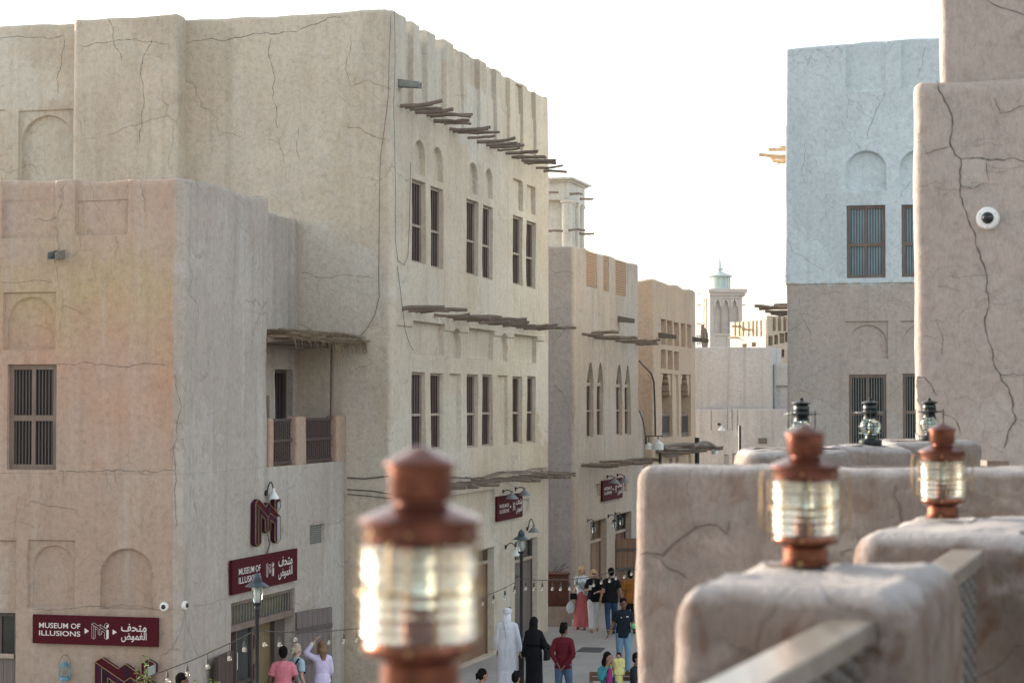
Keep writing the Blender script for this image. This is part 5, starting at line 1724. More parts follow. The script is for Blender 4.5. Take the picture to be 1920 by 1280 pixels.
def sign(F, r, label, layout, grp='maroon museum signs'):
    s0, s1, z0, z1 = r
    c = F.pt((s0 + s1) / 2, z0)
    t = thing('museum_sign', label, 'sign', tuple(c), 0, grp)
    b = MB().fbox(F, s0, s1, z0, z1, -0.075, -0.02).build('board', 'red', t)
    X = lambda q: s0 + (s1 - s0) * q
    Zq = lambda q: z1 - (z1 - z0) * q
    d = -0.080
    L = layout
    lettering(F, t, 'MUSEUM OF', X(L['t'][0]), X(L['t'][1]), Zq(L['t'][3]), Zq(L['t'][2]), d, bold=0.01)
    lettering(F, t, 'ILLUSIONS', X(L['t'][0]), X(L['t'][1]), Zq(L['t'][5]), Zq(L['t'][4]), d, bold=0.01)
    for (xa, sgn, ya, yb) in L.get('arrows', []):
        w = 0.034 * (s1 - s0) * (1.0 if 'wide' in L else 1.6)
        if sgn < 0: pts = [(X(xa) + w, Zq(ya)), (X(xa), Zq((ya + yb) / 2)), (X(xa) + w, Zq(yb))]
        else: pts = [(X(xa), Zq(ya)), (X(xa) + w, Zq((ya + yb) / 2)), (X(xa), Zq(yb))]
        MB().prism(pts, lambda s, z: F.pt(s, z, d), lambda s, z: F.pt(s, z, d + 0.004)).build('arrow', 'letter', t)
    flat_logo(F, t, X(L['l'][0]), X(L['l'][1]), Zq(L['l'][3]), Zq(L['l'][2]), d)
    a = L['a']
    lettering(F, t, '\uFED2\uFEA4\uFE98\uFEE3', X(a[0]), X(a[1]), Zq(a[3]), Zq(a[2]), d, bold=0.012)
    lettering(F, t, '\uFEBE\uFEEE\uFEE4\uFED0\uFEDF\u0627', X(a[0]), X(a[1]), Zq(a[5]), Zq(a[4]), d, bold=0.012)
    return t
LW = dict(wide=1, t=(0.054, 0.386, 0.27, 0.455, 0.54, 0.72), arrows=[(0.421, 1, 0.42, 0.62), (0.644, 1, 0.44, 0.62)], l=(0.478, 0.612, 0.225, 0.79), a=(0.712, 0.913, 0.22, 0.50, 0.50, 0.86))
LN = dict(t=(0.09, 0.41, 0.27, 0.46, 0.53, 0.72), l=(0.50, 0.615, 0.28, 0.70), a=(0.69, 0.915, 0.16, 0.46, 0.48, 0.86))
LX = dict(t=(0.08, 0.44, 0.33, 0.48, 0.55, 0.70), arrows=[(0.47, -1, 0.43, 0.56)], l=(0.60, 0.68, 0.32, 0.68), a=(0.73, 0.97, 0.18, 0.46, 0.48, 0.84))
def fr(F, x0, yt, x1, yb):
    s0, zt_ = F.px(x0, yt, -0.05); _, zb_ = F.px(x0, yb, -0.05); s1, _ = F.px(x1, yt, -0.05)
    return s0, s1, zb_, zt_
sign(FAl, fr(FAl, 62.5, 1151, 297, 1204.5), 'wide maroon museum sign on the rose wall above the purple logo', LW)
sign(FAr, fr(FAr, 433.4, 1050.5, 555.3, 1115), 'maroon museum sign above the open museum entrance', LN)
sign(FR, fr(FR, 931, 931, 978.3, 977.5), 'small maroon museum sign on the tall sand building, lit by two lamps', LX)
sign(F2, fr(F2, 1128.5, 901, 1166, 940), 'small maroon museum sign on the beige building beyond the alley', LX)

def big_logo(F, r, label):
    s0, s1, z0, z1 = r
    t = thing('logo_sculpture', label, 'logo', tuple(F.pt((s0 + s1) / 2, z0)), 0)
    dep = 0.09
    f = logo_map(F, s0, s1, z0, z1, -dep); g = logo_map(F, s0, s1, z0, z1, -0.01)
    MB().prism(LOGO, f, g).build('letter_m', 'purple', t)
    MB().prism(DOT, f, g).build('letter_dot', 'purple', t)
    f2 = logo_map(F, s0, s1, z0, z1, -dep - 0.006)
    for pts, mt in ((I1, 'silver'), (I2, 'silver'), ([(918, 262), (945, 245), (1030, 300), (1030, 335)], 'red'), ([(1030, 335), (1030, 300), (1035, 266), (1055, 285), (1055, 318)], 'purple2'), ([(1055, 282), (1118, 322), (1120, 355), (1055, 318)], 'red'), ([(945, 285), (968, 300), (968, 450), (945, 465)], 'purple2')):
        MB().prism(pts, f2, f).build('logo_facet', mt, t)
    w = (s1 - s0) * 0.014
    f3 = logo_map(F, s0, s1, z0, z1, -dep - 0.008)
    for ln in (LOGO + LOGO[:1], DOT + DOT[:1], [(918, 262), (1030, 335), (1055, 318), (1120, 355)], [(945, 285), (945, 465)], [(1030, 335), (1030, 410)]):
        m = MB()
        for a, b in zip(ln, ln[1:]): m.bar(f3(*a), f3(*b), 0.012, w, up=V3(F.n))
        tag(m.build('edge_trim', 'gold', t))
    return t
big_logo(FAr, fr(FAr, 475, 936, 522, 1025), 'maroon and purple letter logo mounted above the museum sign at the entrance')
big_logo(FAl, fr(FAl, 180, 1231, 294, 1338), 'large dark purple letter logo at the bottom edge of the rose wall')
MB().tube([FAr.pt(*FAr.px(499, 1000), -0.03), FAr.pt(FAr.px(501, 1020)[0], FAr.px(501, 1020)[1], -0.05), FAr.pt(*FAr.px(497, 1040), -0.03)], 0.012, 5).build('logo_cable', 'cable', left)

# ------------------------------------------------------------------ gooseneck wall lamps
def gooseneck(F, root, head, label, shade='grey_enamel', rise=0.18, out=0.45, r=0.16, group='gooseneck wall lamps'):
    s0, z0 = F.px(*root)
    s1, z1 = F.px(head[0], head[1], -out)
    p = F.pt(s0, z0)
    t = thing('wall_lamp', label, 'lamp', tuple(p), 0, group)
    n3 = V3(F.n)
    MB().tube([F.pt(s0, z0, 0.02), F.pt(s0, z0, -0.03)], 0.055, 14).build('wall_plate', 'iron', t, smooth=True)
    a = F.pt(s0, z0, -0.03); b = F.pt(s1, z1 + 0.10, -out)
    pts = []
    for i in range(11):
        q_ = i / 10
        w = a.lerp(b, q_)
        w.z = a.z + (b.z - a.z) * q_ + rise * math.sin(PI * min(1, q_ * 1.02)) ** 0.8
        pts.append(w)
    MB().tube(pts, 0.013, 7).build('arm', 'iron', t, smooth=True)
    MB().lathe([(0.0, 0.13), (0.028, 0.13), (0.032, 0.06), (r * 0.45, 0.035), (r * 0.95, -0.055), (r, -0.08), (r * 0.97, -0.08), (r * 0.42, 0.02), (0.0, 0.03)], tuple(F.pt(s1, z1, -out)), 20).build('lamp_shade', shade, t, smooth=True)
    MB().ball(F.pt(s1, z1 - 0.03, -out), (0.03, 0.03, 0.045)).build('bulb', 'enamel', t, smooth=True, angle=None)
    return t
gooseneck(FAr, (498, 924), (513, 927), 'white gooseneck lamp above the purple logo over the museum entrance', 'enamel', 0.18, 0.12, 0.11)
gooseneck(FR, (942, 921), (959.5, 929), 'left grey lamp over the small museum sign on the sand building', rise=0.04, out=0.35)
gooseneck(FR, (965.5, 916), (983.5, 923), 'right grey lamp over the small museum sign on the sand building', rise=0.04, out=0.35)
gooseneck(FR, (988, 991), (1001, 992), 'black gooseneck lamp with a high hooped arm above the grey door', rise=0.22, out=0.3)
gooseneck(FR, (947, 1025), (968, 1035), 'white shaded wall lamp between the two doors of the sand building', 'enamel', 0.12, 0.45, 0.18)
gooseneck(F2, (1138, 893), (1152, 901), 'left grey lamp over the museum sign on the beige building', rise=0.04, out=0.35, r=0.17)
gooseneck(F2, (1157, 890), (1171, 899), 'right grey lamp over the museum sign on the beige building', rise=0.04, out=0.35, r=0.17)

def bracket_lantern(F, root, label):
    s0, z0 = F.px(*root)
    t = thing('bracket_lantern', label, 'lantern', tuple(F.pt(s0, z0)), 0, 'small lanterns beside the plank doors')
    MB().tube([F.pt(s0, z0, 0.02), F.pt(s0, z0, -0.03)], 0.06, 12).build('wall_plate', 'iron', t, smooth=True)
    MB().tube([F.pt(s0, z0, -0.03), F.pt(s0 + 0.02, z0 + 0.05, -0.12), F.pt(s0 + 0.03, z0, -0.2), F.pt(s0 + 0.03, z0 - 0.1, -0.2)], 0.012, 6).build('arm', 'iron', t, smooth=True)
    c = F.pt(s0 + 0.03, z0 - 0.1, -0.2)
    MB().lathe([(0.0, 0.02), (0.03, 0.0), (0.09, -0.05), (0.09, -0.06), (0.0, -0.06)], tuple(c), 12).build('hood', 'iron', t, smooth=True)
    MB().lathe([(0.05, -0.06), (0.062, -0.14), (0.055, -0.24), (0.0, -0.28)], tuple(c), 12).build('glass_jar', 'clear', t, smooth=True, angle=None)
    for k in range(4):
        a = PI / 2 * k
        MB().tube([(c.x + 0.07 * math.cos(a), c.y + 0.07 * math.sin(a), c.z - 0.05), (c.x + 0.06 * math.cos(a), c.y + 0.06 * math.sin(a), c.z - 0.27)], 0.005, 5).build('guard_bar', 'iron', t)
    return t
bracket_lantern(F2, (1101, 976), 'small lantern on the left of the warm lit transom of the beige building')
bracket_lantern(F2, (1140, 967), 'small lantern on the pier between the two plank doors of the beige building')
bracket_lantern(F2, (1153, 963), 'small lantern at the left corner of the open brown door of the beige building')

# ------------------------------------------------------------------ street lamps
def street_lamp(x, y_top, Y, label, k=1.0):
    p = at(x, y_top, Y)
    zt = p.z
    t = thing('street_lamp', label, 'street lamp', (p.x, p.y, 0), 0, 'blue grey street lamps')
    B = lambda m, n, mat, par=t, **kk: m.build(n, mat, par, local=True, **kk)
    B(MB().lathe([(0.0, 0), (0.11, 0), (0.11, 0.05), (0.075, 0.09), (0.065, 0.35), (0.06, 0.78), (0.075, 0.82), (0.05, 0.87), (0.038, 0.92), (0.033, zt - 0.62), (0.045, zt - 0.60), (0.045, zt - 0.56), (0.03, zt - 0.53), (0.0, zt - 0.53)], n=18), 'post', 'iron', smooth=True)
    B(MB().lathe([(0.0, zt - 0.53), (0.06, zt - 0.53), (0.075, zt - 0.50), (0.05, zt - 0.48), (0.0, zt - 0.48)], n=18), 'collar', 'iron', smooth=True)
    B(MB().lathe([(0.055, zt - 0.48), (0.085, zt - 0.42), (0.088, zt - 0.30), (0.075, zt - 0.22)], n=18, close=False), 'glass_jar', 'clear', smooth=True, angle=None)
    B(MB().lathe([(0.0, zt - 0.46), (0.03, zt - 0.46), (0.045, zt - 0.34), (0.03, zt - 0.24), (0.0, zt - 0.24)], n=10), 'bulb', 'enamel', smooth=True, angle=None)
    B(MB().lathe([(0.0, zt - 0.215), (0.18, zt - 0.225), (0.195, zt - 0.228), (0.16, zt - 0.20), (0.09, zt - 0.155), (0.075, zt - 0.15), (0.08, zt - 0.125), (0.07, zt - 0.118), (0.075, zt - 0.09), (0.065, zt - 0.08), (0.055, zt - 0.05), (0.03, zt - 0.025), (0.012, zt - 0.02), (0.014, zt - 0.005), (0.0, zt)], n=24), 'hood', 'teal_iron', smooth=True)
    for j in range(4):
        a = PI / 4 + PI / 2 * j
        B(MB().tube([(0.08 * math.cos(a), 0.08 * math.sin(a), zt - 0.49), (0.10 * math.cos(a), 0.10 * math.sin(a), zt - 0.21)], 0.006, 5), 'guard_bar', 'iron')
    return t
street_lamp(482, 1072, 34.2, 'blue grey street lamp in front of the museum entrance')
street_lamp(977.5, 991, 46.3, 'blue grey street lamp between the white robed man and the woman in black')

# ------------------------------------------------------------------ string lights
def string_lights(wire, bulbs, label):
    """wire: (px,py,Y); bulbs: (px, py, ) hung below the wire"""
    pts = [at(*w) for w in wire]
    t = thing('string_lights', label, 'string lights', tuple(pts[0]))
    # gentle sag between the given points
    fine = []
    for a, b in zip(pts, pts[1:]):
        for i in range(8):
            q_ = i / 8
            w = a.lerp(b, q_); w.z -= 0.03 * math.sin(PI * q_) * (b - a).length * 0.5
            fine.append(w)
    fine.append(pts[-1])
    MB().tube(fine, 0.009, 6).build('wire', 'cable', t, smooth=True)
    proto = None
    for (x, y) in bulbs:
        # nearest wire point by horizontal pixel
        best = min(fine, key=lambda w: abs(960 + 4000 * w.x / w.y - x))
        Y = best.y
        p = at(x, y, Y)
        o = MB().tube([(p.x, p.y, best.z), (p.x, p.y, p.z + 0.09)], 0.005, 5).tube([(p.x, p.y, p.z + 0.11), (p.x, p.y, p.z + 0.03)], [0.018, 0.026], 10).build('bulb_socket', 'cable', t)
        MB().lathe([(0.0, 0.035), (0.02, 0.034), (0.024, 0.015), (0.034, -0.005), (0.037, -0.025), (0.03, -0.048), (0.0, -0.06)], tuple(p), 12).build('bulb', 'bulb', o, smooth=True, angle=None)
        MB().lathe([(0.0, 0.02), (0.010, 0.015), (0.014, -0.01), (0.008, -0.035), (0.0, -0.04)], tuple(p), 8).build('filament', 'enamel', o)
    return t
string_lights([(250, 1276, 33.2), (320, 1252, 33.5), (400, 1219, 33.8), (480, 1180, 34.2), (560, 1184, 35), (640, 1180, 36), (700, 1172, 37)],
    [(314, 1273), (351, 1261), (389, 1247), (430, 1232), (458, 1215), (496, 1205.5), (524, 1205.5), (554, 1196), (586, 1205), (617, 1202), (645, 1200), (669.5, 1197)],
    'string of bare bulbs hung across in front of the museum entrance')
string_lights([(880, 1126, 45.0), (927, 1110, 45.5), (966, 1091, 46.0), (977.5, 1084, 46.3), (1040, 1086, 47.5), (1090, 1083, 48.5), (1140, 1073, 49.5), (1194, 1054, 50.5), (1220, 1046, 51)],
    [(905, 1130), (925.5, 1125), (947, 1117), (965, 1107), (986, 1101), (1001, 1102), (1017, 1102), (1035.5, 1102), (1051, 1102), (1068, 1101), (1082, 1098), (1113, 1095), (1127.5, 1090), (1143, 1087), (1155, 1082), (1170.6, 1079), (1184, 1074)],
    'string of bare bulbs hung over the street from the far street lamp')

# ------------------------------------------------------------------ cameras
def dome_cam(F, x, y, r, label, grp=None):
    s, z = F.px(x, y, -0.04)
    p = F.pt(s, z)
    t = thing('dome_camera', label, 'camera', tuple(p), 0, grp)
    n3, u3 = V3(F.n), V3(F.u)
    def lz(prof, mat, name, smooth=True):
        m = MB(); vs = []; fs = []; n = 28
        for (rr_, d) in prof:
            for j in range(n):
                w = 2 * PI * j / n
                vs.append(p + n3 * d + u3 * (rr_ * math.cos(w)) + Vector((0, 0, rr_ * math.sin(w))))
        for i in range(len(prof) - 1):
            for j in range(n):
                fs.append((i * n + j, i * n + (j + 1) % n, (i + 1) * n + (j + 1) % n, (i + 1) * n + j))
        fs.append(tuple(range((len(prof) - 1) * n, len(prof) * n)))
        return m.add(vs, fs).build(name, mat, t, smooth=smooth)
    lz([(r * 0.98, -0.02), (r, 0.02), (r * 0.96, r * 0.42), (r * 0.86, r * 0.56), (r * 0.58, r * 0.62)], 'white_plastic', 'housing')
    lz([(r * 0.52, r * 0.60), (r * 0.50, r * 0.72), (r * 0.42, r * 0.88), (r * 0.28, r * 0.99), (r * 0.10, r * 1.05)], 'black_dome', 'dome')
    for j in range(3):
        w = 2 * PI * j / 3 + 0.5
        MB().ball(p + n3 * (r * 0.58) + u3 * (r * 0.76 * math.cos(w)) + Vector((0, 0, r * 0.76 * math.sin(w))), r * 0.05, 8, 6).build('screw', 'metal_grey', t, smooth=True, angle=None)
    return t
dome_cam(FN, 1852, 409, 0.108, 'white dome security camera on the near pinkish wall beside the long crack')
dome_cam(FAl, 306.5, 1137, 0.082, 'white dome camera left of the corner of the rose building')
dome_cam(FAr, 349, 1134, 0.082, 'white dome camera just right of the corner of the rose building')

# ------------------------------------------------------------------ blue lantern on the rose wall
s, z = FAl.px(121.5, 1275, -0.1)
p = FAl.pt(s, z, -0.10)
t = thing('blue_lantern', 'small light blue tin lantern hanging on the rose wall below the wide sign', 'lantern', tuple(p))
B = lambda m, n, mat, **k: m.build(n, mat, t, local=True, **k)
B(MB().lathe([(0.0, 0), (0.085, 0), (0.09, 0.02), (0.08, 0.06), (0.06, 0.075), (0.0, 0.08)], n=20), 'tank', 'blue_lantern', smooth=True)
B(MB().lathe([(0.04, 0.08), (0.06, 0.13), (0.058, 0.19), (0.042, 0.24)], n=16, close=False), 'glass_globe', 'clear', smooth=True, angle=None)
B(MB().lathe([(0.0, 0.24), (0.055, 0.24), (0.06, 0.26), (0.045, 0.28), (0.05, 0.31), (0.03, 0.335), (0.0, 0.34)], n=18), 'chimney', 'blue_lantern', smooth=True)
for sg in (-1, 1):
    B(MB().tube([(sg * 0.08, 0, 0.03), (sg * 0.095, 0, 0.10), (sg * 0.09, 0, 0.24), (sg * 0.05, 0, 0.29)], 0.013, 7), 'side_tube', 'blue_lantern', smooth=True)
B(MB().tube([(0.1 * math.cos(PI * i / 12), 0.02, 0.28 + 0.17 * math.sin(PI * i / 12)) for i in range(13)], 0.004, 5), 'wire_handle', 'iron', smooth=True)

# ------------------------------------------------------------------ plants at the bottom left
def leafy(c, n, w, h, label, seed, leafm='leaf', size=0.09):
    rr = random.Random(seed)
    t = thing('leafy_plant', label, 'plant', (c.x, c.y, 0))
    st = MB()
    m = MB()
    for k in range(n):
        bx = c.x + rr.uniform(-0.1, 0.1)
        top = Vector((c.x + rr.uniform(-w, w), c.y + rr.uniform(-w, w) * .5, c.z + h * rr.uniform(0.4, 1.0)))
        b = Vector((bx, c.y, c.z - 0.6))
        s_ = MB().tube([b, b.lerp(top, 0.5) + Vector((rr.uniform(-.05, .05), 0, 0.03)), top], [0.008, 0.006, 0.003], 5).build('stem', 'stem', t)
        for j in range(12):
            q_ = 0.45 + 0.55 * j / 11
            p = b.lerp(top, q_)
            a = rr.uniform(0, 2 * PI)
            d = Vector((math.cos(a), math.sin(a) * 0.6, rr.uniform(-0.1, 0.5))).normalized() * size * rr.uniform(0.7, 1.2)
            sd = d.cross(Vector((0, 0.4, 1))).normalized() * size * 0.28
            m.add([p, p + d * 0.35 + sd, p + d * 0.75 + sd * 0.7, p + d - Vector((0, 0, 0.02)), p + d * 0.75 - sd * 0.7, p + d * 0.35 - sd], [(0, 1, 2, 3, 4, 5)])
    m.build('foliage', leafm, t)
    MB().lathe([(0.0, 0), (0.13, 0), (0.19, 0.40), (0.18, 0.41), (0.0, 0.38)], (c.x, c.y, max(0, c.z - 1.0)), 16).build('pot', 'left', t, smooth=True)
    return t
leafy(at(263, 1282, 32.5), 4, 0.13, 0.42, 'thin young plant with pale green leaves in front of the purple logo', 5, 'leaf', 0.085)
leafy(at(385, 1290, 32.0), 4, 0.20, 0.16, 'low green leaves peeking in at the bottom edge left of the entrance', 6, 'leaf', 0.10)

# ------------------------------------------------------------------ box by the alley, drain, poles
c0 = Vector((-2.56, 45.6)) + U * 14.15
Fbx = Face(c0 + E * -0.2, c0 + E * 1.0)
p = at(1050, 1140, 60.2)
led = thing('plaster_plinth', 'low plaster plinth across the mouth of the alley under the brown cabinet', 'plinth', (p.x, p.y, 0))
MB().box((at(1031, 1140, 60.2).x - 0.5, 60.3, 0), (at(1072, 1140, 60.2).x, 61.4, at(1050, 1137, 60.3).z)).build('body', 'second', led)
zb = at(1050, 1137, 60.3).z
t = thing('cabinet', 'brown red wooden cabinet standing in the alley beside the sand building', 'cabinet', (p.x, 60.8, zb))
x0, x1 = at(1032, 1100, 60.4).x, at(1066.5, 1100, 60.4).x
zt_ = at(1050, 1077, 60.4).z
MB().box((x0 - 0.3, 60.42, zb), (x1, 61.1, zt_)).build('body', 'box_red', t)
for i in range(6):
    w = (x1 - x0) / 6
    MB().box((x0 + i * w + 0.01, 60.39, zb + 0.05), (x0 + (i + 1) * w - 0.01, 60.417, zt_ - 0.05)).build('plank', 'box_red', t)
MB().box((x0 - 0.33, 60.36, zt_), (x1 + 0.03, 61.15, zt_ + 0.04)).build('lid', 'box_red', t)
for k in range(7):
    a = Vector((x0 + 0.02 + 0.04 * k, 60.7, zt_ + 0.03)); b = a + Vector((RND.uniform(-0.1, 0.35), 0.1, RND.uniform(0.1, 0.3)))
    tag(MB().tube([a, a.lerp(b, .5) + Vector((0, 0, .03)), b], 0.008, 5).build('dry_stick', 'cable', t))
dc = [at(1092, 1214, 54), at(1136, 1214, 54)]
def gp(x, y):
    r = ray(x, y); k = -EYE / r.z
    return Vector((r.x * k, r.y * k, 0))
q4 = [gp(1081, 1221.5), gp(1127, 1223), gp(1135, 1214.5), gp(1092, 1213.5)]
t = thing('drain_cover', 'dark rectangular metal drain cover set in the pale paving', 'drain cover', tuple(q4[0]))
MB().hexa([(p.x, p.y, 0.004) for p in q4] + [(p.x, p.y, 0.014) for p in q4]).build('frame', 'grey_enamel', t)
for i in range(12):
    a = q4[0].lerp(q4[1], (i + 0.5) / 12); b = q4[3].lerp(q4[2], (i + 0.5) / 12)
    MB().bar((a.x, a.y, 0.016), (b.x, b.y, 0.016), 0.03, 0.008).build('slot_bar', 'iron', t)

# hanging white lamps and canopy by the apricot building
def bell(p, r, label, mat='enamel'):
    t = thing('hanging_lamp', label, 'lamp', tuple(p), 0, 'white bell shaped lamps at the end of the street')
    MB().lathe([(0.0, 0.32 * r / 0.3), (r * 0.25, 0.30 * r / 0.3), (r * 0.3, 0.22 * r / 0.3), (r * 0.95, 0.05), (r, 0.0), (r, -r * 0.9), (r * 0.94, -r * 0.9), (r * 0.9, 0), (0, 0.1)], tuple(p), 20).build('lamp_shade', mat, t, smooth=True)
    return t
Yb = 70.0
for x, y, r, lb in ((1216.5, 836, 0.12, 'smaller white bell lamp hanging left of the larger one by the apricot building'), (1234, 834, 0.175, 'larger white bell lamp hanging on a bracket in front of the apricot building')):
    p = at(x, y, Yb)
    t = bell(p, r, lb)
    MB().tube([(p.x, p.y, p.z + r), (p.x, p.y, at(x, 817, Yb).z)], 0.015, 6).build('hanger', 'iron', t)
p0 = at(1211, 817, Yb); p1 = at(1243, 817, Yb)
t = thing('lamp_bracket', 'thin black bracket with two white bell lamps beside the apricot building', 'bracket', tuple(p0))
MB().bar(p0, p1, 0.03).build('bar', 'iron', t)
MB().tube([p0, at(1211, 833, Yb)], 0.03, 6).build('strut', 'iron', t)
p = at(1238, 848, Yb)
tag(MB().tube([(p.x, p.y, 0), (p.x, p.y, p.z)], 0.05, 10).build('black_post', 'iron'), 'black post under the larger white bell lamp', 'post')
p = at(1307, 820, 80)
tag(MB().tube([(p.x, p.y, 0), (p.x, p.y, p.z)], 0.09, 10).build('dark_post', 'lantern_dark'), 'dark grey post at the far corner of the apricot building', 'post')
# canopy poles reaching out from the apricot building
cp = thing('pole_canopy', 'rough pole canopy reaching out past the corner of the apricot building', 'canopy', tuple(at(1240, 845, 76)))
for k, (xa, ya, xb, yb, r) in enumerate(((1225, 846, 1300, 838, .06), (1232, 842, 1345, 839, .07), (1245, 840, 1320, 836, .05), (1240, 848, 1290, 845, .06), (1300, 838, 1346, 841, .06))):
    MB().tube(*pole_mesh(at(xa, ya, 74), at(xb, yb, 79), r, 800 + k), 8).build('pole', 'pole', cp, smooth=True)
gooseneck(F5, (1348, 795), (1353, 803), 'white lamp on the far grey wall beyond the canopy', 'enamel', 0.06, 0.3, 0.17)
p = at(1340, 846, 79)
t = bell(p, 0.12, 'small white lamp hanging from the tip of the pole canopy')
MB().tube([(p.x, p.y, p.z + .1), tuple(at(1342, 840, 79))], 0.015, 6).build('hanger', 'iron', t)
# pipe and cable on the apricot building corner
Fx = F3l
MB().tube([at(1199, 677, 71.5), at(1221, 700, 73.2), at(1226, 715, 73.5), at(1228, 760, 73.5), at(1229, 818, 73.5)], 0.03, 7).build('drain_pipe', 'lantern_dark', b3, smooth=True)
MB().tube([at(1199, 770, 71), at(1206, 790, 71.2), at(1210, 815, 71.2), at(1213, 835, 71)], 0.022, 6).build('cable', 'cable', b3, smooth=True)

# cables on the tall building
def cable(F, parent, pix, r=0.010, d=-0.035):
    pts = [F.pt(*F.px(x, y), d) for x, y in pix]
    fine = []
    for i in range(len(pts) - 1):
        for k in range(4):
            fine.append(pts[i].lerp(pts[i + 1], k / 4))
    fine.append(pts[-1])
    return MB().tube(fine, r, 6).build('cable', 'cable', parent, smooth=True)
cable(FR, main, [(737, 20), (738, 120), (735, 200), (737, 260), (739, 380), (739, 455), (743, 488), (755, 497), (762, 480), (765, 420), (767, 305)], 0.0055)
cable(S4, main, [(734, 30), (731, 100), (729, 180), (722, 240), (714, 295), (712, 400), (711, 520), (712, 556), (704, 590), (690, 615), (672, 634)], 0.0055)
cable(FR, main, [(742, 500), (748, 545), (752, 580), (757, 620), (765, 645), (772, 657)], 0.006)
cable(S4, main, [(652, 895), (685, 897), (730, 892)], 0.014)
cable(S4, main, [(652, 917), (700, 920), (735, 926)], 0.012)
cable(S4, main, [(652, 926), (690, 929), (735, 934)], 0.010)

# ------------------------------------------------------------------ people
def cloth(name, c, rough=0.85, fold=6.0, bump=0.6, vert=False):
    t = NT(name)
    v = t.coord()
    w = t.noise(t.mapping(v, scale=(fold * 2, fold * 2, fold * (0.35 if vert else 1.2))), 1.0, 4, 0.55, 0.8)
    cc = t.mix(t.mr(w, 0.3, 0.7), tuple(x * 0.85 for x in c), tuple(min(0.85, x * 1.12) for x in c))
    return t.fin(cc, rough, t.bump(w, bump, 0.03), spec=0.2)
for n_, c_, kw in (('white_cotton', (0.66, 0.68, 0.74), dict(vert=True)), ('black_abaya', (0.008, 0.008, 0.010), dict(vert=True)), ('wine_shirt', (0.11, 0.012, 0.02), {}),
                   ('blue_jeans', (0.085, 0.14, 0.24), {}), ('dark_jeans', (0.035, 0.065, 0.13), {}), ('light_jeans', (0.16, 0.27, 0.36), {}), ('black_cloth', (0.010, 0.010, 0.012), {}), ('white_blouse', (0.58, 0.62, 0.68), {}),
                   ('coral_skirt', (0.48, 0.13, 0.14), dict(vert=True)), ('white_trousers', (0.58, 0.58, 0.58), dict(vert=True)), ('orange_shirt', (0.26, 0.10, 0.022), {}),
                   ('navy_polo', (0.012, 0.018, 0.028), {}), ('teal_cardigan', (0.05, 0.23, 0.27), {}), ('magenta_cloth', (0.30, 0.03, 0.16), {}), ('yellow_dress', (0.62, 0.60, 0.24), {}),
                   ('pink_polo', (0.60, 0.20, 0.24), {}), ('pale_blue_shirt', (0.36, 0.48, 0.56), {}), ('lilac_top', (0.62, 0.55, 0.74), {}), ('plastic_bag', (0.50, 0.53, 0.58), {}), ('yellow_scarf', (0.55, 0.40, 0.08), {}), ('green_cloth', (0.15, 0.5, 0.2), {})):
    M[n_] = cloth(n_, c_, **kw)
def skin(name, c):
    return plain(name, c, 0.55, var=0.08, spec=0.35)
M['skin_light'] = skin('light_skin', (0.50, 0.31, 0.24))
M['skin_mid'] = skin('tan_skin', (0.34, 0.19, 0.13))
M['skin_dark'] = skin('brown_skin', (0.17, 0.085, 0.055))
M['hair_black'] = plain('black_hair', (0.010, 0.008, 0.008), 0.85, var=0.4, bump=0.5, spec=0.08)
M['hair_blonde'] = plain('blonde_hair', (0.42, 0.29, 0.15), 0.85, var=0.35, bump=0.6)
M['hair_grey'] = plain('ash_blonde_hair', (0.40, 0.33, 0.25), 0.85, var=0.3, bump=0.6)
M['hair_brown'] = plain('dark_blonde_hair', (0.18, 0.11, 0.06), 0.85, var=0.35, bump=0.6)
M['shoe_dark'] = plain('dark_shoe', (0.02, 0.018, 0.016), 0.5)
M['shoe_tan'] = plain('tan_sandal', (0.22, 0.10, 0.06), 0.6)
M['eye'] = plain('dark_eye', (0.012, 0.01, 0.01), 0.2)
M['lips'] = plain('lips', (0.24, 0.07, 0.06), 0.5)

def fuse(m, name, mat, parent, voxel=0.011, smooth_it=2):
    """turn overlapping limbs into one continuous skin"""
    me = bpy.data.meshes.new('tmp')
    me.from_pydata([tuple(p) for p in m.v], [], m.f)
    bm = bmesh.new(); bm.from_mesh(me)
    bmesh.ops.recalc_face_normals(bm, faces=bm.faces)
    bm.to_mesh(me); bm.free()
    o = bpy.data.objects.new('tmp', me)
    col.objects.link(o)
    r = o.modifiers.new('r', 'REMESH'); r.mode = 'VOXEL'; r.voxel_size = voxel; r.use_smooth_shade = True
    s = o.modifiers.new('s', 'SMOOTH'); s.iterations = smooth_it; s.factor = 0.5
    bpy.context.view_layer.update()
    dg = bpy.context.evaluated_depsgraph_get()
    nm = bpy.data.meshes.new_from_object(o.evaluated_get(dg))
    bpy.data.objects.remove(o); bpy.data.meshes.remove(me)
    nm.name = name
    nm.materials.clear(); nm.materials.append(M[mat])
    nm.polygons.foreach_set('use_smooth', [True] * len(nm.polygons))
    q = bpy.data.objects.new(name, nm)
    link(q, parent)
    return q

DEF = dict(pel=(0, 0, 0.96), waist=(0, 0, 1.10), chest=(0, 0, 1.30), neck=(0, -0.01, 1.47), head=(0, 0.015, 1.622),
           hipL=(-0.088, 0, 0.92), hipR=(0.088, 0, 0.92), kneeL=(-0.10, 0.02, 0.50), kneeR=(0.10, 0.02, 0.50), ankL=(-0.105, -0.01, 0.085), ankR=(0.105, -0.01, 0.085),
           shL=(-0.155, 0, 1.405), shR=(0.155, 0, 1.405), elL=(-0.205, -0.03, 1.14), elR=(0.205, -0.03, 1.14), wrL=(-0.22, 0.05, 0.90), wrR=(0.22, 0.05, 0.90))

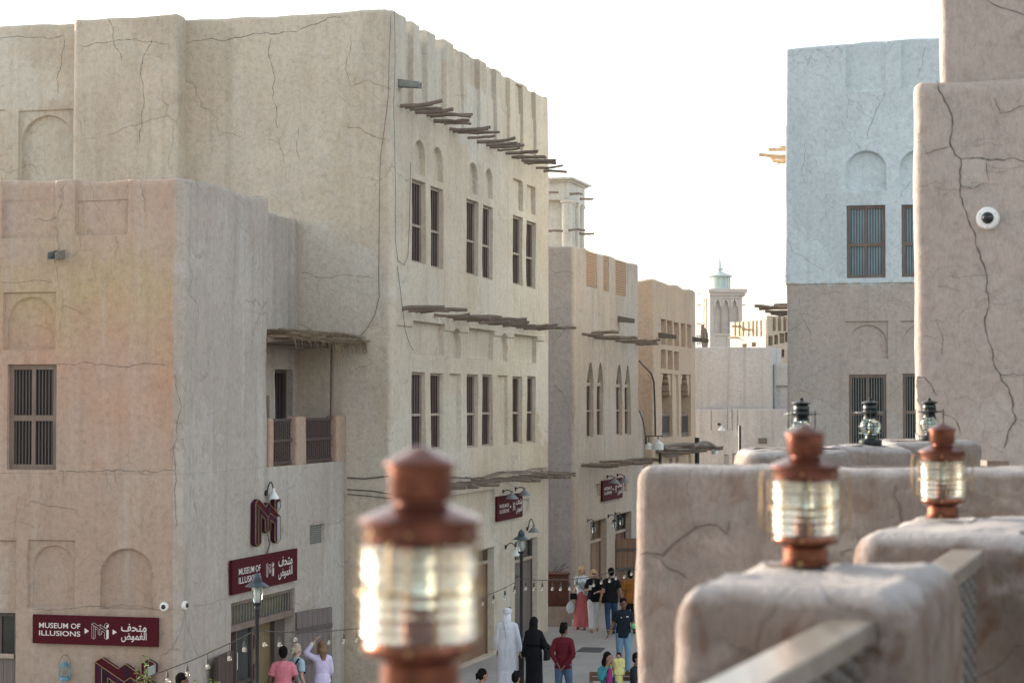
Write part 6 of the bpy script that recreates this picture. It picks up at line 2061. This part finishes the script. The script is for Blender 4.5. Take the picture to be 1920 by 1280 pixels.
def person(label, x, Y, rz, H, pose=None, skin='skin_mid', top=None, bottom=None, hair=('short', 'hair_black'), shoes='shoe_dark', z=0.0, woman=False, face=True, child=False, hand_up=None, headturn=0.0, extra=None, group=None):
    J = {k: Vector(v) for k, v in DEF.items()}
    if woman:
        for k in ('shL', 'shR'): J[k].x *= 0.88
        for k in ('elL', 'elR', 'wrL', 'wrR'): J[k].x *= 0.92
    for k, v in (pose or {}).items(): J[k] = Vector(v)
    K = H / 1.75
    for k in J:
        if k[:2] == 'el': J[k].x *= 0.90
        J[k] = J[k] * K
    t = thing('person', label, 'person', (x, Y, z), rz, group)
    X = (1, 0, 0)
    b = MB()
    sc = lambda r: r * K
    wst = 0.118 if woman else 0.140
    def torso(m, ex, zlow=0.0):
        pts = [J['pel'] + Vector((0, 0, -0.08 * K)), J['pel'], J['waist'], J['chest'], J['chest'].lerp(J['neck'], 0.62), J['neck'] + Vector((0, 0, -0.015 * K))]
        rad = [0.145, 0.160, wst, 0.155 if not woman else 0.142, 0.150 if not woman else 0.13, 0.07]
        m.tube(pts, [sc(r) + ex for r in rad], 18, squash=(X, 0.66))
        for a in ('shL', 'shR'):
            m.ball(J[a] - Vector((0, 0, sc(0.012))), sc(0.048) + ex, 12, 8)
            m.tube([J['chest'].lerp(J['neck'], 0.6), J[a]], [sc(0.075) + ex, sc(0.05) + ex], 10)
    torso(b, 0)
    if woman:
        for sx_ in (-0.065, 0.065):
            b.ball(J['chest'] + Vector((sx_ * K, 0.075 * K, 0.0)), sc(0.06), 10, 8)
    # head and neck
    hd = J['head']
    b.tube([J['neck'] - Vector((0, 0, 0.03 * K)), hd - Vector((0, 0.012 * K, 0.05 * K))], [sc(0.056), sc(0.050)], 12)
    ct, st_ = math.cos(headturn), math.sin(headturn)
    HK = K * 1.07
    hp = lambda x, y, z: hd + Vector((x * ct - y * st_, x * st_ + y * ct, z)) * HK
    hs = 1.22 if child else 1.0
    b.ball(hp(0, -0.005, 0.02), (sc(0.079) * hs, sc(0.096) * hs, sc(0.104) * hs), 18, 14)
    b.ball(hp(0, 0.028, -0.052), (sc(0.052), sc(0.055), sc(0.062)), 14, 10)
    b.ball(hp(0, 0.094, -0.022), (sc(0.012), sc(0.018), sc(0.016)), 8, 6)
    b.tube([hp(0, 0.086, 0.016), hp(0, 0.098, -0.018)], [sc(0.008), sc(0.011)], 8)
    for sx_ in (-1, 1):
        b.ball(hp(0.076 * sx_, -0.005, -0.005), (sc(0.010), sc(0.018), sc(0.028)), 8, 6)
    # limbs
    for s_ in 'LR':
        sg = -1 if s_ == 'L' else 1
        h, k, a = J['hip' + s_], J['knee' + s_], J['ank' + s_]
        b.tube([h, h.lerp(k, 0.5), k], [sc(0.082), sc(0.070), sc(0.052)], 14)
        b.tube([k, k.lerp(a, 0.35), a], [sc(0.052), sc(0.055), sc(0.034)], 14)
        sh, el, wr = J['sh' + s_], J['el' + s_], J['wr' + s_]
        b.tube([sh, sh.lerp(el, 0.4), el], [sc(0.048), sc(0.046), sc(0.036)], 12)
        b.tube([el, el.lerp(wr, 0.3), wr], [sc(0.037), sc(0.038), sc(0.025)], 12)
        d = (wr - el).normalized()
        side = Vector((0, 1, 0)) if abs(d.y) < 0.8 else Vector((0, 0, 1))
        side = (side - d * side.dot(d)).normalized()
        up = d.cross(side)
        b.tube([wr, wr + d * sc(0.05), wr + d * sc(0.088)], [sc(0.024), sc(0.038), sc(0.034)], 10, squash=(side, 0.45))
        for f in range(4):
            o_ = side * sc(0.026 - 0.0175 * f)
            L = (0.072, 0.080, 0.075, 0.058)[f]
            p0 = wr + d * sc(0.078) + o_
            p1 = p0 + (d + up * 0.25 * sg).normalized() * sc(L * 0.5)
            p2 = p1 + (d + up * 0.7 * sg).normalized() * sc(L * 0.5)
            b.tube([p0, p1, p2], [sc(0.0092), sc(0.0085), sc(0.0072)], 7)
        q0 = wr + d * sc(0.025) + side * sc(0.022)
        b.tube([q0, q0 + (d * 0.7 + side * 0.8).normalized() * sc(0.035), q0 + (d * 0.9 + side * 0.6).normalized() * sc(0.062)], [sc(0.013), sc(0.010), sc(0.008)], 7)
    # feet
    for s_ in 'LR':
        a = J['ank' + s_]
        kn = J['knee' + s_]
        fz = max(0.03 * K, a.z - 0.055 * K)
        b.tube([a + Vector((0, -0.045 * K, -0.045 * K)), a + Vector((0, 0.06 * K, -0.05 * K)), a + Vector((0, 0.15 * K, -0.062 * K))], [sc(0.034), sc(0.036), sc(0.022)], 10)
        b.tube([a, a + Vector((0, 0.01, -0.05 * K))], [sc(0.034), sc(0.036)], 10)
    body = fuse(b, 'body', skin, t, 0.010 * min(1, K * 1.0))
    if face:
        for sx_ in (-1, 1):
            MB().ball(hp(0.030 * sx_, 0.083, 0.012), (sc(0.011), sc(0.007), sc(0.007)), 8, 6).build('eye', 'eye', t, local=True, smooth=True, angle=None)
            MB().bar(hp(0.016 * sx_, 0.090, 0.034), hp(0.046 * sx_, 0.080, 0.034), 0.006, 0.006).build('eyebrow', hair[1] if hair and hair[1] else 'eye', t, local=True)
        MB().ball(hp(0, 0.083, -0.055), (sc(0.020), sc(0.007), sc(0.006)), 8, 6).build('mouth', 'lips', t, local=True, smooth=True, angle=None)
    # shoes
    if shoes:
        for s_ in 'LR':
            a = J['ank' + s_]
            m = MB().tube([a + Vector((0, -0.055 * K, -0.055 * K)), a + Vector((0, 0.05 * K, -0.052 * K)), a + Vector((0, 0.165 * K, -0.066 * K))], [sc(0.038), sc(0.042), sc(0.026)], 12)
            if shoes == 'shoe_dark': m.tube([a + Vector((0, -0.02 * K, -0.01)), a + Vector((0, -0.02 * K, -0.05 * K))], [sc(0.040), sc(0.042)], 12)
            fuse(m, 'shoe', shoes, t, 0.010)
    # clothes
    if bottom:
        kind, mat = bottom[0], bottom[1]
        m = MB()
        pe = J['pel']
        if kind in ('trousers', 'wide'):
            ex = 0.016 if kind == 'trousers' else 0.034
            m.tube([pe + Vector((0, 0, -0.10 * K)), pe, pe + Vector((0, 0, 0.09 * K))], [sc(0.150) + 0.012, sc(0.162) + 0.014, sc(0.138) + 0.014], 18, squash=(X, 0.70))
            for s_ in 'LR':
                h, k, a = J['hip' + s_], J['knee' + s_], J['ank' + s_]
                m.tube([h + Vector((0, 0, 0.02)), h.lerp(k, 0.5), k, k.lerp(a, 0.4), a + (k - a).normalized() * 0.01], [sc(0.086) + ex * .7, sc(0.072) + ex, sc(0.055) + ex, sc(0.052) + ex, sc(0.044) + ex], 14)
        elif kind == 'skirt':
            m.tube([pe + Vector((0, 0, 0.10 * K)), pe + Vector((0, 0, -0.05 * K)), (J['kneeL'] + J['kneeR']) / 2, (J['ankL'] + J['ankR']) / 2 + Vector((0, 0, 0.0))], [sc(0.135), sc(0.175), sc(0.19), sc(0.225)], 20, squash=(X, 0.8))
        fuse(m, kind if kind != 'wide' else 'trousers', mat, t, 0.012)
    if top:
        kind, mat = top[0], top[1]
        m = MB()
        ex = 0.020
        if kind in ('tee', 'long', 'loose'):
            e2_ = ex + (0.025 if kind == 'loose' else 0)
            torso(m, e2_)
            hemz = J['pel'] + Vector((0, 0, -0.12 * K if not (len(top) > 2 and top[2] == 'tucked') else -0.0))
            m.tube([J['waist'], J['pel'], hemz], [sc(wst + 0.012) + e2_, sc(0.163) + e2_, sc(0.166) + e2_], 18, squash=(X, 0.68))
            if woman:
                for sx_ in (-0.065, 0.065):
                    m.ball(J['chest'] + Vector((sx_ * K, 0.078 * K, 0.0)), sc(0.066) + 0.01, 10, 8)
            for s_ in 'LR':
                sh, el, wr = J['sh' + s_], J['el' + s_], J['wr' + s_]
                if kind == 'tee':
                    m.tube([sh, sh.lerp(el, 0.72)], [sc(0.055) + ex * 0.8, sc(0.052) + ex], 12)
                elif kind == 'loose':
                    m.tube([sh, sh.lerp(el, 0.9)], [sc(0.055) + ex, sc(0.075) + ex], 12)
                else:
                    m.tube([sh, sh.lerp(el, 0.5), el], [sc(0.052) + ex * .7, sc(0.048) + ex * .7, sc(0.042) + ex * .7], 12)
                    m.tube([el, el.lerp(wr, 0.9)], [sc(0.042) + ex * .7, sc(0.030) + ex * .7], 12)
            m.tube([J['neck'] + Vector((0, 0, -0.03 * K)), J['neck'] + Vector((0, -0.004, 0.022 * K))], [sc(0.082), sc(0.066)], 14)
        elif kind == 'robe':
            torso(m, 0.025)
            mid = (J['kneeL'] + J['kneeR']) / 2; low = (J['ankL'] + J['ankR']) / 2
            m.tube([J['chest'], J['waist'], J['pel'], mid, Vector((low.x, low.y, 0.05 * K))], [sc(0.165), sc(0.165), sc(0.185), sc(0.19), sc(0.215)], 22, squash=(X, 0.78))
            for s_ in 'LR':
                sh, el, wr = J['sh' + s_], J['el' + s_], J['wr' + s_]
                w_ = 0.025 if mat != 'black_abaya' else 0.06
                m.tube([sh, el, wr.lerp(el, 0.05)], [sc(0.064), sc(0.050) + w_ * .5, sc(0.040) + w_], 12)
            m.tube([J['neck'] + Vector((0, 0, -0.05 * K)), J['neck'] + Vector((0, 0, 0.02 * K))], [sc(0.095), sc(0.068)], 14)
        fuse(m, {'tee': 'shirt', 'long': 'shirt', 'loose': 'blouse', 'robe': 'robe'}[kind], mat, t, 0.012, 3)
    # hair
    if hair:
        kind, mat = hair
        m = MB()
        m.ball(hp(0, -0.016, 0.038), (sc(0.086) * hs, sc(0.100) * hs, sc(0.102) * hs), 18, 14)
        m.ball(hp(0, -0.045, -0.01), (sc(0.074) * hs, sc(0.066) * hs, sc(0.080) * hs), 14, 10)
        if kind == 'quiff':
            m.ball(hp(0, 0.03, 0.115), (sc(0.06), sc(0.055), sc(0.032)), 12, 8)
            m.ball(hp(0, -0.02, 0.118), (sc(0.065), sc(0.07), sc(0.032)), 12, 8)
        if kind == 'long':
            m.tube([hp(0, -0.03, 0.03), hp(0, -0.085, -0.08), hp(0, -0.095, -0.24)], [sc(0.085), sc(0.080), sc(0.045)], 14, squash=(X, 0.6))
            for sg in (-1, 1):
                m.tube([hp(0.062 * sg, 0.01, 0.05), hp(0.078 * sg, -0.01, -0.05), hp(0.085 * sg, -0.005, -0.19)], [sc(0.03), sc(0.028), sc(0.018)], 10)
        if kind == 'tied':
            m.ball(hp(0, -0.115, 0.015), (sc(0.04), sc(0.04), sc(0.045)), 12, 8)
            m.tube([hp(0, -0.12, 0.01), hp(0.01, -0.135, -0.07)], [sc(0.035), sc(0.016)], 10)
        if kind == 'veil':
            m = MB()
            m.ball(hp(0, -0.012, 0.03), (sc(0.092), sc(0.104), sc(0.108)), 18, 14)
            m.tube([hp(0, -0.03, 0.03), J['neck'] + Vector((0, -0.03, 0.02)) * K, J['chest'] + Vector((0, -0.05, 0.06)) * K, J['chest'] + Vector((0, -0.08, -0.15)) * K], [sc(0.095), sc(0.10), sc(0.17), sc(0.17)], 18, squash=(X, 0.62))
        if kind == 'ghutra':
            m = MB()
            m.ball(hp(0, -0.012, 0.035), (sc(0.090), sc(0.102), sc(0.100)), 18, 14)
            m.ball(hp(0, -0.02, 0.055), (sc(0.100), sc(0.108), sc(0.055)), 18, 12)
            m.tube([hp(0, -0.055, 0.02), hp(0, -0.095, -0.12), hp(0.0, -0.125, -0.26)], [sc(0.085), sc(0.085), sc(0.06)], 14, squash=(X, 0.35))
        fuse(m, {'veil': 'head_veil', 'ghutra': 'headscarf'}.get(kind, 'hair'), mat, t, 0.009, 2)
    if extra: extra(t, J, K, hp)
    return t

def fp(x, y):           # a standing point from the pixel where the feet meet the ground
    return gp(x, y)
PB = lambda m, n, mat, t, **k: m.build(n, mat, t, local=True, **k)

# man in white robe
def ex_agal(t, J, K, hp):
    PB(MB().tube([hp(0.09 * math.cos(a), -0.012 + 0.10 * math.sin(a), 0.085) for a in [2 * PI * i / 24 for i in range(25)]], 0.010 * K, 6), 'head_cord', 'white_cotton', t, smooth=True)
    PB(MB().tube([hp(-0.03, -0.14, -0.18), hp(-0.01, -0.16, -0.30), hp(0.0, -0.16, -0.42)], [0.03, 0.02, 0.012], 8), 'scarf_tail', 'white_cotton', t, smooth=True)
    PB(MB().box(tuple(hp(-0.02, 0.085, 0.105)), tuple(hp(0.06, 0.10, 0.125))), 'sunglasses', 'eye', t)
person('man in a long white robe and white headscarf standing with his back turned', at(951, 1200, 46.2).x, 46.2, R(-4), 1.87,
       pose=dict(elL=(-0.235, 0.02, 1.14), elR=(0.245, 0.0, 1.13), wrL=(-0.21, 0.10, 0.90), wrR=(0.255, 0.04, 0.88), kneeR=(0.10, 0.06, 0.5), head=(0.0, 0.02, 1.635)),
       skin='skin_mid', top=('robe', 'white_cotton'), hair=('ghutra', 'white_cotton'), face=False, extra=ex_agal)
def ex_bag1(t, J, K, hp):
    PB(MB().hexa([(0.24, -0.10, 0.82), (0.33, -0.10, 0.82), (0.33, 0.14, 0.82), (0.24, 0.14, 0.82), (0.25, -0.08, 1.04), (0.32, -0.08, 1.04), (0.32, 0.12, 1.04), (0.25, 0.12, 1.04)]), 'handbag', 'black_cloth', t)
    PB(MB().tube([(0.28, -0.06, 1.03), (0.26, 0.0, 1.22), (0.28, 0.10, 1.03)], 0.010, 6), 'bag_strap', 'shoe_dark', t)
person('woman in a black abaya and veil standing with her back turned beside the lamp post', at(1001, 1200, 45.8).x, 45.8, R(-18), 1.73,
       pose=dict(elR=(0.27, -0.02, 1.16), wrR=(0.27, 0.16, 1.04)), woman=True, skin='skin_mid', top=('robe', 'black_abaya'), hair=('veil', 'black_abaya'), face=False, extra=ex_bag1)
person('man in a dark red shirt and blue jeans with his hands clasped behind his back', at(1056, 1200, 44.2).x, 44.2, R(-6), 1.74,
       pose=dict(elL=(-0.27, -0.09, 1.16), elR=(0.25, -0.14, 1.14), wrL=(-0.10, -0.20, 0.95), wrR=(0.03, -0.21, 0.90), head=(0.015, 0.03, 1.635), ankR=(0.13, 0.05, 0.085), kneeR=(0.12, 0.05, 0.5)),
       skin='skin_dark', top=('long', 'wine_shirt'), bottom=('trousers', 'blue_jeans'), hair=('quiff', 'hair_black'), face=False, headturn=R(-35))
# two women walking towards the camera
def ex_w1(t, J, K, hp):
    PB(MB().tube([(0.13, 0.10, 1.43), (0.0, 0.16, 1.2), (-0.17, 0.13, 1.0)], 0.009, 6), 'bag_strap', 'shoe_dark', t, smooth=True)
    m = MB().hexa([(0.12, 0.08, 0.84), (0.30, 0.08, 0.84), (0.30, 0.20, 0.84), (0.12, 0.20, 0.84), (0.13, 0.09, 1.0), (0.29, 0.09, 1.0), (0.29, 0.19, 1.0), (0.13, 0.19, 1.0)])
    PB(m, 'shoulder_bag', 'black_cloth', t)
    mm = MB(); mm.ball((0.30, 0.10, 0.60), (0.12, 0.08, 0.17), 12, 10)
    mm.tube([(0.29, 0.09, 0.74), (0.27, 0.07, 0.88)], [0.04, 0.012], 8)
    PB(mm, 'carrier_bag', 'plastic_bag', t, smooth=True, angle=None)
f = fp(1091, 1179)
person('blonde woman in a white blouse and long coral skirt carrying a plastic bag', f.x, f.y, R(180 - 12), 1.76,
       pose=dict(wrR=(0.24, 0.08, 0.90), elL=(-0.22, -0.02, 1.16), wrL=(-0.12, 0.14, 1.06), kneeL=(-0.09, 0.12, 0.52), ankL=(-0.10, 0.10, 0.085)), woman=True, skin='skin_light', top=('tee', 'white_blouse', 'tucked'), bottom=('skirt', 'coral_skirt'),
       hair=('long', 'hair_blonde'), shoes='shoe_tan', extra=ex_w1, headturn=R(20))
def ex_w2(t, J, K, hp):
    PB(MB().lathe([(0.0, 0), (0.035, 0), (0.045, 0.12), (0.0, 0.12)], tuple(J['wrR'] + Vector((0.0, 0.09, -0.02))), 12), 'paper_cup', 'enamel', t)
    PB(MB().hexa([(-0.36, -0.08, 0.78), (-0.22, -0.08, 0.78), (-0.22, 0.10, 0.78), (-0.36, 0.10, 0.78), (-0.33, -0.06, 1.06), (-0.24, -0.06, 1.06), (-0.24, 0.08, 1.06), (-0.33, 0.08, 1.06)]), 'tote_bag', 'black_cloth', t)
    PB(MB().bar(hp(-0.055, 0.088, 0.014), hp(0.055, 0.088, 0.014), 0.02, 0.03), 'sunglasses', 'eye', t)
f = fp(1113.5, 1183)
person('woman in a loose black top and white trousers holding a paper cup', f.x, f.y, R(180 + 4), 1.70,
       pose=dict(elR=(0.24, 0.0, 1.17), wrR=(0.13, 0.20, 1.22), elL=(-0.25, 0.0, 1.14), wrL=(-0.06, 0.20, 1.12), kneeR=(0.09, 0.12, 0.52), ankR=(0.08, 0.16, 0.085), ankL=(-0.10, -0.12, 0.10)), woman=True, skin='skin_light', top=('loose', 'black_cloth'), bottom=('wide', 'white_trousers'),
       hair=('long', 'hair_blonde'), shoes='shoe_tan', extra=ex_w2)
f = fp(1146, 1188)
person('man in a black t-shirt and blue jeans walking away up the street', f.x, f.y, R(6), 1.80,
       pose=dict(elL=(-0.27, -0.06, 1.14), wrL=(-0.30, -0.02, 0.88), elR=(0.27, -0.05, 1.14), wrR=(0.30, 0.02, 0.90), kneeL=(-0.09, 0.08, 0.52), ankL=(-0.09, -0.12, 0.12), ankR=(0.09, 0.14, 0.085), kneeR=(0.1, 0.14, 0.5)), skin='skin_mid', top=('tee', 'black_cloth'), bottom=('trousers', 'dark_jeans'), face=False)
f = fp(1182, 1187)
person('man in an orange brown shirt walking away next to the wall edge', f.x, f.y, R(2), 1.72,
       pose=dict(elL=(-0.27, -0.04, 1.14), wrL=(-0.27, 0.02, 0.88), kneeL=(-0.09, 0.12, 0.5), ankL=(-0.09, 0.14, 0.085)), skin='skin_dark', top=('tee', 'orange_shirt'), bottom=('trousers', 'black_cloth'), face=False)
def ex_polo(t, J, K, hp):
    PB(MB().box((-0.10, 0.128, 1.32), (-0.04, 0.134, 1.345)), 'shirt_badge', 'letter', t)
    PB(MB().box((0.06, 0.128, 1.30), (0.085, 0.134, 1.325)), 'shirt_badge', 'letter', t)
    PB(MB().ball(J['wrL'] + Vector((-0.02, 0.1, 0.03)), (0.06, 0.05, 0.07)), 'green_cloth', 'green_cloth', t, smooth=True, angle=None)
f = fp(1169, 1262)
person('man in a dark polo shirt and light jeans walking towards the camera', f.x, f.y, R(180 + 8), 1.75,
       pose=dict(elR=(0.27, -0.04, 1.15), wrR=(0.36, 0.04, 0.92), elL=(-0.26, -0.02, 1.15), wrL=(-0.16, 0.22, 1.10), kneeL=(-0.09, 0.10, 0.52), ankL=(-0.08, 0.10, 0.085), ankR=(0.10, -0.12, 0.10)), skin='skin_dark', top=('tee', 'navy_polo'), bottom=('trousers', 'light_jeans'), extra=ex_polo)

# bench with seated woman, child and man
def bench(cx, cy, w, label, rz=0.0, wood_='door_warm'):
    t = thing('bench', label, 'bench', (cx, cy, 0), rz)
    for i in range(4):
        PB(MB().box((-w / 2, -0.22 + i * 0.11, 0.42), (w / 2, -0.12 + i * 0.11, 0.45)), 'seat_slat', wood_, t)
    for sx_ in (-1, 1):
        xx = sx_ * (w / 2 - 0.03)
        PB(MB().box((xx - 0.03, -0.22, 0), (xx + 0.03, -0.16, 0.66)), 'leg', wood_, t)
        PB(MB().box((xx - 0.03, 0.16, 0), (xx + 0.03, 0.22, 0.84)), 'leg', wood_, t)
        PB(MB().box((xx - 0.04, -0.24, 0.66), (xx + 0.04, 0.16, 0.70)), 'armrest', wood_, t)
    for z_ in (0.56, 0.70, 0.80):
        PB(MB().box((-w / 2, 0.17, z_), (w / 2, 0.20, z_ + 0.08)), 'back_slat', wood_, t)
    return t
SIT = dict(pel=(0, 0, 0.56), waist=(0, 0.0, 0.70), chest=(0, 0.01, 0.89), neck=(0, 0.01, 1.06), head=(0, 0.04, 1.225), hipL=(-0.09, 0.02, 0.54), hipR=(0.09, 0.02, 0.54), kneeL=(-0.11, 0.44, 0.53), kneeR=(0.11, 0.44, 0.53),
           ankL=(-0.11, 0.46, 0.085), ankR=(0.11, 0.46, 0.085), shL=(-0.155, 0.01, 1.0), shR=(0.155, 0.01, 1.0), elL=(-0.23, 0.06, 0.76), elR=(0.23, 0.06, 0.76), wrL=(-0.12, 0.28, 0.64), wrR=(0.12, 0.28, 0.64))
bcx = at(1150, 1262, 43.1).x
bench(bcx + 0.15, 43.1, 1.25, 'brown wooden bench where the family sits beside the terrace wall')
bench(at(925, 1262, 40.3).x, 40.3, 1.6, 'brown wooden bench at the bottom edge under the two seated people', R(180))
def sit(**k):
    d = dict(SIT); d.update(k); return d
def ex_sc(t, J, K, hp):
    PB(MB().tube([hp(-0.05, 0.02, -0.12), (-0.03, 0.15, 0.90), (0.02, 0.17, 0.72)], [0.02, 0.02, 0.02], 8), 'scarf', 'yellow_scarf', t, smooth=True)
    PB(MB().tube([(0.02, 0.14, 1.0), (0.04, 0.155, 0.75), (0.05, 0.2, 0.62)], [0.05, 0.065, 0.07], 10), 'tunic_front', 'magenta_cloth', t, smooth=True)
person('dark haired woman in a teal cardigan seated on the bench, hand at her face', at(1138, 1240, 43.0).x, 43.0, R(180 + 28), 1.70,
       pose=sit(elR=(0.25, 0.12, 0.80), wrR=(0.10, 0.16, 1.08), head=(0, 0.04, 1.225), wrL=(-0.02, 0.30, 0.66)), woman=True, skin='skin_mid', top=('long', 'teal_cardigan'), bottom=('trousers', 'magenta_cloth'), hair=('long', 'hair_black'), headturn=R(15), extra=ex_sc)
person('small child in a yellow dress standing on the bench beside the seated woman', at(1160, 1240, 43.0).x, 42.96, R(180 - 10), 0.84, z=0.455,
       skin='skin_mid', top=('loose', 'yellow_dress'), bottom=('skirt', 'yellow_dress'), hair=('tied', 'hair_black'), child=True, woman=True, shoes='shoe_dark')
person('man in dark clothes seated at the right bench end beside the terrace wall', at(1192, 1240, 43.0).x, 43.0, R(180 + 60), 1.68,
       pose=sit(), skin='skin_dark', top=('long', 'navy_polo'), bottom=('trousers', 'black_cloth'), hair=('short', 'hair_black'))
person('dark haired woman, only her head showing at the bottom edge, looking right', at(902, 1262, 40.3).x, 40.3, R(-60), 1.70,
       pose=sit(), woman=True, skin='skin_mid', top=('long', 'black_cloth'), bottom=('trousers', 'black_cloth'), hair=('tied', 'hair_black'))
def ex_sg(t, J, K, hp):
    PB(MB().bar(hp(-0.07, 0.05, 0.125), hp(0.07, 0.05, 0.125), 0.03, 0.03), 'sunglasses', 'eye', t)
person('dark haired person with sunglasses pushed up, at the bottom edge near the robed man', at(966, 1270, 40.3).x, 40.3, R(-30), 1.62,
       pose=sit(), skin='skin_mid', top=('long', 'navy_polo'), bottom=('trousers', 'black_cloth'), hair=('short', 'hair_black'), extra=ex_sg)
# group at the museum entrance
person('man in a pink polo shirt seen from behind at the museum entrance', at(531, 1240, 40.0).x, 40.0, R(4), 1.77,
       pose=dict(elL=(-0.27, 0.0, 1.14), elR=(0.27, 0.0, 1.14), wrL=(-0.27, 0.10, 0.92), wrR=(0.27, 0.10, 0.92)), skin='skin_dark', top=('tee', 'pink_polo'), bottom=('trousers', 'dark_jeans'), face=False)
def ex_bp(t, J, K, hp):
    m = MB(); m.ball((0.0, -0.20, 1.18), (0.15, 0.11, 0.21), 14, 12); m.ball((0.0, -0.26, 1.10), (0.11, 0.08, 0.11), 12, 10)
    fuse(m, 'backpack', 'black_cloth', t, 0.012)
    PB(MB().tube([(0.11, 0.11, 1.15), (0.12, 0.08, 1.38), (0.12, -0.06, 1.44), (0.11, -0.13, 1.34)], 0.018, 8), 'backpack_strap', 'black_cloth', t, smooth=True)
person('fair haired woman in a pale blue shirt with a black backpack', at(556, 1240, 40.9).x, 40.9, R(-42), 1.72,
       woman=True, skin='skin_light', top=('tee', 'pale_blue_shirt'), bottom=('trousers', 'dark_jeans'), hair=('tied', 'hair_grey'), face=False, extra=ex_bp)
person('woman with long dark blonde hair and lilac white top, arm raised to her head', at(604, 1240, 41.4).x, 41.4, R(20), 1.72,
       pose=dict(elL=(-0.36, 0.10, 1.50), wrL=(-0.13, 0.06, 1.74), elR=(0.22, 0.05, 1.15), wrR=(0.16, 0.2, 1.0)), woman=True, skin='skin_light', top=('long', 'lilac_top'), bottom=('trousers', 'dark_jeans'), hair=('long', 'hair_brown'), face=False)
person('dark haired man whose head shows at the bottom edge near the corner camera', at(340, 1260, 36.0).x, 36.0, R(-70), 1.78,
       skin='skin_dark', top=('tee', 'black_cloth'), bottom=('trousers', 'dark_jeans'), hair=('short', 'hair_black'))
